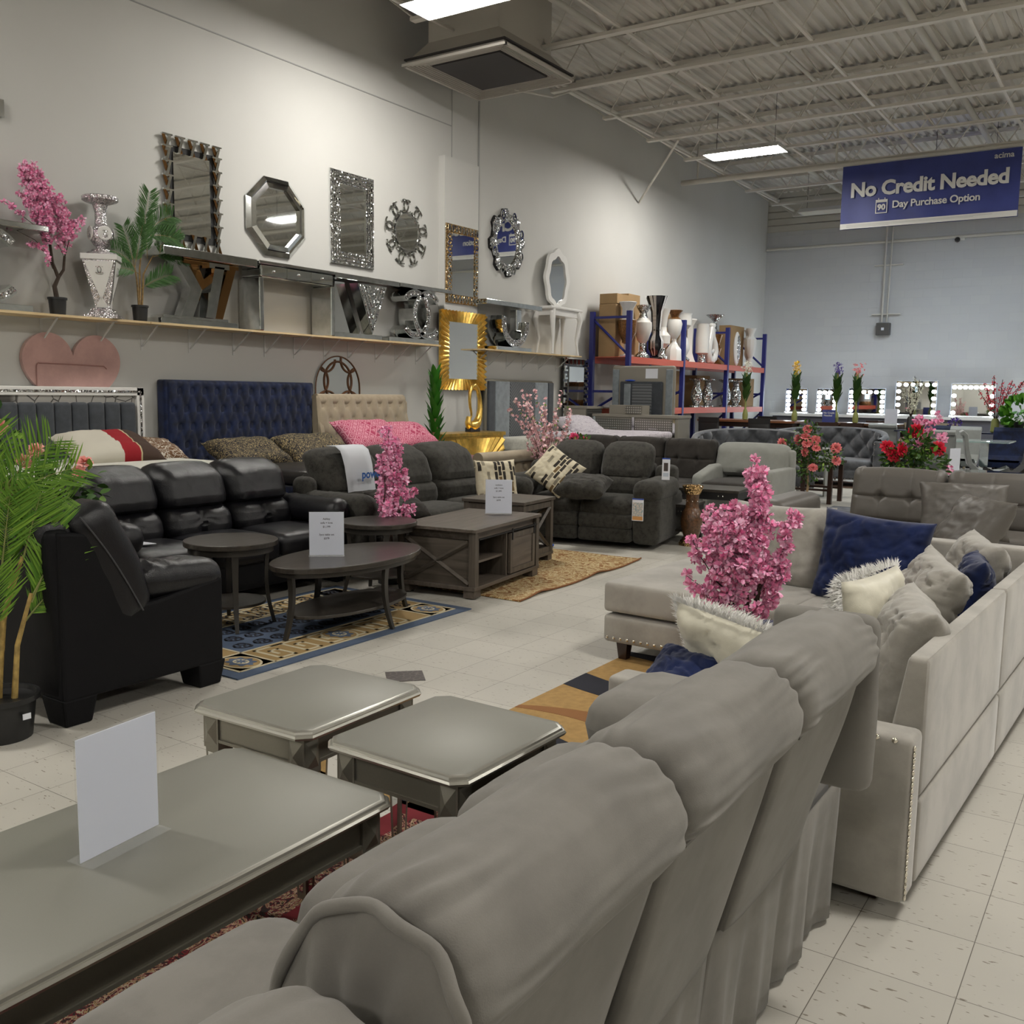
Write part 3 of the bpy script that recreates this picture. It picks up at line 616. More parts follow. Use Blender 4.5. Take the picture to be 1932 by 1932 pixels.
# 4 round arcs mirror
t = wmirror('round mirror ringed by interlocking silver arc emblems', 9.88, 3.55)
el = lambda r: [(r * math.cos(2 * PI * k / 40), r * math.sin(2 * PI * k / 40)) for k in range(40)]
yz(MB().prism(el(.225), 0, .03).build('glass', MIR, t, smooth=False)); yz(MB().ring(el(.24), el(.222), 0, .036).build('rim', CHROME, t))
for k in range(9):
    a = 2 * PI * k / 9 + .2; m = MB()
    for q in (-1, 1):
        g = math.radians(50); st_, en = (g, 2 * PI - g) if q > 0 else (PI + g, 3 * PI - g)
        m.tube([(q * .034 + .078 * math.cos(st_ + (en - st_) * i / 20), .078 * math.sin(st_ + (en - st_) * i / 20), .015) for i in range(21)], .012, 6)
    o = m.build('arc_emblem', MIRS, t); o.matrix_basis = Matrix.Translation((0, .335 * math.cos(a), .335 * math.sin(a))) @ Matrix(((0, 0, 1, 0), (1, 0, 0, 0), (0, 1, 0, 0), (0, 0, 0, 1))) @ Matrix.Rotation(a - PI / 2, 4, 'Z')
# 5 jewelled rect mirror on pilaster
t = wmirror('narrow mirror with gold and crystal link frame over the gold sunburst mirror', 10.97, 3.25, XW + .1)
yz(MB().prism(rect(.74, 1.06), 0, .015).build('backing', BRASSY, t, smooth=False)); yz(MB().prism(rect(.50, .82), .016, .026).build('glass', MIR, t, smooth=False))
k = 0
for i in range(9):
    for s in (-1, 1): yz(MB().ring(blob(0, .045, .026, -.32 + i * .08, s * .47, 12, 0), blob(0, .03, .012, -.32 + i * .08, s * .47, 12, 0), .015, .035).build('link', MIRS, t))
for i in range(9):
    for s in (-1, 1): yz(MB().ring(blob(0, .04, .045, s * .31, -.36 + i * .09, 12, 0), blob(0, .022, .028, s * .31, -.36 + i * .09, 12, 0), .015, .035).build('link', MIRS, t))
# 6 gold sunburst
t = wmirror('gold carved sunburst mirror on the pilaster', 10.99, 2.075, XW + .1)
yz(MB().prism(rect(.70, .78), 0, .03).build('glass', MIR, t, smooth=False))
for side in range(4):
    n = 14; m = MB()
    for i in range(n):
        u0, u1 = -1 + 2 * i / n, -1 + 2 * (i + 1) / n; um = (u0 + u1) / 2
        w_, h_ = (.34, .39) ; W_, H_ = .53, .54
        if side in (0, 2):
            s = 1 if side == 0 else -1; P = lambda u, q, z: ((w_ + (W_ - w_) * q) * u, s * (h_ + (H_ - h_) * q), z)
        else:
            s = 1 if side == 1 else -1; P = lambda u, q, z: (s * (w_ + (W_ - w_) * q), (h_ + (H_ - h_) * q) * u, z)
        v = [P(u0, 0, .03), P(um, 0, .045), P(u1, 0, .03), P(u1, .97, .02), P(um, 1.06, .06), P(u0, .97, .02), P(u0, 0, 0), P(u1, 0, 0), P(u1, .97, 0), P(u0, .97, 0)]
        m.add(v, [(0, 1, 4, 5), (1, 2, 3, 4), (6, 7, 2, 1, 0), (5, 4, 3, 8, 9)])
    yz(m.build('carved_rail', GOLD, t, smooth=False, merge=False))
# 7 oval baroque mirror
t = wmirror('oval mirror in a dark jagged crystal baroque frame right of the wall joint', 12.2, 3.73)
yz(MB().prism(blob(0, .33, .29, 0, 0, 40, 0), 0, .02).build('glass', MIR, t, smooth=False))
o1 = []
for k in range(48):
    a = 2 * PI * k / 48; s = 1.0 if (k // 3) % 2 == 0 else .86; o1.append((.45 * s * math.cos(a), .48 * s * math.sin(a)))
i1 = [(.29 * math.cos(2 * PI * k / 48), .33 * math.sin(2 * PI * k / 48)) for k in range(48)]
yz(MB().ring(o1, i1, 0, .045).build('frame', CRYS, t, smooth=False)); yz(MB().ring([(x * 1.04, y * 1.04) for x, y in o1], o1, 0, .03).build('frame_edge', IRON, t, smooth=False))
for k in range(8):
    a = PI / 8 + k * PI / 4; yz(MB().ring(blob(0, .07, .05, .385 * math.cos(a), .42 * math.sin(a), 16, 0), blob(0, .05, .032, .385 * math.cos(a), .42 * math.sin(a), 16, 0), .045, .06).build('scroll', MIRS, t))
# 8 arched brown ring mirror behind the beige headboard
t = wmirror('arched mirror with overlapping brown ring tracery above the beige headboard', 8.59, 1.45)
ap = [(-.38, -.35), (.38, -.35)] + [(.38 * math.cos(PI * k / 20), .08 + .38 * math.sin(PI * k / 20)) for k in range(21)]
yz(MB().prism(ap, 0, .02).build('glass', MIR, t, smooth=False)); BRN = plain('brown_tracery', (.16, .075, .035), .4)
m = MB(); m.tube([(x, y, .025) for x, y in ap + ap[:1]], .008, 6); yz(m.build('rim', BRN, t))
inside = lambda x, y: abs(x) < .375 and y > -.35 and (y < .08 or x * x + (y - .08) ** 2 < .375 ** 2)
for (a, b_, r) in ((0, .16, .235), (-.34, .16, .17), (.34, .16, .17), (-.19, -.16, .2), (.19, -.16, .2), (-.2, .42, .15), (.2, .42, .15), (0, -.40, .2), (-.42, -.14, .12), (.42, -.14, .12)):
    run = []
    for k in range(61):
        q = (a + r * math.cos(2 * PI * k / 60), b_ + r * math.sin(2 * PI * k / 60), .024)
        if inside(q[0], q[1]): run.append(q)
        if (not inside(q[0], q[1]) or k == 60) and len(run) > 3: yz(MB().tube(run, .013, 6).build('tracery_ring', BRN, t)); run = []
        elif not inside(q[0], q[1]): run = []
# 9 floor mirror greek key frame
t = thing('floor_mirror', 'tall mirror with stepped black and silver frame left of the blue rack', 'mirror', (XW + .08, 14.24, 1.15))
yz(MB().prism(rect(.5, 1.6), 0, .03).build('glass', MIR, t, smooth=False)); yz(MB().prism(rect(.82, 1.86), -.01, .012).build('backing', BLACKGL, t, smooth=False))
for i in range(14):
    for s in (-1, 1):
        z_ = -.86 + i * .132; m = MB(); m.prism([(s * .3, z_), (s * .4, z_), (s * .4, z_ + .09), (s * .33, z_ + .09), (s * .33, z_ + .06), (s * .37, z_ + .06), (s * .37, z_ + .03), (s * .3, z_ + .03)][::s], .012, .035); yz(m.build('key_piece', MIRS, t, smooth=False))
for i in range(6):
    for s in (-1, 1): yz(MB().box(-.37 + i * .13, -.29 + i * .13, s * .88 - .04, s * .88 + .04, .012, .035).build('key_piece', MIRS, t, smooth=False))
# mirror fragment at the picture's top left
t = wmirror('silver mirror frame corner cut off by the left picture edge', 4.30, 3.815)
yz(MB().ring(rect(.62, .14), rect(.5, .06), 0, .04).build('frame', MIRS, t, smooth=False)); yz(MB().prism(rect(.5, .06), 0, .02).build('glass', MIR, t, smooth=False))
# ---------------------------------------------------------------- sofas (local +x is the front)
def wr(amp, f=5, s=0):
    return lambda x, y, z: amp * abs(nz(x, y, z, f, s)) + amp * .6 * nz(x, y, z, f * 2.3, s + 9)
def seat(t, name, mat, x0, x1, y0, y1, z0, z1, r=.05, puff=.02, wa=.004, s=0, n=10):
    W = wr(wa, 5, s)
    def fn(x, y, z, u, v, w): return (max(0, u) ** 2 * puff * .6 * (1 - v * v), 0, (puff * (1 - u * u) * (1 - v ** 4) + W(x, y + s, z)) * max(0, w))
    return MB().rbox((x0 + x1) / 2, (y0 + y1) / 2, (z0 + z1) / 2, x1 - x0, y1 - y0, z1 - z0, r, n, fn).build(name, mat, t)
def backc(t, name, mat, x, y0, y1, z0, z1, th=.2, lean=.15, puff=.05, r=.08, wa=.008, s=0, n=14, gather=0, mt=None):
    """upright cushion; x = front face at the bottom, leans back by lean at the top"""
    W = wr(wa, 4, s); h = z1 - z0
    def fn(px, y, z, u, v, w):
        q = (w + 1) / 2; e = (1 - w ** 4) * (1 - v ** 6); dx = -lean * q
        if u > 0: dx += puff * e * u + W(px, y * 1.3 + s, z) * u
        g = 0
        if gather:
            k = max(0, abs(v) - .55) / .45; g = gather * k * math.sin(z * 90 + s) * .5 * (1 if u > 0 else .4)
            if gather < 0: g = -gather * math.exp(-(v / .18) ** 2) * (-1.6 + .8 * math.sin(z * 120 + abs(y) * 60))
        return (dx + g, 0, puff * .25 * (1 - v * v) * max(0, w))
    return MB().rbox(x - th / 2, (y0 + y1) / 2, (z0 + z1) / 2, th, y1 - y0, h, r, n, fn).build(name, mat, t)
def armpad(t, name, mat, x0, x1, y0, y1, z0, z1, r=.09, wa=.008, s=0, gather=.006, slope=0):
    W = wr(wa, 4, s)
    def fn(x, y, z, u, v, w):
        g = gather * math.sin(x * 60 + 3 * math.sin(y * 9)) * max(0, -u) ** .5 if gather else 0
        return (0, 0, (W(x, y + s, z) + g) * max(0, w + .2) + slope * (u + 1) / 2)
    return MB().rbox((x0 + x1) / 2, (y0 + y1) / 2, (z0 + z1) / 2, x1 - x0, y1 - y0, z1 - z0, r, 14, fn).build(name, mat, t)
def foot(t, x, y, h=.1, w_=.09, mat=BLEATHS, tw=.75): return MB().taper(x, y, 0, h, w_ * tw, w_ * tw, w_, w_).build('foot', mat, t, smooth=False)

# black leather three seat sofa
t = thing('black_sofa', 'black leather three-seat sofa along the bed footboards', 'sofa', (-5.65, 4.51, 0))
MB().rbox(-.02, 0, .2, .9, 2.1, .22, .03, 6).build('base', BLEATHS, t)
MB().rbox(-.36, 0, .5, .2, 2.0, .62, .05, 6).build('back_frame', BLEATHS, t)
for k in range(3):
    y = -.90 + k * .60
    seat(t, 'seat_cushion', BLEATH, -.25, .46, y + .004, y + .596, .27, .45, .06, .025, .005, k * 3.1)
    backc(t, 'back_cushion', BLEATH, -.08, y + .002, y + .598, .62, .95, .26, .12, .06, .1, .012, k * 5.3, 16)
    backc(t, 'lumbar_cushion', BLEATH, -.02, y + .004, y + .596, .42, .66, .2, .06, .04, .09, .010, k * 2.7 + 1, 16, gather=-.014)
for s in (-1, 1):
    MB().rbox(0, s * .96, .3, .86, .12, .46, .04, 6).build('arm_panel', BLEATHS, t); armpad(t, 'arm_cushion', BLEATH, -.3, .47, s * .93 - .11, s * .93 + .11, .46, .66, .09, .012, s * 4)
    foot(t, .36, s * .95); foot(t, -.36, s * .95)
tag(MB().prism([(0, 0), (.2, .03), (.24, .16), (.03, .14)], 0, .004).build('document_packet', PAPER, None, smooth=False, loc=(-5.62, 3.72, .485)), 'white plastic document packet lying on the black sofa seat', 'packet')

# black loveseat seen from its side (front faces away from viewer)
t = thing('black_loveseat', 'black leather loveseat turned with its panelled arm side to the viewer', 'sofa', (-4.66, 2.76, 0), PI / 2)
w2 = .79
for s in (-1, 1):
    m = MB(); yy0, yy1 = (s * w2 - (.16 if s > 0 else 0)), (s * w2 + (0 if s > 0 else .16))
    pr = [(-.46, .12), (.41, .12), (.415, .56), (.02, .50), (-.1, .50), (-.30, .86), (-.46, .88)]
    m.add([(x, y, z) for y in (yy0, yy1) for x, z in pr], [tuple(range(7)), tuple(range(13, 6, -1))] + [(i, (i + 1) % 7, 7 + (i + 1) % 7, 7 + i) for i in range(7)])
    bevel(m.build('side_panel', BLEATHS, t, smooth=False), .015, 3)
    armpad(t, 'arm_cushion', BLEATH, -.06, .45, s * w2 - .13 * s - .13, s * w2 - .13 * s + .13 + .02 * s, .50, .68, .085, .014, s * 2 + 7, .012, -.03)
    # slanted back wing
    W = wr(.012, 4, s)
    m = MB(); m.rbox(0, 0, 0, .24, .26, .60, .08, 14, lambda x, y, z, u, v, w: (W(x, y, z) + .02 * (1 - w * w), 0, 0)); o = m.build('back_wing', BLEATH, t); o.location = (-.19, s * (w2 - .12), .70); o.rotation_euler = (0, -.42, 0)
    for x in (-.38, .34): bevel(MB().taper(x, s * (w2 - .09), 0, .13, .13, .14, .17, .18).build('foot', BLEATHS, t, smooth=False), .01)
    pts = [(-.06 - .30 * k / 8 - .0, s * (w2 + .013), .47 + .47 * k / 8 + .03 * math.sin(PI * k / 8)) for k in range(9)]
    MB().tube(pts, .004, 6).build('seam_piping', STITCH, t)
MB().rbox(0, 0, .24, .86, 1.3, .22, .03, 6).build('base', BLEATHS, t)
for k in range(2):
    y = -.62 + k * .62; seat(t, 'seat_cushion', BLEATH, -.22, .45, y + .003, y + .617, .27, .46, .06, .025, .006, k * 3)
    backc(t, 'back_cushion', BLEATH, -.08, y, y + .62, .5, .95, .26, .2, .05, .1, .012, k * 4 + 2)
MB().rbox(-.40, 0, .5, .12, 1.56, .78, .04, 10, lambda x, y, z, u, v, w: (-.04 * (w + 1) / 2, 0, 0)).build('back_panel', BLEATHS, t)
m = MB(); m.rbox(0, 0, 0, .28, 1.5, .16, .075, 16, lambda x, y, z, u, v, w: (0, 0, .015 * nz(x, y, z, 5) - .03 * abs(v) ** 3)); o = m.build('top_roll', BLEATH, t); o.location = (-.39, 0, .90)
MB().tube([(-.42, -.74 + k * .1, .982 - .03 * abs(-.74 + k * .1) ** 3) for k in range(16)], .004, 6).build('top_piping', STITCH, t)
tag(MB().box(0, .075, 0, .004, 0, .10).build('white_tag', PAPER, None, smooth=False, loc=(-4.2, 2.85, .56)), 'small white cardboard tag tucked in the corner of the black loveseat', 'tag')

# recliners with upholstered backs
def recliner(t, n, sw, aw, D, mat, mat2, top=1.0, backx=-.15, zs=.47):
    W_ = n * sw / 2
    MB().rbox(-.02, 0, .24, D - .12, 2 * W_ + .02, .34, .04, 6).build('base', mat2, t)
    MB().rbox(-D / 2 + .12, 0, .5, .18, 2 * W_, .6, .05, 6).build('back_shell', mat2, t)
    for k in range(n):
        y = -W_ + k * sw
        seat(t, 'seat_cushion', mat, -.22, D / 2 - .02, y + .004, y + sw - .004, .30, zs, .07, .03, .006, k * 3.1)
        backc(t, 'back_cushion', mat, backx + .10, y + .003, y + sw - .003, zs + .14, top, .28, .17, .06, .12, .008, k * 5.3, 14)
        backc(t, 'lumbar_cushion', mat, backx + .13, y + .003, y + sw - .003, zs - .03, zs + .22, .2, .04, .05, .09, .006, k * 1.7)
        for j, (a, b_) in enumerate(((.06, .2), (.19, .34))):
            seat(t, 'footrest_panel', mat, D / 2 - .16, D / 2 + .005, y + .006, y + sw - .006, a, b_, .035, 0, .003, k + j)
    for s in (-1, 1):
        yc = s * (W_ + aw / 2); MB().rbox(0, yc, .29, D - .04, aw - .01, .48, .05, 8, lambda x, y, z, u, v, w: (0, .01 * v * (1 - w * w), 0)).build('arm_panel', mat2, t)
        armpad(t, 'arm_pad', mat, -D / 2 + .18, D / 2 + .02, yc - aw / 2 - .015, yc + aw / 2 + .02, .46, .68, .105, .01, s * 3, .004)
        MB().rbox(-D / 2 + .20, yc, .62, .22, aw - .04, .34, .07, 8).build('back_corner', mat, t)
t = thing('recliner_sofa', 'charcoal chenille three-seat reclining sofa behind the farmhouse coffee table', 'sofa', (-5.55, 6.80, 0)); recliner(t, 3, .71, .18, .95, CHAR, CHAR)
m = MB(); nn = 10; vs = []
for i in range(nn + 1):
    for j in range(5):
        a = i / nn; x = -.22 + .16 * math.sin(min(1, a * 1.9) * PI / 2) if a < .5 else -.055 + .035 * (a - .5); z = 1.035 - .0 * a if a < .25 else 1.03 - (a - .25) * .62; vs.append((x - .04 + (.02 if a > .25 else 0) + .004 * math.sin(j * 3 + i), -.3 + j * .085 + a * .06, z))
m.add(vs, [(i * 5 + j, i * 5 + j + 1, (i + 1) * 5 + j + 1, (i + 1) * 5 + j) for i in range(nn) for j in range(4)])
hc = m.build('headrest_cloth', plain('white_cotton', (.62, .64, .68), .85), None, merge=False); hc.location = (-5.52, 6.15, 0); sm = hc.modifiers.new('th', 'SOLIDIFY'); sm.thickness = .004
tag(hc, 'white headrest cloth printed power draped over the charcoal reclining sofa', 'cloth')
text('printed_word', 'power', .10, plain('power_blue', (.02, .10, .35), .6), hc, (.018, -.03, .80), (PI / 2, 0, PI / 2), bold=.003)
t = thing('recliner_loveseat', 'charcoal chenille reclining loveseat beyond the brown rug', 'sofa', (-4.78, 8.72, 0), -PI / 2 + .17); recliner(t, 2, .56, .27, .98, CHAR, CHAR)
def hangtag(label, loc, rz, w_, h, kind):
    t = thing('hang_tag', label, 'tag', loc, rz)
    bevel(MB().box(-w_ / 2, w_ / 2, -.002, .001, -h, 0).build('card', PAPER, t, smooth=False), .002)
    MB().box(-w_ / 2, w_ / 2, -.003, -.0021, -.012, 0).build('blue_header', plain('tag_blue' + kind, (.02, .07, .4), .5), t, smooth=False)
    if kind == 'a':
        MB().box(-w_ * .28, w_ * .25, -.003, -.0021, -h * .6, -h * .22).build('printed_photo', plain('tag_photo', (.06, .045, .04), .6), t, smooth=False); MB().box(-w_ * .35, w_ * .35, -.003, -.0021, -h * .85, -h * .68).build('printed_lines', plain('tag_lines', (.5, .56, .65), .6), t, smooth=False)
    else:
        MB().box(-w_ * .45, w_ * .45, -.003, -.0021, -h * .8, -h * .18).build('printed_photo', pattern('tag_picture', 'v', [(.25, .35, .38), (.6, .55, .5)], 40), t, smooth=False); MB().box(-w_ * .45, w_ * .45, -.003, -.0021, -h * .97, -h * .8).build('printed_floor', plain('tag_orange', (.6, .3, .1), .6), t, smooth=False)
hangtag('white tag with a dark recliner picture pinned to the charcoal loveseat back', (-3.855, 8.46, .905), .35, .075, .21, 'a')
hangtag('colourful picture tag hanging on the front of the charcoal loveseat arm', (-3.93, 8.03, .545), .17, .11, .21, 'b')

# foreground grey recliner sofa: front faces -x
REC = thing('grey_recliner_sofa', 'grey suede reclining sofa filling the foreground, seen from behind', 'sofa', (-1.0, 1.32, 0), PI)
def smooth_path(P, n):
    out = []; M_ = len(P)
    for k in range(n):
        f = k / (n - 1) * (M_ - 1); i = min(M_ - 2, int(f)); e = f - i; p0, p1, p2, p3 = (P[max(0, i - 1)], P[i], P[i + 1], P[min(M_ - 1, i + 2)])
        out.append(tuple(.5 * (2 * b_ + (c_ - a_) * e + (2 * a_ - 5 * b_ + 4 * c_ - d_) * e * e + (3 * b_ - a_ - 3 * c_ + d_) * e ** 3) for a_, b_, c_, d_ in zip(p0, p1, p2, p3)))
    return out
def recback(y0, y1, s, dz_=0, low=.43):
    """plump padded back: profile lofted along the length, gathers at both ends, seam and flat rear panel"""
    key = [(-.49, .865), (-.508, .885), (-.518, .915), (-.515, .95), (-.495, .985), (-.455, 1.01), (-.40, 1.015), (-.35, 1.0), (-.305, .96), (-.27, .90), (-.24, .82), (-.21, .72), (-.18, .62), (-.15, .50)]
    pf = smooth_path(key, 168); n = max(10, int((y1 - y0) / .011)); m = MB(); vs = []; c = (-.38, .86)
    for i in range(n + 1):
        q = i / n; y = y0 + .002 + (y1 - y0 - .004) * q; e = min(q, 1 - q) * (y1 - y0); k = math.exp(-e / .075); rnd = math.sqrt(max(0, 1 - max(0, 1 - e / .05) ** 2))
        for j, (x, z) in enumerate(pf):
            ed = min(1, j / 16); a = j * .0054
            g = ed * (k * (1 - .8 * math.exp(-e / .012)) * rnd * .0075 * math.sin(j * .5 + s + 9 * noise.noise(Vector((a * 7, s, y * 4)))) * (.55 + noise.noise(Vector((a * 9, s + 3, y * 3)))) + .008 * noise.noise(Vector((x * 5 + s, y * 5, z * 5))) + .0025 * noise.noise(Vector((a * 30, y * 8, s))))
            f = (.82 + .18 * rnd) * (1 + .035 * (1 - k) * ed); dx, dz = x - c[0], z - c[1]; l_ = math.hypot(dx, dz) + 1e-6
            vs.append((c[0] + dx * f + g * dx / l_, y, c[1] + dz * f + g * dz / l_ + dz_))
        vs += [(-.30, y, .48), (-.44, y, .84)]
    N_ = len(pf) + 2; m.add(vs, [(i * N_ + j, i * N_ + (j + 1) % N_, (i + 1) * N_ + (j + 1) % N_, (i + 1) * N_ + j) for i in range(n) for j in range(N_)] + [tuple(range(N_)), tuple(n * N_ + j for j in range(N_))[::-1]])
    m.build('padded_back', FGREC, REC, angle=75)
    m = MB(); vs = []; A_, B_ = 14, 14
    for j in range(B_ + 1):
        q = j / B_; z = low + (.878 + dz_ - low) * q; x = -.372 - .118 * q; sh = .05 * (1 - q) ** 1.2
        for i in range(A_ + 1):
            u = i / A_; vs.append((x - .006 * noise.noise(Vector((u * 2 + s, q * 2, 1))) + .012 * (abs(2 * u - 1)) ** 6, y0 + .008 + sh * .5 + (y1 - y0 - .016 - sh) * u, z))
    m.add(vs, [(j * (A_ + 1) + i, j * (A_ + 1) + i + 1, (j + 1) * (A_ + 1) + i + 1, (j + 1) * (A_ + 1) + i) for j in range(B_) for i in range(A_)]); o = m.build('rear_panel', FGREC, REC, merge=False); sm = o.modifiers.new('t', 'SOLIDIFY'); sm.thickness = .03; sm.offset = 1
    MB().tube([(-.496, y0 + .015 + (y1 - y0 - .03) * k / 20, .874 + dz_ + .003 * math.sin(k * .9)) for k in range(21)], .0032, 6).build('seam_piping', FGREC, REC)
# world Y 1.32 -> local 0, local y = -(Y-1.32)
def LY(Y): return 1.32 - Y
for i, (a, b_, tp) in enumerate(((1.725, 2.29, .0), (1.20, 1.715, 0), (.665, 1.19, 0), (.02, .60, -.05))): recback(LY(b_), LY(a), i * 3.3 + 1, tp)
o = MB().rbox(0, 0, 0, .26, .075, .44, .05, 12, lambda x, y, z, u, v, w: (.008 * nz(x, y, z, 6), 0, 0)).build('side_gusset', FGREC, REC); o.location = (-.375, LY(2.335), .775)
pf2 = smooth_path([(-.46, .70), (-.485, .80), (-.515, .88), (-.52, .94), (-.495, .985), (-.445, 1.008), (-.39, 1.008), (-.335, .98), (-.29, .91), (-.255, .82), (-.215, .68)], 60)
MB().tube([(x, LY(.652) + .004 * math.sin(k * .7), z) for k, (x, z) in enumerate(pf2)], .0075, 10).build('flap_piping', FGREC, REC)
m = MB(); vs = []
for q in range(9):
    for k, (x, z) in enumerate(pf2):
        f = 1 - .75 * (q / 8); vs.append((-.37 + (x + .37) * f, LY(.655 - .016 * math.sin(PI * q / 8) - .004 * math.sin(k * .8) * math.sin(PI * q / 8)), .74 + (z - .74) * f))
m.add(vs, [(q * 60 + k, q * 60 + k + 1, (q + 1) * 60 + k + 1, (q + 1) * 60 + k) for q in range(8) for k in range(59)]); m.build('side_flap', FGREC, REC, merge=False, angle=180)
# skirt panels draped below the back
for i, (a, b_) in enumerate(((1.73, 2.70), (.70, 1.722), (-.4, .695))):
    vs = []; nn = 40
    for j in range(9):
        for k in range(nn + 1):
            Y = a + (b_ - a) * k / nn; q = j / 8; vs.append((-.31 + .055 * 0 - .03 * (1 - q) + .014 * q * math.sin(Y * 23 + i) + .010 * q * math.sin(Y * 51), LY(Y), .44 - .42 * q))
    m = MB(); m.add(vs, [(j * (nn + 1) + k, j * (nn + 1) + k + 1, (j + 1) * (nn + 1) + k + 1, (j + 1) * (nn + 1) + k) for j in range(8) for k in range(nn)])
    o = m.build('back_skirt', FGREC, REC, merge=False); sm = o.modifiers.new('th', 'SOLIDIFY'); sm.thickness = .006
MB().rbox(-.03, LY(1.20), .25, .52, 2.8, .36, .04, 6).build('base', FGREC, REC)
for i, (a, b_) in enumerate(((1.73, 2.30), (1.21, 1.725), (.68, 1.205), (-.12, .675))):
    seat(REC, 'seat_cushion', FGREC, -.12, .345, LY(b_) + .004, LY(a) - .004, .33, .545, .09, .02, .004, i * 2)
    seat(REC, 'footrest_panel', FGREC, .22, .365, LY(b_) + .006, LY(a) - .006, .06, .34, .06, 0, .003, i)
MB().rbox(-.01, LY(2.52), .3, .60, .34, .5, .05, 8).build('arm_panel', FGREC, REC)
armpad(REC, 'arm_pad', FGREC, -.14, .31, LY(2.73), LY(2.30), .46, .66, .105, .006, 3, .003)
MB().rbox(-.28, LY(2.52), .43, .08, .34, .36, .03, 8).build('rear_arm_panel', FGREC, REC)

# velvet U sectional
VS = thing('velvet_sectional', 'light grey velvet sectional sofa with nailhead trim on the right', 'sofa', (-.49, 2.8, 0), -.042)
V = VELV
def slab(name, x0, x1, y0, y1, z0, z1, r=.02, mat=V, n=10, lean=0, axis=0):
    return MB().rbox((x0 + x1) / 2, (y0 + y1) / 2, (z0 + z1) / 2, x1 - x0, y1 - y0, z1 - z0, r, n, (lambda x, y, z, u, v, w: ((lean * (w + 1) / 2 * (1 - u) / 2, 0, 0) if axis == 0 else (0, lean * (w + 1) / 2 * (v > 0), 0))) if lean else None).build(name, mat, VS)
slab('arm', -1.0, -.0, 0, .13, .05, .55, .022)
slab('back_panel', -.13, .0, .135, 1.43, .33, .755, .018, lean=.07); slab('back_panel', -.13, .0, 1.44, 2.75, .33, .755, .018, lean=.07)
slab('lower_panel', -.14, .002, .14, 1.43, .06, .325, .015); slab('lower_panel', -.14, .002, 1.44, 2.75, .06, .325, .015)
slab('base', -.98, -.13, .13, 2.70, .06, .26, .02); slab('corner_base', -1.3, -.05, 1.9, 2.72, .06, .26, .02)
for a, b_ in ((.14, .86), (.87, 1.6), (1.61, 2.6)): seat(VS, 'seat_cushion', V, -.98, -.13, a, b_, .26, .43, .03, .012, .002, a)
slab('back_panel', -1.5, -.05, 2.62, 2.75, .26, .76, .018)
seat(VS, 'seat_cushion', V, -1.20, -.2, 1.82, 2.64, .262, .44, .03, .012, .002, 4); seat(VS, 'seat_cushion', V, -1.62, -1.21, 1.82, 2.64, .262, .44, .03, .012, .002, 6)
slab('base', -1.62, -.98, 1.83, 2.7, .1, .255, .02)
slab('chaise_base', -2.10, -1.03, 1.84, 3.0, .11, .27, .025); seat(VS, 'chaise_cushion', V, -2.10, -1.03, 1.835, 3.0, .285, .455, .025, .006, .001, 2)
slab('chaise_back', -2.08, -1.45, 3.0, 3.12, .11, .45, .02)
for (x, y) in ((-2.0, 1.92), (-1.1, 1.92), (-2.0, 2.95), (-.12, 2.6), (-.12, .12), (-.9, .1)): MB().taper(x, y, 0, .115, .045, .045, .07, .07).build('leg', ESPR, VS, smooth=False)
# nailheads as studs on the chaise front and arm (each a stud)
NAIL = plain('nickel_nail', (.8, .75, .65), .18, 1)
stud = MB().ball((0, 0, 0), (.009, .005, .009), 8).build('nailhead', NAIL, VS); stud.location = (-2.07, 1.838, .14)
def nail(x, y, z, rz=0):
    c = stud.copy(); COL.objects.link(c); c.location = (x, y, z); c.rotation_euler = (0, 0, rz)
for k in range(1, 24): nail(-2.07 + k * .043, 1.838, .14)
for k in range(26): nail(.001, .02, .07 + k * .018, PI / 2)
for k in range(5): nail(-.05 - k * .05, .0, .538)

# taupe leather sectional behind it
GL = thing('leather_sectional', 'taupe leather sectional with buttoned back cushions at the right edge', 'sofa', (-1.2, 8.6, 0), -PI / 2)
def tuftback(t, x, y0, y1, z0, z1, mat, btn, th=.2, lean=.1, puff=.035, s=0, name='back_cushion'):
    W = wr(.008, 4, s); B = [((y0 + y1) / 2 + a * (y1 - y0) / 2, (z0 + z1) / 2 + b_ * (z1 - z0) / 2) for a, b_ in btn]; cz = (z0 + z1) / 2; cy = (y0 + y1) / 2
    def fn(px, y, z, u, v, w):
        q = (w + 1) / 2; e = (1 - w ** 4) * (1 - v ** 4); d = sum(math.exp(-(((y + cy - by) / .035) ** 2 + ((z + cz - bz) / .035) ** 2)) for by, bz in B)
        ln = math.exp(-((z + cz - B[0][1]) / .012) ** 2) * .014 + sum(math.exp(-((y + cy - by) / .01) ** 2) * .007 for by, bz in B)
        return (-lean * q + (puff * e + W(px, y, z) - .035 * d - ln) * max(0, u), 0, .02 * (1 - v * v) * max(0, w) + .012 * (abs(v) > .8) * max(0, w))
    return MB().rbox(x - th / 2, cy, cz, th, y1 - y0, z1 - z0, .06, 60, fn, cell=.012).build(name, mat, t)
BT = [(-.33, 0), (.33, 0)]
tuftback(GL, -.12, -.22 + .0, .42 + .45, .42, .88, GLEATH, BT, s=2); tuftback(GL, -.12, -1.0, -.23, .42, .88, GLEATH, BT, s=5)
MB().rbox(.02, -.05, .24, .86, 1.9, .24, .04, 6).build('base', GLEATH, GL); MB().rbox(-.38, -.05, .5, .12, 1.86, .56, .04, 6).build('back_frame', GLEATH, GL)
seat(GL, 'seat_cushion', GLEATH, -.1, .5, -.22, .87, .30, .45, .05, .02, .004, 1); seat(GL, 'seat_cushion', GLEATH, -.1, .5, -1.0, -.23, .30, .45, .05, .02, .004, 3)
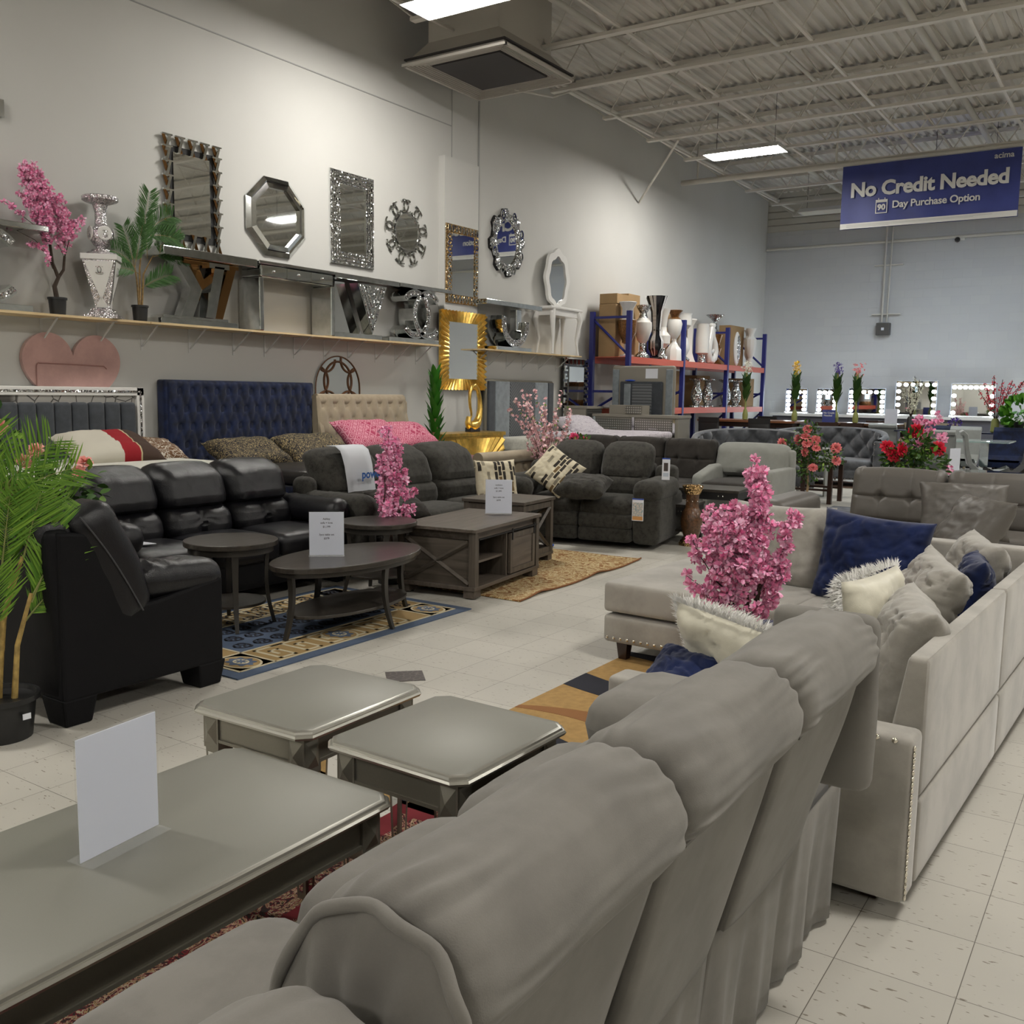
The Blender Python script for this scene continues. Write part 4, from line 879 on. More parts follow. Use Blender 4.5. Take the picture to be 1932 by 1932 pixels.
seat(GL, 'corner_seat', GLEATH, .5, 1.5, -.62, .05, .28, .46, .05, .015, .004, 8); seat(GL, 'corner_seat', GLEATH, .5, 1.5, -1.3, -.63, .28, .46, .05, .015, .004, 9)
for x in (.6, 1.3): MB().taper(x, -.1, 0, .28, .06, .06, .08, .08).build('leg', ESPR, GL, smooth=False)
for s in (-.9, .8): MB().taper(.35, s, 0, .13, .05, .05, .07, .07).build('leg', ESPR, GL, smooth=False)
MB().rbox(1.0, -1.2, .52, 1.0, .3, .4, .08, 8).build('side_back', GLEATH, GL)

def cushion(label, loc, w_, h, t_, rz, lean, mat, seed, roll=0, cat='throw pillow', name='throw_pillow', group=None, crease=.012, n=34):
    o = MB().pillow(w_, h, t_, n, seed, crease).build(name, mat, None, merge=True, angle=80)
    o.matrix_basis = Matrix.Translation(loc) @ Matrix.Rotation(rz, 4, 'Z') @ Matrix.Rotation(lean, 4, 'X') @ Matrix.Rotation(roll, 4, 'Y')
    return tag(o, label, cat, group)
cushion('tilted taupe leather back pillow on the leather sectional', (-1.12, 7.75, .68), .62, .46, .2, .25, -.5, GLEATH, 3)
cushion('taupe leather pillow lying on the leather sectional at the right picture edge', (-.98, 7.2, .62), .6, .5, .22, -.9, -.55, GLEATH, 9)
# pillows of the velvet sectional
cushion('large pale grey velvet back cushion left of the big navy cushion', (-1.72, 5.36, .655), .60, .50, .22, -.06, -.22, VELVC, 1, crease=.013)
cushion('big navy blue velvet cushion on the velvet sectional', (-1.17, 5.16, .655), .58, .50, .2, -.12, -.2, NAVY, 2, .06, crease=.019, n=44)
cushion('pale grey velvet cushion in the far corner of the velvet sectional', (-.66, 4.95, .64), .46, .46, .2, -1.15, -.25, VELVC, 4, .05, crease=.021, n=44)
cushion('small navy velvet cushion against the sectional back', (-.63, 4.62, .63), .40, .40, .14, -1.35, -.25, NAVY, 5, .0, crease=.022, n=44)
cushion('crumpled pale grey velvet cushion leaning before the small navy one', (-.72, 4.15, .65), .48, .46, .2, -1.1, -.3, VELVC, 6, .1, crease=.026, n=48)
cushion('smooth pale grey velvet cushion just behind the foreground recliner', (-.66, 3.42, .63), .46, .44, .2, -1.2, -.3, VELVC, 7, .05, crease=.02, n=44)
def furpillow(label, loc, w_, h, rz, lean, roll, seed, cnt=5200, ln=.05):
    t = thing('fur_pillow', label, 'throw pillow', loc, 0)
    R_ = Matrix.Rotation(rz, 4, 'Z') @ Matrix.Rotation(lean, 4, 'X') @ Matrix.Rotation(roll, 4, 'Y')
    o = MB().pillow(w_, h, .15, 18, seed, .02).build('pillow_body', FURC, t, angle=80); o.matrix_basis = R_
    rs = random.Random(seed); m = MB()
    for k in range(cnt):
        u = rs.uniform(-1, 1); v = rs.uniform(-1, 1)
        if rs.random() < .45:
            if rs.random() < .5: u = math.copysign(1, u)
            else: v = math.copysign(1, v)
        e = max(0, (1 - u ** 4) * (1 - v ** 4)) ** .55; p = Vector((u * w_ / 2, .075 * e, v * h / 2))
        d = Vector((u ** 3 * .9 + rs.uniform(-.5, .5), .7 * e + .25 + rs.uniform(-.2, .3), v ** 3 * .9 + rs.uniform(-.5, .5))).normalized() * ln * rs.uniform(.5, 1.1)
        q = Vector((rs.uniform(-1, 1), rs.uniform(-1, 1), rs.uniform(-1, 1))).normalized() * .0028
        m.add([p - q, p + q, p + d * .6 + q * .6 + Vector((0, 0, -.004)), p + d + Vector((0, 0, -.012))], [(0, 1, 2), (0, 2, 3)])
    f = m.build('fur_pile', FUR, t, merge=False, smooth=False); f.matrix_basis = R_; f['kind'] = 'stuff'
    return t
furpillow('white shaggy fur cushion with cream satin back on the near sectional seat', (-1.18, 3.22, .58), .44, .36, -.35, .5, .12, 11)
furpillow('white shaggy fur cushion standing between grey velvet cushions', (-.80, 3.62, .68), .40, .38, 1.3, -.1, -.05, 12, 4200)
cushion('navy velvet cushion lying behind the near fur cushion', (-1.08, 3.5, .54), .46, .40, .12, -.2, -1.25, NAVY, 8)
cushion('navy cushion peeking out below the near fur cushion', (-1.34, 3.12, .50), .30, .26, .1, -.3, -.9, NAVY, 10)
# printed cushions on the charcoal sofas
def blockprint():
    m, nt, b = newmat('brown_block_print'); b.inputs['Roughness'].default_value = .9; mp = coords(nt, rot=(PI / 2, 0, 0))
    v = N(nt, 'ShaderNodeTexBrick', offset=.5); L(nt, mp, 'Vector', v, 'Vector'); v.inputs['Scale'].default_value = 1; v.inputs['Brick Width'].default_value = .10; v.inputs['Row Height'].default_value = .04; v.inputs['Mortar Size'].default_value = .006
    v.inputs['Color1'].default_value = (0, 0, 0, 1); v.inputs['Color2'].default_value = (1, 1, 1, 1); v.inputs['Mortar'].default_value = (.5, .5, .5, 1); mp.inputs['Rotation'].default_value = (PI / 2, 0, PI / 2)
    n = N(nt, 'ShaderNodeTexWhiteNoise', noise_dimensions='3D')
    r = ramp(nt, [(0, (.03, .025, .02)), (.22, (.16, .10, .04)), (.36, (.25, .22, .16)), (.499, (.60, .53, .38)), (.501, (.62, .56, .42))], 'CONSTANT'); L(nt, v, 'Color', r, 'Fac'); L(nt, r, 'Color', b, 'Base Color'); return m
BLK = blockprint()
cushion('upright cushion with vertical brown block print on the charcoal reclining sofa', (-5.12, 7.42, .66), .44, .44, .15, PI / 2 - .5, -.25, BLK, 13)
cushion('tilted block print cushion on the left arm of the charcoal loveseat', (-5.02, 8.34, .72), .46, .44, .15, .5, -.5, BLK, 14, .65)
q = cushion('charcoal cushion with block print underside lying on the charcoal loveseat', (-4.62, 8.22, .60), .50, .44, .2, .25, -1.35, CHAR, 15)
cushion('dark cushion with cream piping fallen on the charcoal reclining sofa', (-5.25, 6.15, .56), .46, .42, .14, 1.3, -1.1, CHARD, 16)
# ---------------------------------------------------------------- rugs
def rugbase(name, label, x0, x1, y0, y1, mats, build, h=.008, wav=0):
    o = MB(); o.box(x0, x1, y0, y1, .0005, h); build(o, h)
    q = o.build(name, mats, None, smooth=False, merge=False); return tag(q, label, 'rug')
def hexa(c): return tuple(((int(c[i:i + 2], 16) / 255) ** 2.2) for i in (0, 2, 4))
RB = plain('rug_blue', (.07, .10, .16), .95, bs=.4, bscale=300); RT = plain('rug_tan', (.30, .20, .08), .95, bs=.4, bscale=300); RC = plain('rug_cream', (.50, .44, .30), .95); RK = plain('rug_navy_black', (.012, .013, .022), .95)
def bluerug(m, h):
    X0, X1_, Y0_, Y1_ = -5.15, -3.85, 3.24, 5.30
    def F(mi, x0, x1, y0, y1, k=1): m.mat(mi).box(x0, x1, y0, y1, h, h + .0012 * k)
    for (a, b_, c, d) in ((X1_ - .37, X1_ - .08, Y0_ + .1, Y1_ - .1), (X0 + .08, X0 + .37, Y0_ + .1, Y1_ - .1)): F(1, a, b_, c, d)
    for (c, d) in ((Y0_ + .08, Y0_ + .34), (Y1_ - .34, Y1_ - .08)): F(1, X0 + .08, X1_ - .08, c, d)
    for x in (X1_ - .375, X1_ - .085, X0 + .08, X0 + .37): F(2, x - .008, x + .008, Y0_ + .09, Y1_ - .09, 2)
    for y in (Y0_ + .085, Y0_ + .34, Y1_ - .34, Y1_ - .085): F(2, X0 + .08, X1_ - .08, y - .008, y + .008, 2)
    y = Y0_ + .40
    while y < Y1_ - .5:   # greek key running along the border
        for xb in (X1_ - .35, X0 + .11):
            w_ = .24; t_ = .022
            for (x0, x1, a, b_) in ((0, w_, 0, t_), (w_ - t_, w_, 0, .13), (.07, w_, .11, .13), (.07, .09, .05, .13), (.07, .16, .05, .072), (0, t_, 0, .20), (0, w_ * .0 + .02, .13, .2)):
                F(2, xb + x0, xb + x1, y + a, y + b_, 2)
        y += .2
    for (cx, cy) in ((X1_ - .22, Y0_ + .21), (X1_ - .22, Y1_ - .21), (X1_ - .22, (Y0_ + Y1_) / 2 - .05), (X0 + .22, Y0_ + .21)):
        for r, mi, k in ((.13, 2, 3), (.115, 1, 4), (.085, 0, 5), (.05, 2, 6), (.03, 0, 7)):
            pts = [((r + (.012 * math.cos(8 * 2 * PI * j / 40) if mi == 0 else 0)) * math.cos(2 * PI * j / 40) + cx, (r * .8 + (.012 * math.cos(8 * 2 * PI * j / 40) if mi == 0 else 0)) * math.sin(2 * PI * j / 40) + cy) for j in range(40)]; m.mat(mi).prism(pts, h, h + .0012 * k)
    rs = random.Random(3)
    for i in range(5):
        for j in range(11):
            cx, cy = -4.33 - i * .17 + rs.uniform(-.02, .02), Y0_ + .45 + j * .14 + (i % 2) * .07
            m.mat(3)
            for (dx, dy, r) in ((0, 0, .055), (.03, .02, .03), (-.03, .02, .028), (0, -.035, .024)):
                O = [(cx + dx + r * math.cos(2 * PI * q / 14), cy + dy + r * math.sin(2 * PI * q / 14)) for q in range(14)]; I = [(cx + dx + (r - .012) * math.cos(2 * PI * q / 14), cy + dy + (r - .012) * math.sin(2 * PI * q / 14)) for q in range(14)]; m.ring(O, I, h, h + .0015)
rugbase('greek_key_rug', 'blue rug with tan greek key border under the oval coffee table', -5.15, -3.85, 3.24, 5.30, [RB, RT, RC, RK], bluerug)
def brown_rug():
    m, nt, b = newmat('brown_damask'); b.inputs['Roughness'].default_value = .95; mp = coords(nt)
    n = N(nt, 'ShaderNodeTexNoise', Scale=7, Detail=3, Distortion=3.5); L(nt, mp, 'Vector', n, 'Vector'); n2 = N(nt, 'ShaderNodeTexNoise', Scale=60, Detail=3); L(nt, mp, 'Vector', n2, 'Vector')
    a = N(nt, 'ShaderNodeMath', operation='MULTIPLY_ADD'); L(nt, n2, 'Fac', a, 0); a.inputs[1].default_value = .3; L(nt, n, 'Fac', a, 2)
    r = ramp(nt, [(.52, (.20, .085, .022)), (.60, (.28, .15, .05)), (.66, (.50, .40, .20)), (.70, (.60, .52, .33)), (.73, (.25, .12, .035)), (.82, (.45, .33, .15))]); L(nt, a, 0, r, 'Fac'); L(nt, r, 'Color', b, 'Base Color'); return m
m = MB(); nx, ny = 12, 60; vs = []
for j in range(ny + 1):
    for i in range(nx + 1):
        x = -5.0 + 1.28 * i / nx; y = 5.70 + 2.18 * j / ny; e = max(0, (i / nx - .75) / .25); vs.append((x + (.012 * math.sin(y * 7) if i == nx else 0) - .035 * (y - 5.7) * (i == nx), y, .008 + .014 * e * max(0, math.sin(y * 6.5)) ** 3))
F_ = [(j * (nx + 1) + i, j * (nx + 1) + i + 1, (j + 1) * (nx + 1) + i + 1, (j + 1) * (nx + 1) + i) for j in range(ny) for i in range(nx)]
m.add(vs, F_); o = m.build('damask_rug', brown_rug(), None, merge=False); sm = o.modifiers.new('t', 'SOLIDIFY'); sm.thickness = .006; tag(o, 'brown and cream damask rug in front of the charcoal sofas', 'rug')
tag(MB().tube([(-3.72 - .035 * (y - 5.7) + .012 * math.sin(y * 7), y, .010 + .014 * max(0, math.sin(y * 6.5)) ** 3) for y in [5.7 + 2.18 * k / 60 for k in range(61)]], .007, 6).build('rug_binding', plain('rug_edge', (.22, .09, .03), .9), o), None)
RG = plain('rug_gold', (.36, .22, .075), .95, vary=.1, vs=30, bs=.5, bscale=200); RO = plain('rug_rust', (.25, .11, .035), .95, bs=.4, bscale=200)
def waverug(m, h):
    X0, X1_, Y0_, Y1_ = -2.44, -1.2, 2.56, 4.95
    def band(mi, f0, f1, a, b_, k=1):
        n = 24; P = [(X0 + (X1_ - X0) * i / n, f0(i / n)) for i in range(n + 1)]; Q = [(X0 + (X1_ - X0) * i / n, f1(i / n)) for i in range(n + 1)]; lim = lambda y: max(Y0_, min(Y1_, y))
        for (p0, p1, q0, q1) in zip(P, P[1:], Q, Q[1:]):
            if p0[0] < a - 1e-6 or p1[0] > b_ + 1e-6: continue
            m.mat(mi).prism([(p0[0], lim(p0[1])), (p1[0], lim(p1[1])), (q1[0], lim(q1[1])), (q0[0], lim(q0[1]))], h, h + .0012 * k)
    s = lambda c, amp, ph: (lambda t: c + amp * math.sin(t * 3 + ph))
    band(1, s(4.78, .10, 2), s(5.2, .12, 2), X0, X1_); band(1, s(4.20, -.12, .2), s(4.45, -.16, .2), X0, X1_); band(2, s(3.55, .2, 1), s(3.62, .25, .6), X0, X1_)
    band(1, s(3.3, .2, 2), s(3.5, .15, 2.3), -2.1, X1_); band(3, s(3.12, .2, 2), s(3.24, .2, 2), -2.1, X1_, 2); band(1, s(2.75, .2, 2.6), s(2.9, .15, 2.5), -2.0, X1_); band(2, s(2.9, .15, 2.5), s(3.05, .16, 2.4), -1.9, X1_)
rugbase('wave_rug', 'tan rug with black and rust waves reaching under the velvet chaise', -2.44, -1.2, 2.56, 4.95, [RG, RK, RO, RC], waverug)
def persian():
    m, nt, b = newmat('red_persian'); b.inputs['Roughness'].default_value = .95; mp = coords(nt)
    n = N(nt, 'ShaderNodeTexNoise', Scale=17, Detail=1.5, Distortion=4.0); L(nt, mp, 'Vector', n, 'Vector')
    r = ramp(nt, [(.0, (.14, .008, .012)), (.52, (.16, .008, .014)), (.545, (.02, .012, .012)), (.565, (.46, .36, .22)), (.61, (.42, .31, .17)), (.63, (.12, .01, .014))], 'CONSTANT'); L(nt, n, 'Fac', r, 'Fac'); L(nt, r, 'Color', b, 'Base Color'); bump(nt, b, n, 'Fac', .2, .003); return m
def persian2():
    m, nt, b = newmat('persian_medallion'); b.inputs['Roughness'].default_value = .95; mp = coords(nt)
    n = N(nt, 'ShaderNodeTexNoise', Scale=15, Detail=2, Distortion=5.0); L(nt, mp, 'Vector', n, 'Vector')
    r = ramp(nt, [(.0, (.03, .016, .014)), (.42, (.18, .012, .018)), (.5, (.50, .42, .28)), (.55, (.2, .015, .02)), (.58, (.40, .27, .13)), (.64, (.025, .014, .013))], 'CONSTANT'); L(nt, n, 'Fac', r, 'Fac'); L(nt, r, 'Color', b, 'Base Color'); return m
def prug(m, h):
    m.mat(0)
    for k, (i0, mi) in enumerate(((.10, 1), (.20, 0), (.24, 2))): m.mat(mi).box(-2.16 + i0, -.96 - i0, .3 + i0, 2.60 - i0, h, h + .0012 * (k + 1))
    O = [(-1.56 + .30 * math.cos(2 * PI * q / 60) * (1 + .1 * math.cos(10 * 2 * PI * q / 60)), 1.75 + .62 * math.sin(2 * PI * q / 60) * (1 + .1 * math.cos(10 * 2 * PI * q / 60))) for q in range(60)]; m.mat(1).prism(O, h, h + .0055); m.mat(3).ring([(x + (x + 1.56) * .06, y + (y - 1.75) * .04) for x, y in O], O, h, h + .0065)
rugbase('persian_rug', 'red and cream persian rug under the champagne coffee table', -2.16, -.96, .3, 2.60, [plain('rug_red', (.16, .008, .014), .95), persian2(), persian(), RC], prug)
SLR = plain('slate_rug', (.12, .13, .15), .95, vary=.3, vs=12)
tag(MB().box(-3.6, -1.9, 11.2, 13.5, .0005, .01).build('grey_rug', SLR, None, smooth=False), 'marbled blue-grey rug on the aisle beyond the velvet sectional', 'rug')
tag(MB().box(-6.6, -3.4, 16.4, 17.6, .0005, .01).build('tufted_sofa_rug', plain('rug_brown2', (.10, .06, .04), .95, vary=.4, vs=15), None, smooth=False), 'dark patterned rug below the right tufted sofa', 'rug')

# ---------------------------------------------------------------- champagne tables
def octp(x, y, c): return [(-x + c, -y), (x - c, -y), (x, -y + c), (x, y - c), (x - c, y), (-x + c, y), (-x, y - c), (-x, -y + c)]
def champ(label, cx, cy, hx, hy, H, rz=0, group=None):
    t = thing('champagne_table', label, 'table', (cx, cy, .0), rz, group)
    m = MB(); c = .035; lev = [(0, H - .030), (.010, H - .026), (.014, H - .018), (.010, H - .012), (.006, H - .010), (.004, H - .004), (-.004, H)]
    rings = [[(x, y, z) for x, y in octp(hx + d - .014, hy + d - .014, c)] for d, z in lev]; v = [p for r_ in rings for p in r_]; n = 8
    f = [(k * n + i, k * n + (i + 1) % n, (k + 1) * n + (i + 1) % n, (k + 1) * n + i) for k in range(len(lev) - 1) for i in range(n)]
    m.mat(1).add(v, f); m.mat(0).add(v, [tuple(range(n))[::-1], tuple((len(lev) - 1) * n + i for i in range(n))]); m.build('table_top', [CHAMPT, CHAMPE], t, angle=25)
    ax, ay = hx - .035, hy - .035; zt = H - .031; lw = .065; ah = .085
    for s in (-1, 1):
        for (x0, x1, y0, y1) in ((-ax + lw, ax - lw, s * (ay - .012) - .006, s * (ay - .012) + .006), (s * (ax - .012) - .006, s * (ax - .012) + .006, -ay + lw, ay - lw)):
            bevel(MB().box(x0, x1, y0, y1, zt - ah, zt).build('apron', CHAMP, t, smooth=False), .002)
            if y1 - y0 < .02: MB().box(x0, x1, (y0 + y1) / 2 - .011, (y0 + y1) / 2 + .011, zt - ah - .002, zt - ah + .008).build('apron_lip', CHAMP, t, smooth=False)
            else: MB().box((x0 + x1) / 2 - .011, (x0 + x1) / 2 + .011, y0, y1, zt - ah - .002, zt - ah + .008).build('apron_lip', CHAMP, t, smooth=False)
    for sx in (-1, 1):
        for sy in (-1, 1):
            x, y = sx * (ax - lw / 2), sy * (ay - lw / 2); m = MB(); m.cbox(x, y, zt - .055, lw, lw, .11)
            d = lw / 2
            for (nx_, ny_) in ((1, 0), (-1, 0), (0, 1), (0, -1)):   # faceted diamond bosses
                tx, ty = -ny_, nx_; P = lambda a, z, o: (x + nx_ * (d + o) + tx * a, y + ny_ * (d + o) + ty * a, z)
                m.add([P(-.026, zt - .012, 0), P(.026, zt - .012, 0), P(.026, zt - .095, 0), P(-.026, zt - .095, 0), P(0, zt - .055, .014)], [(0, 1, 4), (1, 2, 4), (2, 3, 4), (3, 0, 4)])
            lo = zt - .11; m.taper(x, y, .012, lo, .034, .034, .058, .058); m.taper(x, y, 0.0, .012, .03, .03, .036, .036)
            lg = m.build('leg', CHAMP, t, smooth=False, merge=False)
            p = MB()
            for (nx_, ny_) in ((1, 0), (-1, 0), (0, 1), (0, -1)):
                tx, ty = -ny_, nx_
                def P(a, z, o): k = (z - .012) / (lo - .012); d_ = .017 + .012 * k + o; return (x + nx_ * d_ + tx * a * (.34 + .66 * k), y + ny_ * d_ + ty * a * (.34 + .66 * k), z)
                p.add([P(-.019, lo - .015, .0008), P(.019, lo - .015, .0008), P(.019, .03, .0008), P(-.019, .03, .0008)], [(0, 1, 2, 3)])
            p.build('leg_mirror_inlay', MIR, lg, smooth=False, merge=False)
    return t
champ('long champagne silver coffee table in the lower left foreground', -1.845, 1.19, .315, .61, .48)
champ('champagne silver end table farther left, beside the coffee table end', -2.17, 2.12, .25, .285, .54, .02)
champ('champagne silver end table nearest the foreground recliner', -1.61, 2.115, .25, .27, .54, -.02)
def signholder(label, x, y, z, rz, lines, w_=.216, h=.279, dark=1):
    t = thing('sign_holder', label, 'sign', (x, y, z), rz); m = MB(); T_ = .0022
    m.box(-w_ / 2 - .003, w_ / 2 + .003, -.0035, -.0035 + .0015, .0022, h + .004); m.box(-w_ / 2 - .003, w_ / 2 + .003, .002, .0035, .0022, h + .004); m.build('acrylic_sleeve', ACRY, t, smooth=False)
    MB().box(-w_ / 2 - .003, w_ / 2 + .003, -.04, .04, 0, .002).build('acrylic_foot', ACRY, t, smooth=False)
    p = MB().box(-w_ / 2, w_ / 2, -.0012, .0012, .004, h).build('paper_sheet', PAPERB, t, smooth=False)
    for k, (s, zz) in enumerate(lines): text('printed_text', s, .017, INK, t, (0, -.0014, zz * h / .279), (PI / 2, 0, 0), .0001, .0003)
    return t
signholder('clear sign holder with blank white sheet back on the champagne coffee table', -1.86, 1.225, .481, PI / 2 + .12 + PI * 0 + .0, [])
signholder('sign holder with black ball lettering on the oval coffee table', -4.30, 4.35, .4605, .72, [('Ashley', .235), ('sofa + love', .21), ('$1,199', .185), ('3pcs table set', .135), ('$379', .11)])
signholder('sign holder with black price text on the farmhouse coffee table', -4.40, 6.42, .5205, .60, [('reclining', .235), ('sofa + love', .21), ('$1,499', .185), ('3pcs table set', .135), ('$399', .11)])

# ---------------------------------------------------------------- dark oval set
def curvedlegs(t, P, H, mat, w_=.045, bow=.05):
    for (x, y) in P:
        L_ = math.hypot(x, y); ux, uy = x / L_, y / L_; pts = []; m = MB(); n = 12; vs = []
        for k in range(n + 1):
            q = k / n; z = H * q; o = bow * (.9 * (1 - q) ** 2 - .55 * math.sin(PI * q) * .8)
            wd = w_ * (.55 + .45 * q); dp = w_ * .55
            cx, cy = x + ux * o, y + uy * o; tx, ty = -uy, ux
            vs += [(cx - tx * wd / 2 - ux * dp / 2, cy - ty * wd / 2 - uy * dp / 2, z), (cx + tx * wd / 2 - ux * dp / 2, cy + ty * wd / 2 - uy * dp / 2, z), (cx + tx * wd / 2 + ux * dp / 2, cy + ty * wd / 2 + uy * dp / 2, z), (cx - tx * wd / 2 + ux * dp / 2, cy - ty * wd / 2 + uy * dp / 2, z)]
        f = [(4 * k + i, 4 * k + (i + 1) % 4, 4 * k + 4 + (i + 1) % 4, 4 * k + 4 + i) for k in range(n) for i in range(4)] + [(3, 2, 1, 0), (4 * n, 4 * n + 1, 4 * n + 2, 4 * n + 3)]
        m.add(vs, f); m.build('leg', mat, t, angle=50)
def ell(a, b_, n=64): return [(a * math.cos(2 * PI * k / n), b_ * math.sin(2 * PI * k / n)) for k in range(n)]
t = thing('oval_coffee_table', 'dark ash oval coffee table with curved legs and low shelf on the blue rug', 'coffee table', (-4.23, 4.48, .012), .02)
bevel(MB().prism(ell(.335, .61), .415, .448).build('table_top', DKOAK, t, smooth=False), .005, 3); MB().ring(ell(.31, .58), ell(.28, .55), .385, .415).build('apron', DKLEG, t)
bevel(MB().prism(ell(.25, .50), .12, .14).build('lower_shelf', DKOAK, t, smooth=False), .003); curvedlegs(t, [(.0, -.52), (.285, .03), (0, .53), (-.285, 0)], .415, DKLEG)
def roundtable(label, x, y, z0):
    t = thing('round_end_table', label, 'end table', (x, y, z0)); bevel(MB().prism(ell(.29, .29), .515, .548).build('table_top', DKOAK, t, smooth=False), .005, 3); MB().ring(ell(.262, .262), ell(.235, .235), .475, .515).build('apron', DKLEG, t)
    bevel(MB().prism(ell(.21, .21), .14, .158).build('lower_shelf', DKOAK, t, smooth=False), .003); curvedlegs(t, [(.225 * math.cos(a), .225 * math.sin(a)) for a in (-.6, .97, 2.54, 4.1)], .475, DKLEG, .042, .04); return t
roundtable('dark ash round end table nearer the black loveseat', -4.79, 4.0, .012)
roundtable('dark ash round end table under the pink blossom tree', -4.73, 5.32, .001)

# ---------------------------------------------------------------- farmhouse set
t = thing('farmhouse_coffee_table', 'grey oak farmhouse coffee table with sliding barn door', 'coffee table', (-4.40, 6.05, .01), .13)
bevel(MB().box(-.345, .345, -.57, .57, .485, .51).build('table_top', GREYOAK, t, smooth=False), .003)
for sx in (-1, 1):
    for sy in (-1, 1): MB().cbox(sx * .305, sy * .525, .28, .055, .055, .41).build('corner_post', GREYOAKZ, t, smooth=False)
bevel(MB().box(-.335, .335, -.56, .56, .055, .085).build('bottom_board', GREYOAK, t, smooth=False), .003)
MB().box(-.30, .30, -.5, .5, .42, .484).build('top_rail', GREYOAK, t, smooth=False); MB().box(-.31, -.29, -.5, .5, .085, .42).build('back_panel', GREYOAK, t, smooth=False)
for s in (-1, 1):
    MB().box(-.28, .28, s * .525 - .008, s * .525 + .008, .085, .42).build('side_panel', GREYOAKX, t, smooth=False)
    m = MB(); m.tube([(-.27, s * .54, .10), (.27, s * .54, .41)], .018, 4); m.tube([(-.27, s * .54, .41), (.27, s * .54, .10)], .018, 4); m.build('cross_brace', GREYOAKX, t, smooth=False)
MB().box(-.29, .31, -.012, .012, .085, .42).build('divider', GREYOAKZ, t, smooth=False); MB().box(-.29, .28, -.5, -.012, .24, .258).build('middle_shelf', GREYOAK, t, smooth=False)
m = MB(); m.box(.325, .338, -.5, .5, .425, .437); m.build('door_rail', IRON, t, smooth=False)
d = MB().box(.312, .326, .02, .47, .095, .41).build('barn_door', GREYOAK, t, smooth=False)
m = MB(); m.box(.326, .334, .02, .47, .095, .135); m.box(.326, .334, .02, .47, .37, .41); m.box(.326, .334, .02, .065, .135, .37); m.box(.326, .334, .425, .47, .135, .37); m.build('door_frame', GREYOAKZ, d, smooth=False)
for y in (.05, .45): MB().box(.334, .34, y - .01, y + .01, .36, .45).build('door_strap', IRON, d, smooth=False)
for sx in (-1, 1):
    for sy in (-1, 1): MB().cbox(sx * .28, sy * .50, .027, .09, .10, .054).build('foot', GREYOAK, t, smooth=False)
t = thing('farmhouse_end_table', 'grey oak farmhouse end table with X sides behind the coffee table', 'end table', (-4.71, 7.04, .01), .10)
bevel(MB().box(-.31, .31, -.31, .31, .545, .572).build('table_top', GREYOAKX, t, smooth=False), .003)
for sx in (-1, 1):
    for sy in (-1, 1): MB().cbox(sx * .27, sy * .27, .30, .05, .05, .49).build('corner_post', GREYOAKZ, t, smooth=False)
bevel(MB().box(-.30, .30, -.30, .30, .05, .08).build('bottom_board', GREYOAKX, t, smooth=False), .003)
for s in (-1, 1):
    for ax in (0, 1):
        m = MB(); a = [(-.25, s * .28, .12), (.25, s * .28, .48)], [(-.25, s * .28, .48), (.25, s * .28, .12)]
        for p in a: m.tube([(y, x, z) if ax else (x, y, z) for x, y, z in p], .017, 4)
        for z in (.10, .51):
            if ax: m.box(s * .28 - .012, s * .28 + .012, -.25, .25, z - .025, z + .025)
            else: m.box(-.25, .25, s * .28 - .012, s * .28 + .012, z - .025, z + .025)
        m.build('cross_side', GREYOAKZ, t, smooth=False)
for sx in (-1, 1):
    for sy in (-1, 1): MB().cbox(sx * .25, sy * .25, .025, .08, .08, .05).build('foot', GREYOAK, t, smooth=False)
tag(MB().ball((0, 0, 0), (.06, .035, .02), 8).build('blue_ribbon', plain('ribbon_blue', (.02, .08, .4), .5), None, loc=(-4.86, 7.98, .022)), 'crumpled blue ribbon on the floor at the foot of the charcoal loveseat', 'ribbon')

# ceramic vase beside loveseat
VB = plain('brown_glaze', (.10, .045, .018), .3, vary=.4, vs=40, bs=.6, bscale=60, bdist=.006, coat=.3)
t = thing('ceramic_vase', 'tall brown and gold ceramic floor vase beside the charcoal loveseat', 'vase', (-3.80, 9.0, 0))
MB().lathe([(.11, 0), (.12, .02), (.10, .05), (.075, .09), (.10, .16), (.115, .24), (.10, .33), (.07, .38)], 24).build('body', VB, t)
MB().lathe([(.07, .38), (.062, .44), (.068, .52), (.075, .54)], 24).build('neck', VB, t); MB().lathe([(.078, .52), (.09, .55), (.108, .60), (.10, .607), (.085, .60), (.07, .55)], 24).build('gold_rim', BRASSY, t)
MB().lathe([(.122, .0), (.124, .02), (.104, .05), (.10, .05)], 24).build('gold_foot', BRASSY, t)
for a in (-1.2, -.4, .4, 1.2): MB().ball((.068 * math.sin(a), -.068 * math.cos(a), .45), .006, 6).build('stud', CHROME, t)

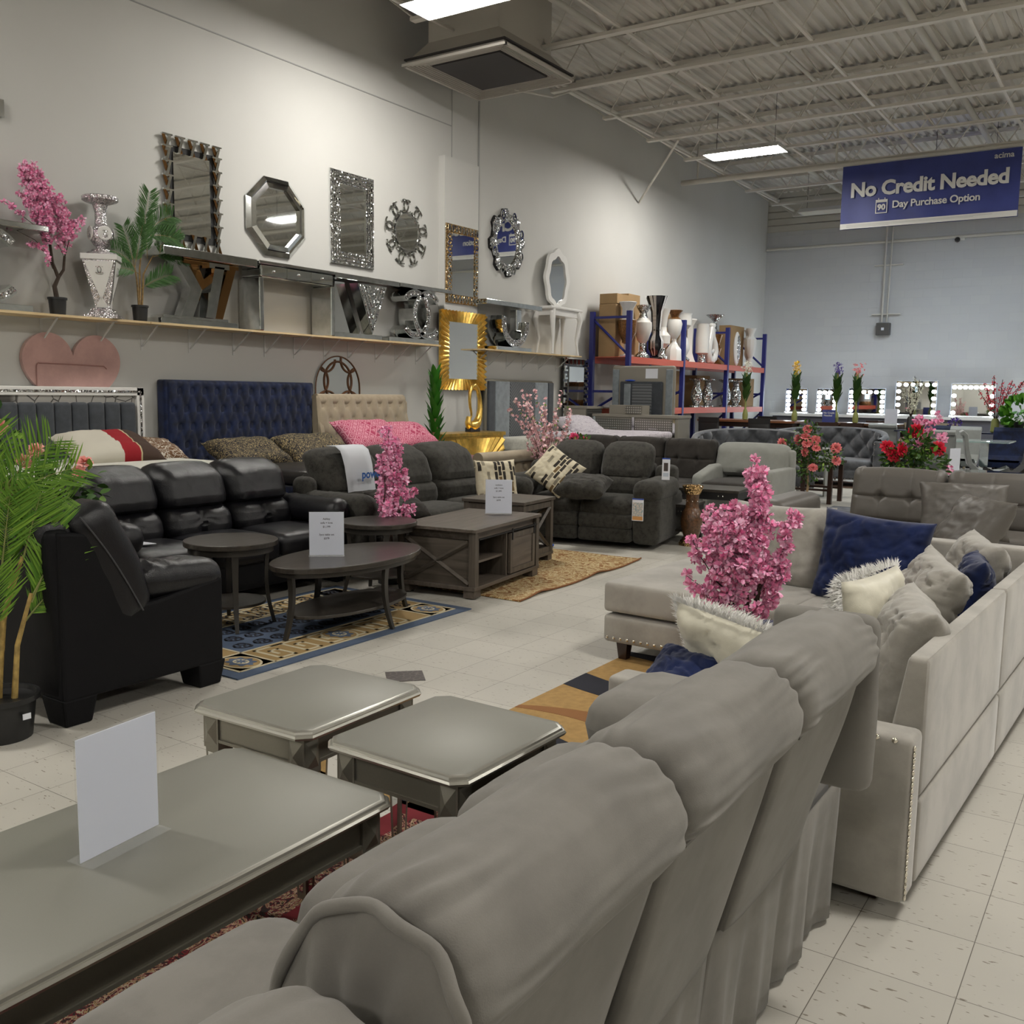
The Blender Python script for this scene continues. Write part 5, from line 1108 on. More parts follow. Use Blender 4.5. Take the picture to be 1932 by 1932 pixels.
# ---------------------------------------------------------------- beds along the left wall
def tufted(name, mat, parent, w_, h, th, rows, cols, off=True, puff=.03, dimple=.035, top=0, r=.03):
    """panel in the yz plane facing +x, with buttons"""
    B = []
    for j in range(rows):
        for i in range(cols + (0 if j % 2 == 0 else -1)):
            B.append((-w_ / 2 + w_ * (i + .5 + (.5 if j % 2 else 0)) / cols, h * (j + .6) / (rows + .2)))
    B = np.array(B); sp = w_ / cols; nx = cols * 8; ny = max(12, int(h / (w_ / nx)));
    yy = np.linspace(-w_ / 2, w_ / 2, nx + 1); zz = np.linspace(0, h, ny + 1); Yg, Zg = np.meshgrid(yy, zz)
    d2 = np.min((Yg[..., None] - B[:, 0]) ** 2 + (Zg[..., None] - B[:, 1]) ** 2, axis=-1)
    rh = h * 2 / (rows + .2) / 2; a = Yg / sp; b_ = Zg / rh
    D = -dimple * np.exp(-d2 / (sp * .2) ** 2)
    ua = (Yg + w_ / 2) / sp - .5; vb = (Zg / (h / (rows + .2)) - .6)
    fold = np.minimum(np.abs(((ua + vb / 2) + .5) % 1 - .5), np.abs(((ua - vb / 2) + .5) % 1 - .5)); F = -dimple * .35 * np.exp(-(fold / .10) ** 2)
    edge = np.minimum(1, np.minimum(w_ / 2 - np.abs(Yg), np.minimum(Zg, h - Zg)) / r); X = th + (puff * np.sqrt(np.clip(edge, 0, 1))) + (D + F) * np.clip(edge, 0, 1)
    m = MB(); vs = [(float(X[j, i]), float(Yg[j, i]), float(Zg[j, i])) for j in range(ny + 1) for i in range(nx + 1)]; n = nx + 1
    m.add(vs, [(j * n + i, j * n + i + 1, (j + 1) * n + i + 1, (j + 1) * n + i) for j in range(ny) for i in range(nx)])
    m.box(0, th, -w_ / 2, w_ / 2, 0, h); o = m.build(name, mat, parent, merge=False, angle=80)
    bt = MB()
    for (y, z) in B: bt.ball((th + puff - dimple * .75, y, z), (.006, .009, .009), 6)
    return o, bt
t = thing('marble_bed', 'bed with marble-framed headboard and grey channelled panel', 'bed', (XW, 4.72, 0))
MARB = pattern('white_marble', 'v', [(.12, .11, .10), (.62, .6, .56)], 7, .3, .2)
m = MB(); m.box(.03, .10, -1.06, 1.06, .1, 1.46); m.build('marble_panel', MARB, t, smooth=False)
for (y0, y1, z0, z1) in ((-1.1, -1.02, .1, 1.50), (1.0, 1.08, .1, 1.50), (-1.1, 1.08, 1.42, 1.50)):
    f = bevel(MB().box(.02, .14, y0, y1, z0, z1).build('frame_rail', WHITEGL, t, smooth=False), .006)
    if z0 > 1: MB().box(.1405, .144, y0 + .04, y1 - .04, z0 + .03, z0 + .05).build('glitter_strip', CRYS, f, smooth=False)
    else: MB().box(.1405, .144, y0 + .03, y0 + .05, z0, z1 - .04).build('glitter_strip', CRYS, f, smooth=False)
for k in range(12): MB().rbox(.13, -1.0 + .165 * k + .08, .87, .07, .163, .98, .03, 8).build('channel_panel', SLATE, t)
WAL = plain('walnut_rail', (.06, .035, .025), .5); MB().rbox(1.2, 0, .62, 2.05, 1.86, .20, .02, 4).build('box_spring', WAL, t); MB().rbox(1.18, 0, .79, 2.0, 1.9, .15, .05, 8).build('mattress', MATTR, t)
for y in (-.9, .9): MB().box(.1, 2.2, y - .03, y + .03, .25, .5).build('side_rail', WAL, t, smooth=False)
for x in (.15, 2.15):
    for y in (-.9, .9): MB().cbox(x, y, .26, .08, .08, .52).build('leg', WAL, t, smooth=False)
o = MB(); ht = []
for k in range(80):
    a = 2 * PI * k / 80; ht.append((.47 * math.sin(a) ** 3 * (1 - .0) if False else .0, 0))
hp = [(16 * math.sin(2 * PI * k / 80) ** 3 / 16 * .48, (13 * math.cos(2 * PI * k / 80) - 5 * math.cos(4 * PI * k / 80) - 2 * math.cos(6 * PI * k / 80) - math.cos(8 * PI * k / 80)) / 16 * .48) for k in range(80)]
hp = [(x * 1.0, y if y > -.1 else -.1 + (y + .1) * .8) for x, y in hp]
t = thing('heart_headboard', 'blush pink velvet heart-shaped headboard behind the marble headboard', 'headboard', (XW + .005, 5.135, 1.62))
yz(bevel(MB().prism(hp[::-1], 0, .045).build('heart_panel', ROSEV, t, smooth=False), .02, 4))
MB().tube([(.05, -.36, -.25), (.052, -.355, .06), (.052, -.34, .085), (.052, .30, .075), (.05, .33, .05)], .005, 6).build('welt_seam', plain('blush_welt', (.35, .18, .16), .8), t)
def bedpillow(label, x, y, z, w_, h, t_, rz, mat, seed, tilt=-1.25, group=None, n=18): return cushion(label, (x, y, z), w_, h, t_, rz, tilt, mat, seed, 0, 'pillow', 'bed_pillow', group, .014, n)
PT = newmat('patchwork_pillow'); mm, nt, b = PT; b.inputs['Roughness'].default_value = .9
tc = nt.nodes.new('ShaderNodeTexCoord'); sx = nt.nodes.new('ShaderNodeSeparateXYZ'); L(nt, tc, 'Object', sx, 0); a = N(nt, 'ShaderNodeMath', operation='MULTIPLY_ADD'); L(nt, sx, 'X', a, 0); a.inputs[1].default_value = 1; a.inputs[2].default_value = .5
r = ramp(nt, [(0, (.55, .52, .44)), (.50, (.28, .005, .012)), (.66, (.5, .42, .25)), (.675, (.055, .03, .02))], 'CONSTANT'); L(nt, a, 0, r, 'Fac'); L(nt, r, 'Color', b, 'Base Color')
bedpillow('cream, red and brown striped pillow on the marble bed', -7.55, 5.0, .97, .84, .52, .22, PI / 2, mm, 21, -1.15)
FLR = pattern('floral_brown', 'scroll', [(.14, .07, .03), (.62, .58, .5)], 14)
bedpillow('brown and white floral pillow right of the striped pillow', -7.65, 5.48, .93, .55, .45, .16, PI / 2 - .15, FLR, 22)
# navy bed
t = thing('navy_bed', 'bed with tall navy velvet button-tufted headboard', 'bed', (XW, 7.055, 0))
o, bt = tufted('tufted_panel', NAVYD, t, 2.0, 1.12, .10, 6, 13, dimple=.028); o.location = (.02, 0, .46); q = bt.build('tuft_buttons', NAVY, o); q['kind'] = 'stuff' if False else 'part'; del q['kind']
MB().rbox(.07, 0, 1.0, .13, 2.04, 1.17, .025, 8).build('headboard_frame', NAVYD, t); MB().rbox(1.15, 0, .45, 2.0, 1.95, .35, .04, 4).build('bed_base', NAVYD, t); MB().rbox(1.15, 0, .70, 1.95, 1.85, .14, .05, 6).build('mattress', BLACKW, t)
for x in (.3, 2.0):
    for y in (-.85, .85): MB().cbox(x, y, .14, .07, .07, .28).build('leg', ESPR, t, smooth=False)
BG = pattern('black_gold_scroll', 'scroll', [(.010, .009, .011), (.40, .31, .15)], 26)
bedpillow('black and gold scroll pillow, left one of the navy bed', -7.5, 6.52, .86, .85, .5, .22, PI / 2, BG, 23, -1.1)
bedpillow('black and gold scroll pillow, right one of the navy bed', -7.45, 7.38, .86, .95, .55, .24, PI / 2, BG, 24, -1.1)
# beige sleigh bed
t = thing('beige_bed', 'bed with rolled beige linen tufted headboard', 'bed', (XW, 8.83, 0))
o, bt = tufted('tufted_panel', BEIGE, t, 1.58, .98, .10, 5, 8, dimple=.03, puff=.02); o.location = (.20, 0, .46); o.rotation_euler = (0, -.10, 0); bt.build('tuft_buttons', BEIGE, o)
rr = MB(); rr.tube([(.15, -.75, 1.385), (.15, .79, 1.385)], .075, 18); rr.build('top_roll', BEIGE, t)
for s in (-.75, .80):
    m = MB(); pr = [(.05, .3), (.34, .3), (.31, .9), (.22, 1.22), (.22, 1.36), (.16, 1.43), (.07, 1.43), (.04, 1.2)]; m.add([(x, s + y, z) for y in (-.035, .035) for x, z in pr], [tuple(range(8)), tuple(range(15, 7, -1))] + [(i, (i + 1) % 8, 8 + (i + 1) % 8, 8 + i) for i in range(8)]); bevel(m.build('side_wing', BEIGE, t, smooth=False), .015, 3)
MB().rbox(1.3, 0, .42, 1.95, 1.6, .36, .04, 4).build('bed_base', BEIGE, t); MB().rbox(1.3, -.02, .67, 1.9, 1.52, .14, .05, 6).build('mattress', plain('maroon_cover', (.14, .008, .015), .85, sheen=.3), t)
o, bt = tufted('footboard_panel', BEIGE, t, 1.6, .5, .08, 3, 8, dimple=.03, puff=.02); o.location = (2.3, .2, .28); bt.build('tuft_buttons', BEIGE, o); MB().tube([(2.40, -.62, .80), (2.40, 1.0, .80)], .07, 14).build('footboard_roll', BEIGE, t)
PD = pattern('pink_diamond', 'diamond', [(.62, .25, .32), (.38, .04, .10)], 13)
bedpillow('pink diamond-patterned pillow, left of the beige bed pair', -7.62, 8.42, .98, .95, .5, .2, PI / 2, PD, 25, -.85); bedpillow('pink diamond-patterned pillow, right of the beige bed pair', -7.6, 9.12, .96, .8, .5, .2, PI / 2, PD, 26, -.95)
# gold console and sculpture
t = thing('gold_console', 'gold console table with carved sunburst front below the gold mirror', 'console table', (-7.93, 10.62, 0))
bevel(MB().box(-.2, .2, -.66, .82, .90, .95).build('table_top', GOLD, t, smooth=False), .005); MB().box(-.19, .17, -.64, .80, .25, .90).build('body', GOLD, t, smooth=False)
m = MB()
for k in range(26):
    a0, a1 = PI * k / 26, PI * (k + 1) / 26; am = (a0 + a1) / 2; R_ = lambda a: min(.72 / max(.01, abs(math.cos(a))), .6 / max(.01, abs(math.sin(a)))); c = (.08, .27)
    P = lambda a, r_, x: (x, c[0] + r_ * math.cos(a), min(.89, c[1] + r_ * math.sin(a))); m.add([P(a0, .02, .172), P(am, R_(am), .2), P(a0, R_(a0), .172), P(a1, .02, .172), P(a1, R_(a1), .172)], [(0, 2, 1), (3, 1, 4), (0, 1, 3)])
m.build('sunburst_front', GOLD, t, smooth=False, merge=False)
for y in (-.6, .76): MB().box(-.18, .16, y - .04, y + .04, 0, .25).build('leg', GOLD, t, smooth=False)
t = thing('gold_sculpture', 'abstract gold loop sculpture on black block atop the gold console', 'sculpture', (-7.95, 10.95, .95))
MB().cbox(0, -.02, .03, .1, .22, .06).build('plinth', BLACKGL, t, smooth=False)
pts = []; rad = []
for k in range(33):
    q = k / 32; a = -2.5 + 5.4 * q
    ctr = [(-.11, .20), (-.13, .13), (-.10, .08), (-.02, .07), (.07, .10), (.13, .19), (.155, .32), (.14, .46), (.09, .58), (.02, .64), (-.05, .62), (-.09, .54), (-.10, .44), (-.085, .34), (-.06, .27), (-.055, .21), (-.075, .175)]
    f = q * (len(ctr) - 1); i = min(len(ctr) - 2, int(f)); e = f - i; y = ctr[i][0] * (1 - e) + ctr[i + 1][0] * e; z = ctr[i][1] * (1 - e) + ctr[i + 1][1] * e
    pts.append((0, y, z + .01)); rad.append(.03 + .04 * math.exp(-((q - .2) / .14) ** 2) - .018 * max(0, q - .55) / .45)
MB().tube(pts, rad, 14).build('loop', GOLD, t)
# diamond-stitch bed beyond
def diag():
    m, nt, b = newmat('ribbed_slate'); b.inputs['Base Color'].default_value = (.10, .11, .12, 1); b.inputs['Roughness'].default_value = .8; mp = coords(nt, (1, 1, 1), rot=(PI / 4, 0, 0)); w_ = N(nt, 'ShaderNodeTexWave', Scale=9, bands_direction='Z'); L(nt, mp, 'Vector', w_, 'Vector'); r = ramp(nt, [(0, (.06, .065, .07)), (.5, (.15, .16, .17))]); L(nt, w_, 'Fac', r, 'Fac'); L(nt, r, 'Color', b, 'Base Color'); bump(nt, b, w_, 'Fac', .5, .01); return m
DIAG = diag()
def modern_hb(t, hw, z0, z1, glow=True):
    W2 = hw; m = MB(); m.rbox(0, 0, (z0 + z1) / 2, .07, 2 * W2, z1 - z0, .03, 6); m.build('headboard_frame', CHAMP, t)
    for (a, b_, mt_) in ((-W2 + .03, -W2 + .2, SLATE), (-W2 + .21, -.36, SLATEL), (-.35, .35, DIAG), (.36, W2 - .21, SLATEL), (W2 - .2, W2 - .03, SLATE)):
        MB().rbox(.045, (a + b_) / 2, (z0 + z1) / 2, .04, b_ - a, z1 - z0 - .06, .015, 4).build('upholstered_panel', mt_, t)
t = thing('slate_bed', 'bed with rounded dark slate panelled headboard right of the gold mirror', 'bed', (XW + .08, 12.53, 0)); modern_hb(t, .95, .3, 1.70)
MB().rbox(1.15, 0, .48, 2.0, 1.8, .3, .04, 4).build('bed_base', SLATE, t); MB().rbox(1.15, 0, .74, 2.0, 1.75, .22, .06, 6).build('mattress', MATTR, t)
ZEB = pattern('grey_zebra', 'scroll', [(.60, .56, .60), (.40, .36, .42)], 9)
bedpillow('white and lilac zebra pillow on the slate bed', -7.3, 12.9, .98, .8, .55, .24, PI / 2 - .2, ZEB, 31, -1.0); bedpillow('white lilac patterned pillow lying flat on the slate bed', -6.95, 12.55, .93, .7, .5, .16, PI / 2 + .3, ZEB, 32, -1.4)
o = MB().rbox(0, 0, 0, 1.3, 1.9, .1, .05, 10, lambda x, y, z, u, v, w: (0, 0, .02 * nz(x, y, z, 3) * w)).build('folded_duvet', ZEB, None, loc=(-6.7, 12.55, .90)); tag(o, 'pale patterned duvet spread over the slate bed foot', 'duvet')
# ---------------------------------------------------------------- plants
def rdir(rs):
    while True:
        v = Vector((rs.uniform(-1, 1), rs.uniform(-1, 1), rs.uniform(-1, 1)))
        if .05 < v.length < 1: return v.normalized()
def petal(m, c, d, side, ln, wd, curl, rs):
    """curved petal: 2x2 grid"""
    n = d.cross(side).normalized(); P = []
    for q, ww, cu in ((0, .35, 0), (.55, 1.0, .35), (1, .75, 1)):
        for s in (-1, 0, 1): P.append(c + d * ln * q + side * (s * wd * ww / 2) + n * (curl * cu * ln - abs(s) * wd * .14) + d * (-.10 * ln if (q == 1 and s == 0) else 0))
    m.add(P, [(0, 1, 4, 3), (1, 2, 5, 4), (3, 4, 7, 6), (4, 5, 8, 7)])
def pom(m, c, r, rs, n=16):
    c = Vector(c)
    for k in range(n):
        d = rdir(rs); a = d.cross(rdir(rs)).normalized(); petal(m, c + d * r * .25, (d + .35 * rdir(rs)).normalized(), a, r * rs.uniform(.7, 1.05), r * rs.uniform(.6, .85), rs.uniform(-.3, .5), rs)
def rose(m, c, r, up, rs):
    c = Vector(c); up = up.normalized(); a = up.orthogonal().normalized(); b_ = up.cross(a)
    for ring, (n, rad, h, open_) in enumerate(((3, .15, .9, .1), (4, .4, .8, .3), (5, .65, .6, .55), (6, .85, .35, .9))):
        for k in range(n):
            t = 2 * PI * (k + ring * .4) / n; o = a * math.cos(t) + b_ * math.sin(t); sd = up.cross(o).normalized(); petal(m, c + o * rad * r * .45 - up * r * .35, (up * (1.1 - open_) + o * open_).normalized(), sd, r * (1.0 + .1 * ring), r * (.9 + .15 * ring), -.25, rs)
def leaf(m, c, d, nrm, ln, wd, fold=.2, bend=.2):
    c = Vector(c); d = Vector(d).normalized(); s = d.cross(Vector(nrm)); s = s.normalized() if s.length > 1e-4 else d.orthogonal().normalized(); n = s.cross(d).normalized(); P = []
    for q, ww in ((0, .12), (.3, .85), (.6, 1.0), (.85, .55), (1, .03)):
        p = c + d * ln * q - n * bend * ln * q * q; P += [p - s * wd * ww / 2 + n * fold * wd * ww * .5, p, p + s * wd * ww / 2 + n * fold * wd * ww * .5]
    m.add(P, [(3 * k + j, 3 * k + j + 1, 3 * k + j + 4, 3 * k + j + 3) for k in range(4) for j in range(2)])
def frond(ml, ms, base, d, up, ln, rs, n=34, lw=.016, ll=.26, droop=.5, r0=.006, full=1.0):
    base = Vector(base); d = Vector(d).normalized(); pts = []; p = base.copy(); v = d.copy(); st_ = ln / n
    side0 = v.cross(Vector(up)).normalized()
    for k in range(n + 1):
        pts.append(p.copy()); q = k / n
        if q > .18:
            t = v.normalized(); s = side0; nn = s.cross(t).normalized(); l_ = ll * full * (math.sin(PI * min(1, (q - .1) * .95)) ** .5) * rs.uniform(.85, 1.1)
            for sg in (-1, 1):
                dd = (t * .75 + s * sg * .8 + nn * .25 + rdir(rs) * .10).normalized(); leaf(ml, p, dd, nn, l_, lw, .3, .18)
        p = p + v * st_; v = (v + Vector((0, 0, -1)) * droop * st_ * (1 + q)).normalized()
    ms.tube(pts, [r0 * (1 - .8 * k / n) for k in range(n + 1)], 5)
def potmesh(t, r, h, name='pot', mat=POT, soil=True):
    MB().lathe([(r * .82, 0), (r * .95, h * .88), (r * 1.05, h * .88), (r * 1.05, h), (r * .95, h), (r * .92, h * .9)], 28).build(name, mat, t)
    if soil: MB().lathe([(0.001, h * .86), (r * .92, h * .88)], 20).build('moss', plain('moss' + t.name, (.03, .05, .015), .95, bs=1, bscale=80, bdist=.01), t)
def stuff(o): o['kind'] = 'stuff'; return o

# pink tree on the shelf
rs = random.Random(5)
def blossomtree(t, rs, trunk, branches, r=.034, dens=1.0, n=16, mat=PETAL, step=.03, spread=.035):
    m = MB()
    for pts, rad in trunk: m.tube(pts, rad, 7)
    m.build('trunk', BARK, t)
    tw = MB(); fl = MB()
    for (pts, r0, sp, q0) in branches:
        P = [Vector(p) for p in pts]; tw.tube(P, [r0 * (1 - .7 * k / (len(P) - 1)) for k in range(len(P))], 5)
        seg = [(a, b_) for a, b_ in zip(P, P[1:])]; tot = sum((b_ - a).length for a, b_ in seg); s = tot * q0
        while s < tot:
            u = s
            for a, b_ in seg:
                l_ = (b_ - a).length
                if u <= l_: break
                u -= l_
            c = a + (b_ - a) * min(1, u / l_); w_ = sp
            for k in range(max(1, int(dens * (w_ / .035) ** 1.6))): pom(fl, c + rdir(rs) * w_ * rs.uniform(.4, 1.0), r * rs.uniform(.8, 1.15), rs, n)
            s += step
    tw.build('twigs', BARK, t); stuff(fl.build('blossoms', mat, t, merge=False, angle=180))
t = thing('blossom_tree', 'small pink blossom tree in a black pot at the left end of the shelf', 'artificial tree', (XW + .19, 4.92, ZS))
potmesh(t, .078, .155, soil=False)
blossomtree(t, rs, [([(0, 0, .13), (.0, -.02, .25), (.0, .02, .33), (0, -.03, .45), (.0, -.05, .65), (0, -.08, .80)], [.022, .02, .017, .014, .012, .008]), ([(0, .02, .33), (0, .07, .40), (0, .085, .52)], [.014, .012, .011])],
    [([(0, -.07, .68), (0, -.12, .9), (0, -.2, 1.1), (0, -.25, 1.24)], .006, .075, .15), ([(0, -.08, .75), (.02, -.08, .95), (.02, -.12, 1.08), (0, -.18, 1.2)], .005, .085, .0), ([(0, -.05, .66), (.03, -.14, .8), (.04, -.22, .93), (.03, -.26, .99)], .005, .07, .0),
     ([(0, -.05, .6), (.02, -.2, .75), (.02, -.35, .84), (0, -.42, .9)], .004, .028, .6), ([(0, .085, .5), (0, .10, .7), (0, .05, .88), (0, .0, 1.02)], .004, .08, .3), ([(0, .085, .5), (.02, .14, .72), (.02, .2, .82), (0, .27, .86)], .004, .045, .45),
     ([(0, -.03, .4), (.05, -.1, .5), (.05, -.17, .56), (.04, -.25, .6)], .004, .03, .2), ([(0, .085, .5), (.03, .02, .6), (.03, -.02, .62)], .003, .03, .4), ([(0, -.04, .5), (.03, -.2, .62), (.0, -.34, .68), (0, -.55, .72)], .004, .028, .72)], r=.027, n=13, step=.024, dens=1.9)
# palm on shelf
rs = random.Random(8)
t = thing('potted_palm', 'small dark green palm in a black pot on the shelf', 'artificial plant', (XW + .19, 5.75, ZS)); potmesh(t, .075, .155, soil=False)
ml, ms = MB(), MB(); st3 = MB()
for (pts) in ([(0, 0, .12), (0, .01, .5), (0, .06, .8)], [(0, .02, .12), (0, .05, .45), (0, .15, .62)], [(0, -.01, .12), (0, -.02, .35), (0, -.04, .5)]): st3.tube(pts, [.011, .009, .005], 6)
st3.build('canes', plain('palm_cane', (.30, .19, .07), .7, vary=.3, vs=40), t)
for (b_, d, l_, dr) in (((0, .06, .8), (.1, .1, 1), .52, .5), ((0, .06, .8), (.1, .75, .9), .48, 1.2), ((0, .06, .8), (.2, .9, .3), .42, 1.3), ((0, -.04, .5), (.2, -.4, 1), .5, .8), ((0, -.04, .5), (.2, -.75, .6), .42, 1.5), ((0, .15, .62), (.1, .7, 1), .45, 1.0), ((0, .15, .62), (.1, 1, .4), .42, 1.2), ((0, 0, .3), (.2, .9, .7), .45, .8), ((0, -.04, .5), (.15, .1, 1), .5, .7), ((0, .0, .45), (.1, -.6, .2), .36, 1.5), ((0, .1, .6), (.1, -.1, 1), .5, .6)):
    frond(ml, ms, b_, d, (1, 0, .2), l_ * .8, rs, 54, .008, .16, dr, .003)
ms.build('frond_stems', STEMY, t); stuff(ml.build('leaflets', PALMD, t, merge=False, angle=180))
# big palm at the left edge
rs = random.Random(12)
t = thing('floor_palm', 'tall bright green palm in a black pot at the left picture edge', 'artificial plant', (-4.03, 2.10, 0)); potmesh(t, .155, .19)
MB().box(.155, .158, .015, .05, .10, .125).build('price_sticker', PAPER, t, smooth=False)
cm = MB(); canes = [[(0, 0, .15), (.02, .02, .5), (.06, .10, .78)], [(.03, -.04, .15), (.0, -.03, .6), (.0, .0, 1.0)], [(-.04, .02, .15), (-.02, .05, .5), (-.02, .1, .7)], [(.05, .04, .15), (.06, .06, .4), (.08, .12, .62)], [(-.02, -.05, .15), (-.06, -.04, .6), (-.08, .0, .9)]]
for c in canes: cm.tube(c, [.014, .011, .008], 7)
cm.build('canes', STEMY, t); ml, ms = MB(), MB()
for (b_, d, l_, dr) in (((.0, .0, .98), (.15, .55, .9), .62, 1.1), ((.0, .0, .98), (.3, .9, .75), .62, 1.0), ((.0, .0, .98), (.2, 1, .35), .55, 1.1), ((0, 0, .95), (-.1, .1, 1), .6, .5), ((0, 0, .95), (.2, -.3, 1), .55, .8), ((-.08, 0, .9), (-.3, .6, .8), .55, 1.2), ((-.08, 0, .9), (-.2, 1, .3), .5, 1.0), ((0, 0, .9), (.3, .7, 0), .45, .6), ((-.08, 0, .88), (-.2, -.5, .9), .5, 1),
    ((.06, .1, .76), (.1, .25, 1), .48, .4), ((.08, .12, .6), (.1, .55, 1), .46, .3), ((.08, .12, .58), (.05, .3, .7), .36, 1.2), ((-.02, .1, .68), (0, -.1, 1), .5, .4), ((.06, .1, .5), (.05, .35, .4), .3, .8), ((.03, 0, .45), (.1, -.1, 1), .45, .5), ((.03, .02, .7), (.1, .1, 1), .55, .3)):
    frond(ml, ms, b_, d, (1, -.3, .2), l_ * .62, rs, 34, .0075, .17, dr, .005)
ms.build('frond_stems', STEMG, t); stuff(ml.build('leaflets', PALML, t, merge=False, angle=180))
# rose bush behind it
def rosebush(label, loc, stems, heads, rmat, rr, leafn, lr, seed, cat='artificial plant', trunk=None, pot=None, lsz=.07, lm=LEAF):
    rs = random.Random(seed); t = thing('rose_bush', label, cat, loc)
    if pot: potmesh(t, *pot, soil=False)
    m = MB(); 
    for s in stems: m.tube(s, [.007] + [.004] * (len(s) - 1), 5)
    if trunk: m.tube(trunk, [.018, .016, .014][:len(trunk)], 7)
    m.build('stems', BARKL if trunk else STEMG, t); l1, l2 = MB(), MB()
    for k in range(leafn):
        c = Vector(lr[rs.randrange(len(lr))][:3]); R_ = lr[rs.randrange(len(lr))][3]; p = c + rdir(rs) * R_ * rs.random() ** .4; d = (p - c).normalized() + rdir(rs) * .6
        leaf(l1 if rs.random() < .82 else l2, p, d, rdir(rs) + Vector((0, 0, 1)), lsz * rs.uniform(.7, 1.2), lsz * .55, .2, .2)
    stuff(l1.build('leaves', lm, t, merge=False, angle=180)); stuff(l2.build('bright_leaves', LEAFL, t, merge=False, angle=180))
    for h in heads:
        f = MB(); rose(f, (0, 0, 0), rr * rs.uniform(.85, 1.15), Vector((.5, -.6, .5)) + rdir(rs) * .6, rs); o = f.build('rose_flower', rmat, t, merge=False, angle=180); o.location = h
    return t
rosebush('salmon pink rose bush standing behind the black loveseat back', (-5.62, 3.10, 0), [[(0, 0, .1), (.05, .1, .5), (.1, .2, .95)], [(0, 0, .1), (0, -.1, .6), (.05, -.15, 1.3)], [(0, 0, .1), (0, .0, .6), (.0, -.1, 1.1)], [(.05, .1, .5), (.1, .3, .9), (.12, .36, 1.02)]],
    [(.12, .37, 1.05), (.12, .32, .975), (.0, -.02, .93), (.0, .12, 1.12), (.02, -.12, 1.27), (0, .06, 1.06), (0, -.22, 1.5)], SALM, .036, 420, [(.0, -.05, .85, .22), (.05, .15, .85, .2), (.08, .3, .82, .14), (0, -.2, 1.2, .2), (0, 0, .7, .22)], 3, pot=(.13, .2), lsz=.075)
# pink tree on / behind round end table
rs = random.Random(21)
t = thing('blossom_tree', 'pink blossom tree rising behind the right round end table', 'artificial tree', (-4.92, 5.68, 0)); potmesh(t, .12, .2, soil=False)
blossomtree(t, rs, [([(0, 0, .15), (0, .01, .4), (.0, -.01, .7)], [.016, .014, .01])],
    [([(0, -.03, .55), (0, -.03, .8), (0, -.04, 1.0), (0, -.02, 1.21)], .006, .085, 0), ([(0, -.02, .6), (.06, .04, .8), (.06, .05, 1.0), (.02, .03, 1.1)], .005, .075, 0), ([(.05, -.14, .62), (.05, -.12, .75), (.03, -.1, .9), (0, -.08, 1.0)], .005, .07, 0), ([(.02, .02, .45), (.08, -.1, .55), (.1, -.2, .60)], .005, .055, .3), ([(.02, .02, .45), (.08, .1, .56), (.1, .14, .62)], .005, .055, .2), ([(0, .05, .5), (.0, .2, .68), (.0, .3, .72)], .004, .035, .6), ([(0, -.02, .2), (.05, -.1, .3), (.06, -.12, .2)], .004, .03, .5)], r=.031, n=16, step=.028, dens=1.15)
# centre pink tree
rs = random.Random(31)
t = thing('blossom_tree', 'large pink blossom tree standing inside the velvet sectional corner', 'artificial tree', (-1.45, 4.10, 0)); potmesh(t, .12, .2, soil=False)
A = lambda x, z, y=0: (x * .88, x * .55 * .88 + y, z)   # picture-facing plane of the spread
def Bp(*p): return [A(*q) for q in p]
blossomtree(t, rs, [([(0, 0, .15), A(.005, .35), A(.0, .56), A(-.01, .66)], [.02, .018, .014, .010]), ([A(0, .52), A(.045, .60), A(.05, .68)], [.011, .01, .008]), ([A(0, .50), A(-.05, .56)], [.009, .006])],
    [(Bp((0, .62), (-.04, .75), (-.09, .88), (-.08, .98)), .006, .125, .2), (Bp((0, .66), (.03, .85), (.035, 1.0), (.04, 1.12), (.0, 1.2)), .006, .06, .15), (Bp((-.02, .7), (-.12, .82), (-.12, .92)), .005, .085, .3), (Bp((.02, .7), (-.02, .85), (.0, .95)), .005, .09, .1),
     (Bp((.03, .62), (.1, .72), (.155, .85), (.165, .98)), .005, .045, .25), (Bp((.03, .6), (.11, .7), (.16, .78)), .005, .045, .3), (Bp((-.03, .58), (-.14, .68), (-.22, .80), (-.26, .88)), .004, .04, .3), (Bp((-.03, .55), (-.16, .62), (-.27, .70)), .004, .04, .25),
     (Bp((-.03, .52), (-.12, .56), (-.16, .62)), .004, .045, .2), (Bp((0, .4), (-.08, .48), (-.13, .52), (-.16, .60)), .004, .05, .3), (Bp((.02, .55), (.07, .58), (.10, .64)), .004, .045, .1), (Bp((.01, .4), (.05, .5), (.08, .55)), .003, .035, .6), (Bp((.0, .3), (.04, .36), (.05, .40)), .003, .03, .6), (Bp((-.05, .55), (-.08, .64), (-.03, .74)), .004, .05, .1), (Bp((-.06, .36), (-.11, .42), (-.13, .46)), .003, .035, .4)], r=.0265, n=23, step=.022, dens=1.5)
ROSEP = island('hot_pink_petal', (.75, .04, .16), (.88, .2, .35), .5)
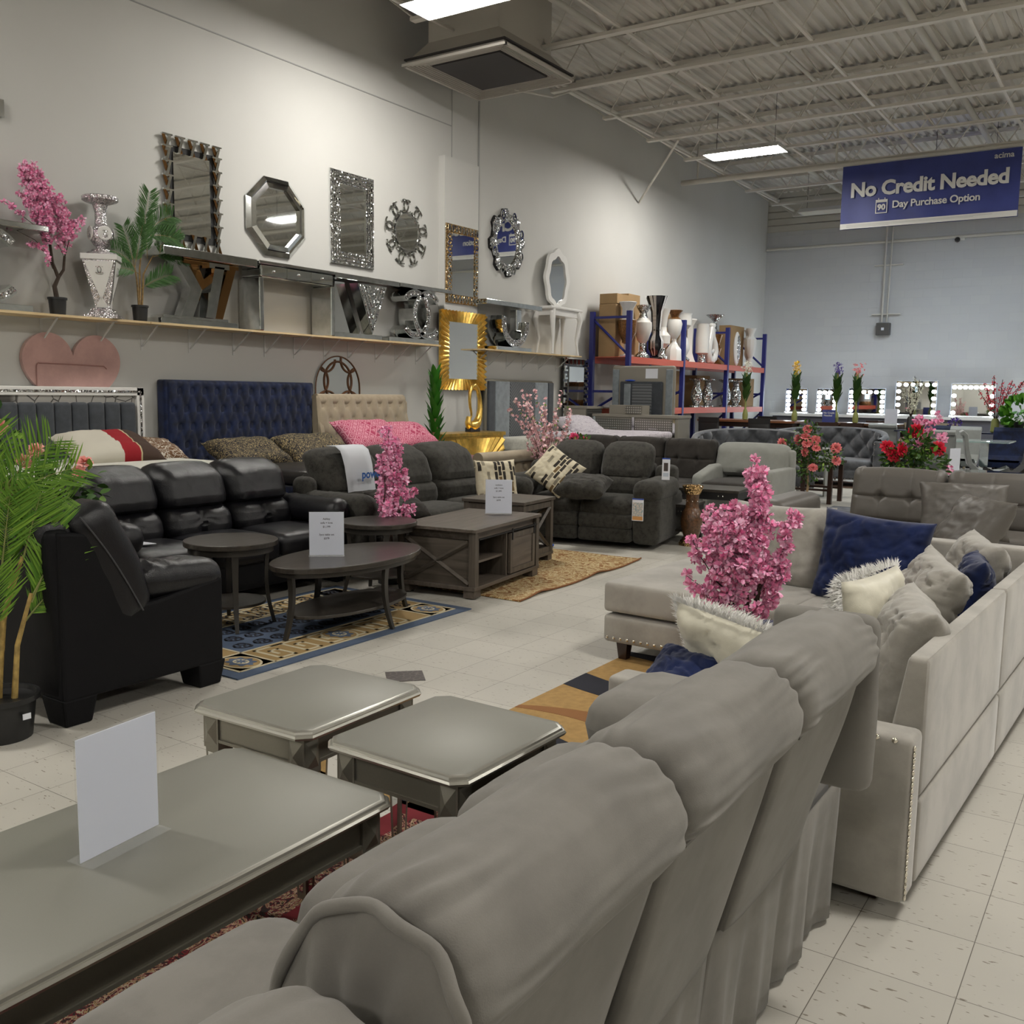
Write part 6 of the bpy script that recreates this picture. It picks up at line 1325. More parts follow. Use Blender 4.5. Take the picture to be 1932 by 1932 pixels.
# blossom branches by the loveseat
rs = random.Random(41)
t = thing('blossom_arrangement', 'tall pale pink blossom branches with red roses behind the charcoal loveseat', 'flower arrangement', (-5.72, 9.32, 0)); MB().lathe([(.13, 0), (.15, .3), (.12, .55), (.14, .6)], 20).build('pot', POT, t)
tw = MB(); fl = MB(); gl = MB()
for k in range(26):
    a = rs.uniform(-.62, .62); l_ = rs.uniform(.7, 1.22) * (1 - .25 * abs(a)); P = [Vector((0, 0, .5))]; y = 0; d = Vector((rs.uniform(-.2, .2), math.sin(a), math.cos(a)))
    if k == 0: d = Vector((.3, -.95, .45)); l_ = .85
    for j in range(8): P.append(P[-1] + d * l_ / 8); d = (d + rdir(rs) * .12 + Vector((0, 0, -.02))).normalized()
    tw.tube(P, [.005 * (1 - .8 * j / 8) for j in range(9)], 4)
    for j in range(int(l_ * 62)):
        q = rs.uniform(.18, 1) * 8; i = min(7, int(q)); c = P[i] + (P[i + 1] - P[i]) * (q - i) + rdir(rs) * .022; f = rdir(rs)
        if rs.random() < .12: leaf(gl, c, rdir(rs), rdir(rs), .035, .015); continue
        s = f.orthogonal().normalized(); s2 = f.cross(s)
        for e in range(5):
            tt = 2 * PI * e / 5; dd = (s * math.cos(tt) + s2 * math.sin(tt) + f * .3).normalized(); sd = f.cross(dd).normalized(); w_ = .008
            fl.add([c, c + dd * .012 - sd * w_, c + dd * .02, c + dd * .012 + sd * w_], [(0, 1, 2, 3)])
tw.build('twigs', BARK, t); stuff(fl.build('blossoms', PALEP, t, merge=False, angle=180)); stuff(gl.build('buds', LEAFL, t, merge=False, angle=180))
rosebush('dark green bush with hot pink flowers behind the charcoal loveseat', (-5.52, 9.45, 0), [[(0, 0, .1), (0, 0, .5)]], [(.1, .22, .95), (.05, .3, .98), (.12, .3, .92), (.1, .12, .84), (-.05, -.12, .78), (.1, -.18, .68), (.12, -.1, .60), (.1, .28, .86), (.02, .1, 1.0), (.1, .36, .9)], ROSEP, .036, 520, [(0, .1, .8, .2), (0, -.05, .65, .2), (0, .2, .85, .15)], 6, pot=(.13, .3), lsz=.06)
# agave
rs = random.Random(51)
t = thing('agave_plant', 'tall upright spiky green agave left of the gold mirror', 'artificial plant', (-7.75, 9.82, 0)); MB().lathe([(.12, 0), (.15, .45), (.16, .47), (.14, .47)], 24).build('pot', POT, t); MB().tube([(0, 0, .4), (0, 0, 1.3)], [.05, .035], 8).build('stalk', BARKL, t)
for k in range(46):
    z = .80 + .98 * (k / 46) ** .9; a = k * 2.4; up_ = 1.5 + 1.5 * k / 46; m = MB(); leaf(m, (0, 0, z - .14), (math.cos(a), math.sin(a), up_), (-math.cos(a), -math.sin(a), .5), .30 - .03 * (k > 38), .085, .35, .02); m.build('leaf_blade', AGAV, t, merge=False, angle=180)
# ---------------------------------------------------------------- storage rack
RX, RB2 = -7.45, -8.15
t = thing('pallet_rack', 'blue pallet rack with orange beams loaded with vases', 'storage rack', (0, 0, 0))
PY = (14.68, 16.93, 19.16, 21.42)
for y in PY:
    for x in (RX, RB2): MB().box(x - .04, x + .04, y - .035, y + .035, 0, 2.9).build('upright_post', RBLUE, t, smooth=False)
    for z in (.5, 1.55, 2.8): MB().box(RB2, RX, y - .015, y + .015, z - .02, z + .02).build('frame_brace', RBLUE, t, smooth=False)
    for z0, z1 in ((.5, 1.15), (1.2, 1.6), (2.78, 2.16)): MB().tube([(RX, y, z1), (RB2, y, z0)], .022, 4).build('diagonal_brace', RBLUE, t, smooth=False)
for a, b_ in zip(PY, PY[1:]):
    for z in (2.14, 1.27, .2):
        for x in (RX, RB2): MB().box(x - .025, x + .03, a + .035, b_ - .035, z - .11, z).build('orange_beam', RORNG, t, smooth=False)
        MB().box(RB2, RX - .026, a + .036, b_ - .036, z - .012, z).build('deck_panel', CHAMP if z < 2 else RORNG, t, smooth=False)
def cbox(label, x, y, z, sx, sy, sz, rz=0, g=None):
    t = thing('cardboard_box', label, 'box', (x, y, z + .002), rz, g); bevel(MB().box(-sx / 2, sx / 2, -sy / 2, sy / 2, 0, sz).build('carton', CARD, t, smooth=False), .006)
    MB().box(-.025, .025, -sy / 2 - .0005, sy / 2 + .0005, sz, sz + .001).build('tape', plain('tape' + t.name, (.42, .30, .16), .3), t, smooth=False); return t
ZT, ZL = 2.14, 1.27
cbox('tall cardboard box at the left end of the rack top', -7.95, 15.05, ZT, .32, .45, .90); cbox('cardboard box lying on the tall box at the rack left end', -7.95, 15.1, ZT + .905, .34, .5, .17)
cbox('open-topped cardboard box behind the black and white vase', -7.98, 15.6, ZT, .3, .45, 1.12); cbox('low wide cardboard box behind the white silver-footed vases', -7.98, 17.45, ZT, .28, .9, .95, 0)
cbox('brown box between the leaf vase and the twisted vases', -7.98, 20.75, ZT, .28, .8, .9)
WHV = plain('white_ceramic', (.72, .70, .66), .3, bs=.2, bscale=50, coat=.3); WQ = pattern('white_scale', 'diamond', [(.75, .74, .72), (.45, .44, .43)], 50, .35); BRV = plain('bronze_ceramic', (.22, .10, .03), .3, .4, vary=.4, vs=40)
SILV = glitter('silver_mosaic', (.75, .77, .8), 70, .15)
def vase(label, x, y, z, parts, g=None):
    t = thing('ceramic_vase', label, 'vase', (x, y, z + .002), 0, g)
    for nm, prof, mt_, seg in parts: MB().lathe(prof, seg).build(nm, mt_, t, angle=35)
    return t
vase('white scaled urn with bronze bowl, leftmost vase on the rack top', -7.62, 14.95, ZT, [('foot', [(.12, 0), (.13, .03), (.05, .05), (.05, .22)], WQ, 8), ('bowl', [(.05, .22), (.09, .24), (.09, .28), (.12, .34), (.155, .42), (.16, .62)], BRV, 16), ('neck', [(.16, .62), (.10, .64), (.10, .82), (.16, .92), (.15, .93)], WQ, 8)])
vase('white and silver footed urn with ruffled rim on the rack top', -7.62, 15.55, ZT, [('foot', [(.14, 0), (.12, .06), (.05, .12), (.05, .26)], SILV, 20), ('body', [(.05, .26), (.10, .32), (.16, .5), (.155, .62), (.08, .70)], WHV, 24), ('rim', [(.08, .70), (.06, .78), (.12, .88), (.14, .92), (.11, .91)], SILV, 20)])
t = vase('tall black and white striped flared vase, highest on the rack', -7.6, 16.05, ZT, [('foot', [(.13, 0), (.13, .03), (.06, .05)], BLACKGL, 8), ('lower_body', [(.06, .05), (.13, .18), (.13, .32), (.08, .42), (.07, .50), (.09, .52)], BLACKGL, 8), ('flare', [(.08, .52), (.07, .60), (.10, .85), (.20, 1.12), (.19, 1.12)], BLACKGL, 8)])
for a in (0, PI / 2, PI, 3 * PI / 2):
    m = MB(); v = [(math.cos(a + s * d_) * (r_ + .006), math.sin(a + s * d_) * (r_ + .006), z) for r_, z, d_ in ((.06, .06, .35), (.13, .2, .35), (.13, .33, .35), (.08, .43, .35), (.075, .55, .35), (.10, .85, .35), (.20, 1.115, .35)) for s in (-1, 1)]
    m.add(v, [(2 * k, 2 * k + 1, 2 * k + 3, 2 * k + 2) for k in range(6)]); m.build('white_stripe', WQ, t, merge=False)
vase('white vase with silver collar between the striped and bronze-topped vases', -7.66, 16.45, ZT, [('foot', [(.11, 0), (.12, .03), (.06, .12), (.06, .22)], SILV, 20), ('body', [(.06, .22), (.14, .3), (.15, .44), (.08, .52), (.07, .6)], WHV, 20), ('neck', [(.07, .6), (.09, .78), (.13, .90), (.14, .93), (.11, .93)], WHV, 20)])
vase('white quilted vase with bronze top and base on the rack', -7.56, 16.75, ZT, [('foot', [(.16, 0), (.15, .2), (.09, .28), (.05, .34), (.05, .4)], WHV, 8), ('body', [(.05, .4), (.12, .5), (.15, .68), (.12, .76)], WHV, 10), ('top', [(.12, .76), (.07, .80), (.09, .86), (.15, .92), (.12, .93)], BRV, 20)])
vase('white curvy vase with silver foot just left of the second rack post', -7.58, 17.2, ZT, [('foot', [(.13, 0), (.14, .04), (.07, .10)], SILV, 20), ('body', [(.07, .10), (.13, .22), (.12, .36), (.06, .48), (.06, .58)], WHV, 20), ('bowl', [(.06, .58), (.15, .68), (.16, .78), (.15, .86), (.17, .9), (.14, .9)], WHV, 20)])
vase('square white pillar vase just right of the second rack post', -7.7, 17.75, ZT, [('body', [(.16, 0), (.13, .05), (.08, .2), (.08, .7), (.16, .82), (.15, .84)], WHV, 4)])
vase('white cylinder vase ringed with silver bands', -7.58, 18.15, ZT, [('foot', [(.07, 0), (.08, .02), (.06, .12), (.06, .16)], SILV, 16), ('body', [(.06, .16), (.13, .2), (.135, .5), (.12, .75), (.13, .77), (.11, .77)], WHV, 20)])
t = thing('abstract_sculpture', 'white embracing loop sculpture in the middle bay of the rack top', 'sculpture', (-7.6, 18.68, ZT + .002))
MB().tube([(0, -.02, .74), (0, -.06, .6), (0, -.15, .38), (0, -.19, .22), (0, -.12, .08), (0, .02, .06), (0, .14, .12), (0, .19, .26), (0, .14, .42), (0, .06, .56), (0, .05, .72)], [.06, .07, .075, .08, .075, .07, .075, .08, .07, .05, .045], 14).build('loop_body', WHV, t); MB().tube([(0, -.1, .3), (0, .0, .22), (0, .1, .28)], .035, 10).build('inner_arm', WHV, t)
for y in (-.03, .05): MB().ball((0, y, .77), .055, 12).build('head', WHV, t)
vase('bronze openwork vase beside the third rack post', -7.72, 19.2, ZT, [('body', [(.12, 0), (.13, .04), (.07, .12), (.09, .22), (.12, .34), (.08, .42), (.11, .52), (.14, .62), (.12, .63)], BRV, 16)])
vase('silver pedestal dish standing high behind the third rack post', -7.9, 19.55, ZT, [('pedestal', [(.12, 0), (.12, .68), (.13, .7)], SILV, 8), ('stem', [(.09, .70), (.05, .76), (.04, .92)], SILV, 16), ('dish', [(.04, .92), (.10, .98), (.20, 1.06), (.18, 1.06)], SILV, 24)])
t = thing('leaf_vase', 'white pointed oval leaf vase right of the third rack post', 'vase', (-7.6, 20.1, ZT + .002)); MB().ball((0, 0, .37), (.05, .16, .365), 24).build('shell', WHV, t); MB().ball((.035, .01, .38), (.03, .10, .28), 20).build('glitter_inset', CRYS, t)
vase('white twisted vase, left one at the right end of the rack', -7.62, 21.0, ZT, [('foot', [(.09, 0), (.10, .03), (.05, .08), (.05, .2)], WHV, 16), ('body', [(.05, .2), (.09, .3), (.13, .48), (.13, .62), (.07, .68), (.07, .74), (.12, .86), (.10, .86)], WHV, 10)])
vase('white twisted vase, right one at the right end of the rack', -7.75, 21.2, ZT, [('foot', [(.08, 0), (.09, .03), (.04, .08), (.04, .18)], WHV, 16), ('body', [(.04, .18), (.09, .3), (.08, .42), (.11, .55), (.10, .66), (.06, .70), (.07, .76), (.11, .84), (.09, .84)], WHV, 10)])
for k, (y, w_) in enumerate(((15.05, 'left'), (15.42, 'right'))):
    vase('white urn with bronze lid on the lower rack level, %s of the pair' % w_, -7.62, y, ZL, [('base', [(.13, 0), (.14, .05), (.11, .12)], BRV, 16), ('body', [(.11, .12), (.12, .3), (.12, .36)], WHV, 16), ('top', [(.13, .36), (.13, .42), (.10, .44)], BRV, 16)])
for k, y in enumerate((18.0, 18.55, 19.55, 20.15)):
    vase('mirrored mosaic vase with disc rim on the lower rack level', -7.6, y, ZL, [('foot', [(.13, 0), (.13, .03), (.06, .05)], SILV, 20), ('body', [(.06, .05), (.11, .18), (.11, .30), (.06, .44), (.06, .5)], SILV, 20), ('rim', [(.06, .5), (.15, .54), (.16, .56), (.15, .57)], SILV, 24)], 'mosaic vases on the lower rack level')
cbox('upright cardboard box on the lower rack level behind the mosaic vases', -7.95, 17.35, ZL, .3, .5, .7); cbox('cardboard box with white label at the lower right end of the rack', -7.8, 21.0, ZL, .4, .55, .62)
cbox('grey-sided box stacked on the lower rack level middle bay', -7.98, 18.9, ZL, .28, .7, .64)

# dressers in front
def scale_front(t, name, x0, x1, y0, y1, z0, z1): return MB().box(x0, x1, y0, y1, z0, z1).build(name, SCALE, t, smooth=False)
SCALE, nt, b = newmat('silver_scale'); b.inputs['Metallic'].default_value = .9; b.inputs['Roughness'].default_value = .3; mp = coords(nt); v = N(nt, 'ShaderNodeTexVoronoi', Scale=26, Randomness=0.0); L(nt, mp, 'Vector', v, 'Vector'); r = ramp(nt, [(.2, (.75, .74, .70)), (.42, (.25, .24, .22))]); L(nt, v, 'Distance', r, 'Fac'); L(nt, r, 'Color', b, 'Base Color')
t = thing('chest_of_drawers', 'taupe chest of drawers with silver scale-pattern fronts beside the slate bed', 'chest of drawers', (-8.0, 14.12, 0)); bevel(MB().box(-.25, .22, -.27, .27, .06, 1.26).build('body', TAUPE, t, smooth=False), .004); MB().box(-.26, .25, -.28, .28, 1.26, 1.30).build('top_panel', TAUPE, t, smooth=False)
for k in range(4): d = scale_front(t, 'drawer', .221, .24, -.25, .25, .1 + k * .29, .1 + k * .29 + .28); MB().tube([(.255, -.06, .25 + k * .29), (.27, 0, .24 + k * .29), (.255, .06, .25 + k * .29)], .008, 6).build('handle', CHROME, d)
for y in (-.22, .22): MB().box(-.2, .2, y - .03, y + .03, 0, .06).build('leg', TAUPE, t, smooth=False)
t = thing('dresser', 'wide taupe dresser with silver scale-pattern doors in front of the display headboard', 'dresser', (-6.9, 14.0, 0)); bevel(MB().box(-.78, .72, -.05, .4, .08, 1.14).build('body', TAUPE, t, smooth=False), .004); MB().box(-.8, .74, -.07, .42, 1.14, 1.18).build('top_panel', TAUPE, t, smooth=False)
for (a, b_) in ((-.74, -.08), (-.02, .62)):
    for k in range(3): d = scale_front(t, 'drawer', a, b_, -.07, -.051, .14 + k * .33, .14 + k * .33 + .31); MB().box((a + b_) / 2 - .07, (a + b_) / 2 + .07, -.085, -.07, .3 + k * .33, .31 + k * .33).build('handle', CHROME, d, smooth=False)
for a in (-.76, -.05, .66): MB().box(a - .02, a + .02, -.075, -.05, .1, 1.14).build('mirror_strip', MIRS, t, smooth=False)
for x in (-.7, .65): MB().box(x - .04, x + .04, -.03, .38, 0, .08).build('leg', TAUPE, t, smooth=False)
t = thing('jewelry_box', 'small taupe drawer box with scale-pattern front standing on the dresser', 'box', (-7.15, 14.15, 1.18)); MB().box(-.3, .3, -.1, .16, 0, .15).build('body', TAUPE, t, smooth=False); scale_front(t, 'drawer', .0, .28, -.115, -.101, .01, .14)
t = thing('display_headboard', 'upright taupe bed end with slate panels and inset padded headboard behind the dresser', 'headboard', (-7.12, 14.62, 0))
m = MB(); m.rbox(0, 0, 1.02, 1.14, .10, 1.92, .04, 6); m.build('frame', TAUPE, t)
for s in (-1, 1): MB().rbox(s * .49, -.055, 1.0, .12, .03, 1.84, .012, 4).build('side_pad', SLATEL, t)
MB().rbox(0, -.085, .95, .78, .05, 1.54, .05, 6).build('inner_headboard', SLATE, t); MB().rbox(.03, -.115, .95, .36, .02, 1.46, .005, 4).build('ribbed_panel', DIAG, t); MB().rbox(-.24, -.115, .95, .12, .02, 1.46, .005, 4).build('light_pad', SLATEL, t)
MB().box(.06, .28, -.062, -.056, 1.77, 1.93).build('paper_note', PAPER, t, smooth=False); MB().ball((-.2, -.1, 1.735), (.10, .03, .015), 8).build('blue_wrap', plain('wrap_blue', (.03, .1, .6), .4), t)

# ---------------------------------------------------------------- dark sectional with light grey piece
t = thing('dark_sectional', 'dark charcoal plush sectional with tufted back behind the charcoal loveseat', 'sofa', (-5.55, 11.1, 0), -PI / 2)
MB().rbox(0, 0, .22, .9, 2.1, .34, .04, 6).build('base', CHARD, t); MB().rbox(-.40, 0, .52, .14, 2.1, .62, .05, 6).build('back_frame', CHARD, t)
for k in range(3): tuftback(t, -.16, -1.04 + k * .69, -1.04 + k * .69 + .68, .42, .94, CHARD, [(-.4, .1), (.4, .1)], s=k * 3); seat(t, 'seat_cushion', CHARD, -.2, .45, -1.04 + k * .69, -1.04 + k * .69 + .68, .3, .46, .05, .02, .004, k)
for s in (-.9, .9): MB().cbox(.3, s, .03, .08, .08, .06).build('foot', BLACKW, t, smooth=False)
t = thing('grey_chaise_sofa', 'light grey sofa end with dark seat cushion behind the pink tree top', 'sofa', (-4.05, 11.2, 0), -PI / 2)
MB().rbox(0, 0, .2, .95, .94, .30, .04, 6).build('base', LGREY, t); MB().rbox(-.38, .0, .5, .16, .94, .72, .04, 6).build('back_frame', LGREY, t); seat(t, 'seat_cushion', CHARD, -.3, .62, -.34, .40, .36, .50, .05, .02, .004, 3)
MB().rbox(.05, .42, .44, .95, .14, .44, .05, 8).build('left_arm', LGREY, t); MB().rbox(.05, -.42, .42, .95, .14, .50, .06, 8, lambda x, y, z, u, v, w: (0, 0, -.10 * max(0, u) * (w + 1) / 2)).build('right_arm', LGREY, t)
o = backc(t, 'back_cushion', LGREY, -.15, -.50, .42, .52, .92, .26, .1, .06, .1, .012, 4)
for s in (-.4, .4): MB().cbox(.3, s, .03, .06, .06, .06).build('foot', BLACKW, t, smooth=False)
# dark tables with small knobs
def darktable(label, x, y, sx, sy, h, rz):
    t = thing('dark_table', label, 'table', (x, y, 0), rz); bevel(MB().box(-sx / 2, sx / 2, -sy / 2, sy / 2, h - .03, h).build('table_top', DKOAK, t, smooth=False), .003); MB().box(-sx / 2 + .01, sx / 2 - .01, -sy / 2 + .01, sy / 2 - .01, h - .11, h - .03).build('drawer_case', BLACKW, t, smooth=False)
    for k in (-.3, -.24, .24, .3): MB().ball((k * sx, -sy / 2 + .005, h - .07), .009, 6).build('drawer_knob', NAIL, t)
    for a in (-1, 1):
        for b_ in (-1, 1): MB().cbox(a * (sx / 2 - .035), b_ * (sy / 2 - .035), (h - .1) / 2, .05, .05, h - .1).build('leg', BLACKW, t, smooth=False)
    MB().box(-sx / 2 + .03, sx / 2 - .03, -sy / 2 + .03, sy / 2 - .03, .12, .14).build('lower_shelf', DKOAK, t, smooth=False)
darktable('dark wood table with knobs in front of the dark sectional, left piece', -4.86, 9.95, .62, .62, .50, .1); darktable('dark wood table with knobs in front of the dark sectional, right piece', -4.06, 10.02, .85, .55, .50, .1)
darktable('low dark wood table behind the ceramic vase', -4.10, 9.25, .5, .5, .40, .1)
signholder('paper sign holder on the dark table behind the charcoal loveseat', -4.88, 9.8, .501, .3, [])
signholder('narrow sign holder seen edge-on above the leather sectional', -2.02, 13.0, .62, 1.15, [])

# ---------------------------------------------------------------- tufted velvet sofas
def tubsofa(label, x, y, rz, sc=1.0, w_=1.0):
    t = thing('tufted_sofa', label, 'sofa', (x, y, 0), rz); n = 130; R1, R2 = 1.02 * w_, .60
    def rail(a): # a 0..1 along the horseshoe, front is -y
        th = PI * (-.08 + 1.16 * a); return (-R1 * math.cos(th), -.12 + R2 * math.sin(th) * 1.05)
    def top(a): return .97 - .16 * (abs(2 * a - 1)) ** 2.2
    m = MB(); vs = []; nz_ = 20
    for i in range(n + 1):
        a = i / n; x_, y_ = rail(a); x2, y2 = rail(min(1, a + .01)); x1, y1 = rail(max(0, a - .01)); tx, ty = x2 - x1, y2 - y1; l_ = math.hypot(tx, ty); nx_, ny_ = ty / l_, -tx / l_  # inward normal
        cx, cy = -x_, -.1 - y_
        if nx_ * cx + ny_ * cy < 0: nx_, ny_ = -nx_, -ny_
        tp = top(a)
        for k in range(nz_ + 1):
            q = k / nz_; z = .34 + (tp - .34) * q; d = 0
            U_, V_ = a * 9, q * 1.7; d = 1 - (abs(math.sin(PI * (U_ + V_))) * abs(math.sin(PI * (U_ - V_)))) ** .5
            off = .075 - .085 * d + (.035 * math.sin(q * PI / 2) - .05 * q); vs.append((x_ + nx_ * (off + .04), y_ + ny_ * (off + .04), z))
    m.add(vs, [(i * (nz_ + 1) + k, (i + 1) * (nz_ + 1) + k, (i + 1) * (nz_ + 1) + k + 1, i * (nz_ + 1) + k + 1) for i in range(n) for k in range(nz_)])
    m.build('tufted_inside', TUFTV, t, merge=False, angle=180)
    m = MB(); vs = []
    for i in range(n + 1):
        a = i / n; x_, y_ = rail(a); tp = top(a); sx_, sy_ = x_ * 1.09, (y_ + .12) * 1.12 - .12
        for q in (.13, .5, .9, 1.0): vs.append((sx_, sy_, .0 + tp * q - (.03 if q == 1 else 0)))
        vs.append((x_ * 1.06, (y_ + .12) * 1.08 - .12, tp + .02)); vs.append((x_ * 1.0, y_, tp + .015)); vs.append((x_ * .97, (y_ + .12) * .97 - .12, tp - .03))
    m.add(vs, [(i * 7 + k, i * 7 + k + 1, (i + 1) * 7 + k + 1, (i + 1) * 7 + k) for i in range(n) for k in range(6)]); m.build('outer_shell', TUFTV, t, merge=False, angle=180)
    for s in (0, 1):
        x_, y_ = rail(s); MB().rbox(x_ * 1.03, y_ - .01, .46, .16, .06, .66, .025, 6).build('arm_front', TUFTV, t)
        m = MB(); 
        for k in range(14): m.ball((x_ * 1.03 + (-.06 if k < 7 else .06) * 1, y_ - .042, .2 + (k % 7) * .09), .009, 5)
        m.build('nail_trim', NAIL, t)
    seat(t, 'seat_cushion', TUFTV, -.85 * w_, .85 * w_, -.42, .3, .30, .46, .06, .02, .005, 3)
    MB().rbox(0, -.05, .22, 1.8 * w_, .72, .18, .04, 6).build('base', TUFTV, t); m = MB()
    for k in range(30): m.ball((-.85 * w_ + k * .0586 * w_, -.418, .15), .009, 5)
    m.build('nail_trim', NAIL, t)
    for (x_, y_) in ((-.85 * w_, -.3), (.85 * w_, -.3), (-.6 * w_, .3), (.6 * w_, .3)): MB().lathe([(.025, 0), (.018, .01), (.045, .05), (.03, .07), (.055, .11), (.05, .13)], 14).build('turned_leg', CHROME, t).location = (x_, y_, 0)
    return t
tubsofa('grey velvet tufted barrel sofa, right one, facing the viewer', -4.68, 17.0, -.08, 1, .93)
tubsofa('grey velvet tufted barrel sofa, left one, partly hidden by the light grey sofa', -5.2, 14.6, .35, 1, .85)

# ---------------------------------------------------------------- dining furniture
def dchair(label, x, y, rz, mat, kind='slat', H=1.04, g=None):
    t = thing('dining_chair', label, 'chair', (x, y, 0), rz, g)
    for s in (-1, 1):
        MB().tube([(s * .19, .2, 0), (s * .19, .19, .5), (s * .19, .25, H)], .018, 4).build('rear_leg', mat, t, smooth=False); MB().taper(s * .19, -.19, 0, .46, .03, .03, .04, .04).build('front_leg', mat, t, smooth=False)
    MB().rbox(0, 0, .49, .44, .44, .06, .02, 4).build('seat', BLACKW if kind == 'slat' else mat, t)
    MB().box(-.19, .19, .235, .26, H - .10, H).build('top_rail', mat, t, smooth=False)
    if kind == 'slat':
        for k in range(5): MB().box(-.14 + k * .07 - .012, -.14 + k * .07 + .012, .225, .24, .6, H - .1).build('back_slat', mat, t, smooth=False)
        MB().box(-.19, .19, .215, .24, .56, .60).build('lower_rail', mat, t, smooth=False)
    elif kind == 'cross':
        for s in (-1, 1): MB().tube([(-s * .18, .23, .56), (s * .18, .24, H - .08)], .016, 4).build('cross_slat', mat, t, smooth=False)
    else: MB().rbox(0, .23, .78, .40, .06, .5, .025, 4).build('padded_back', mat, t)
    return t
def dtable(label, x, y, sx, sy, h, rz, mat, legm=None):
    t = thing('dining_table', label, 'table', (x, y, 0), rz); bevel(MB().box(-sx / 2, sx / 2, -sy / 2, sy / 2, h - .04, h).build('table_top', mat, t, smooth=False), .004); MB().box(-sx / 2 + .05, sx / 2 - .05, -sy / 2 + .05, sy / 2 - .05, h - .13, h - .04).build('apron', legm or mat, t, smooth=False)
    for a in (-1, 1):
        for b_ in (-1, 1): MB().cbox(a * (sx / 2 - .08), b_ * (sy / 2 - .08), (h - .12) / 2, .08, .08, h - .12).build('leg', legm or mat, t, smooth=False)
    return t
BRT = wood('red_brown_wood', (.12, .045, .02), (.22, .09, .04), 0, .3)
dtable('red-brown wooden dining table with black leather chairs near the rack', -6.5, 18.2, 1.9, .95, 1.05, .03, BRT, ESPR); dtable('dark dining table between slat-back chairs in front of the lit mirrors', -4.6, 18.9, 1.5, .9, 1.03, 0, ESPR2, ESPR)
for k, (x, y, rz, lab) in enumerate(((-7.0, 17.45, PI, 'black leather padded dining chair, leftmost at the red-brown table'), (-6.0, 17.4, PI, 'black leather padded dining chair on the near side of the red-brown table'), (-6.6, 19.1, 0, 'black padded dining chair on the far side of the red-brown table'))): dchair(lab, x, y, rz, BLACKW, 'pad', 1.1)
for k, (x, y, rz, lab) in enumerate(((-5.6, 18.45, 2.6, 'espresso slat-back chair turned sideways left of the small blue sign'), (-5.0, 18.2, PI, 'espresso slat-back dining chair directly left of the small blue sign'), (-4.55, 18.22, PI, 'espresso slat-back dining chair directly right of the small blue sign'), (-4.6, 19.8, 0, 'espresso slat-back dining chair against the lit mirrors, left'), (-3.7, 20.2, .2, 'espresso slat-back dining chair against the lit mirrors, right'))): dchair(lab, x, y, rz, ESPR, 'slat', 1.05)
PALW = plain('pale_oak', (.36, .32, .23), .6)
for x, y, rz, lab in ((-3.65, 19.2, PI, 'pale oak cross-back chair, left of the paper sign'), (-3.1, 19.4, 2.9, 'pale oak cross-back chair, right of the paper sign')): dchair(lab, x, y, rz, PALW, 'cross', 1.06)
def creamchair(label, x, y, rz, mat=CREAM):
    t = thing('upholstered_chair', label, 'chair', (x, y, 0), rz); pr = []
    n = 20; vs = []
    path = [(-.28, .56), (-.28, .50), (-.1, .48), (.10, .50), (.20, .60), (.25, .8), (.28, 1.0), (.34, 1.06), (.39, 1.03), (.38, .98), (.34, .98), (.33, .95), (.30, .72), (.26, .56), (.18, .46), (.0, .42), (-.28, .42)]
    m = MB(); m.add([(x_, y_, z_) for x_ in (-.24, .24) for y_, z_ in path], [tuple(range(17)), tuple(range(33, 16, -1))] + [(i, (i + 1) % 17, 17 + (i + 1) % 17, 17 + i) for i in range(17)]); bevel(m.build('curved_shell', mat, t, smooth=False), .012, 3)
    for a in (-.2, .2):
        for b_ in (-.22, .22): MB().taper(a, b_, 0, .43, .025, .025, .04, .04).build('leg', ESPR, t, smooth=False)
    return t
creamchair('pale grey velvet scroll-back chair behind the tufted sofa, seen from behind', -4.0, 18.25, PI); creamchair('pale grey velvet scroll-back chair right of the roses, seen from behind', -2.62, 15.6, PI); creamchair('pale grey velvet chair in profile at the glass table', -1.98, 15.5, PI / 2 + .2); creamchair('pale velvet chair on the far side of the glass table', -2.6, 17.3, 0)
creamchair('black chair with silver nail trim at the right picture edge', -1.66, 15.2, -1.3, CHARD); creamchair('navy velvet chair behind the glass table', -3.1, 17.5, 0, NAVYD); creamchair('navy velvet chair at the far right behind the glass table', -1.95, 17.4, 0, NAVYD)
t = thing('glass_table', 'clear glass dining table between the pale velvet chairs', 'table', (-2.45, 16.35, 0)); MB().box(-.7, .7, -.45, .45, .86, .88).build('glass_top', GLASS, t, smooth=False)
for a in (-.35, .35): MB().box(a - .06, a + .06, -.25, .25, .0, .858).build('pedestal', MIRS, t, smooth=False)
def lowt(label, x, y, sx, sy, h):
    t = thing('silver_coffee_table', label, 'table', (x, y, 0)); bevel(MB().box(-sx / 2, sx / 2, -sy / 2, sy / 2, h - .06, h).build('table_top', MIRS, t, smooth=False), .004)
    for a in (-1, 1):
        for b_ in (-1, 1): MB().cbox(a * (sx / 2 - .06), b_ * (sy / 2 - .06), (h - .06) / 2, .05, .05, h - .06).build('leg', BLACKW, t, smooth=False)
lowt('mirrored low table behind the leather sectional, left piece', -2.0, 14.0, .75, .6, .56); lowt('mirrored low table behind the leather sectional, right piece', -1.42, 13.85, .38, .6, .56)
tag(MB().box(-3.2, -.8, 14.3, 19, .0005, .01).build('navy_rug', NAVYD, None, smooth=False), 'navy blue rug under the glass dining table', 'rug')
t = thing('bar_stool_table', 'espresso wooden stand with square legs beside the rose tree', 'table', (-4.0, 14.0, 0)); MB().box(-.33, .33, -.33, .33, .56, .60).build('table_top', ESPR, t, smooth=False)
for a in (-1, 1):
    for b_ in (-1, 1): MB().cbox(a * .27, b_ * .27, .28, .06, .06, .56).build('leg', ESPR, t, smooth=False)
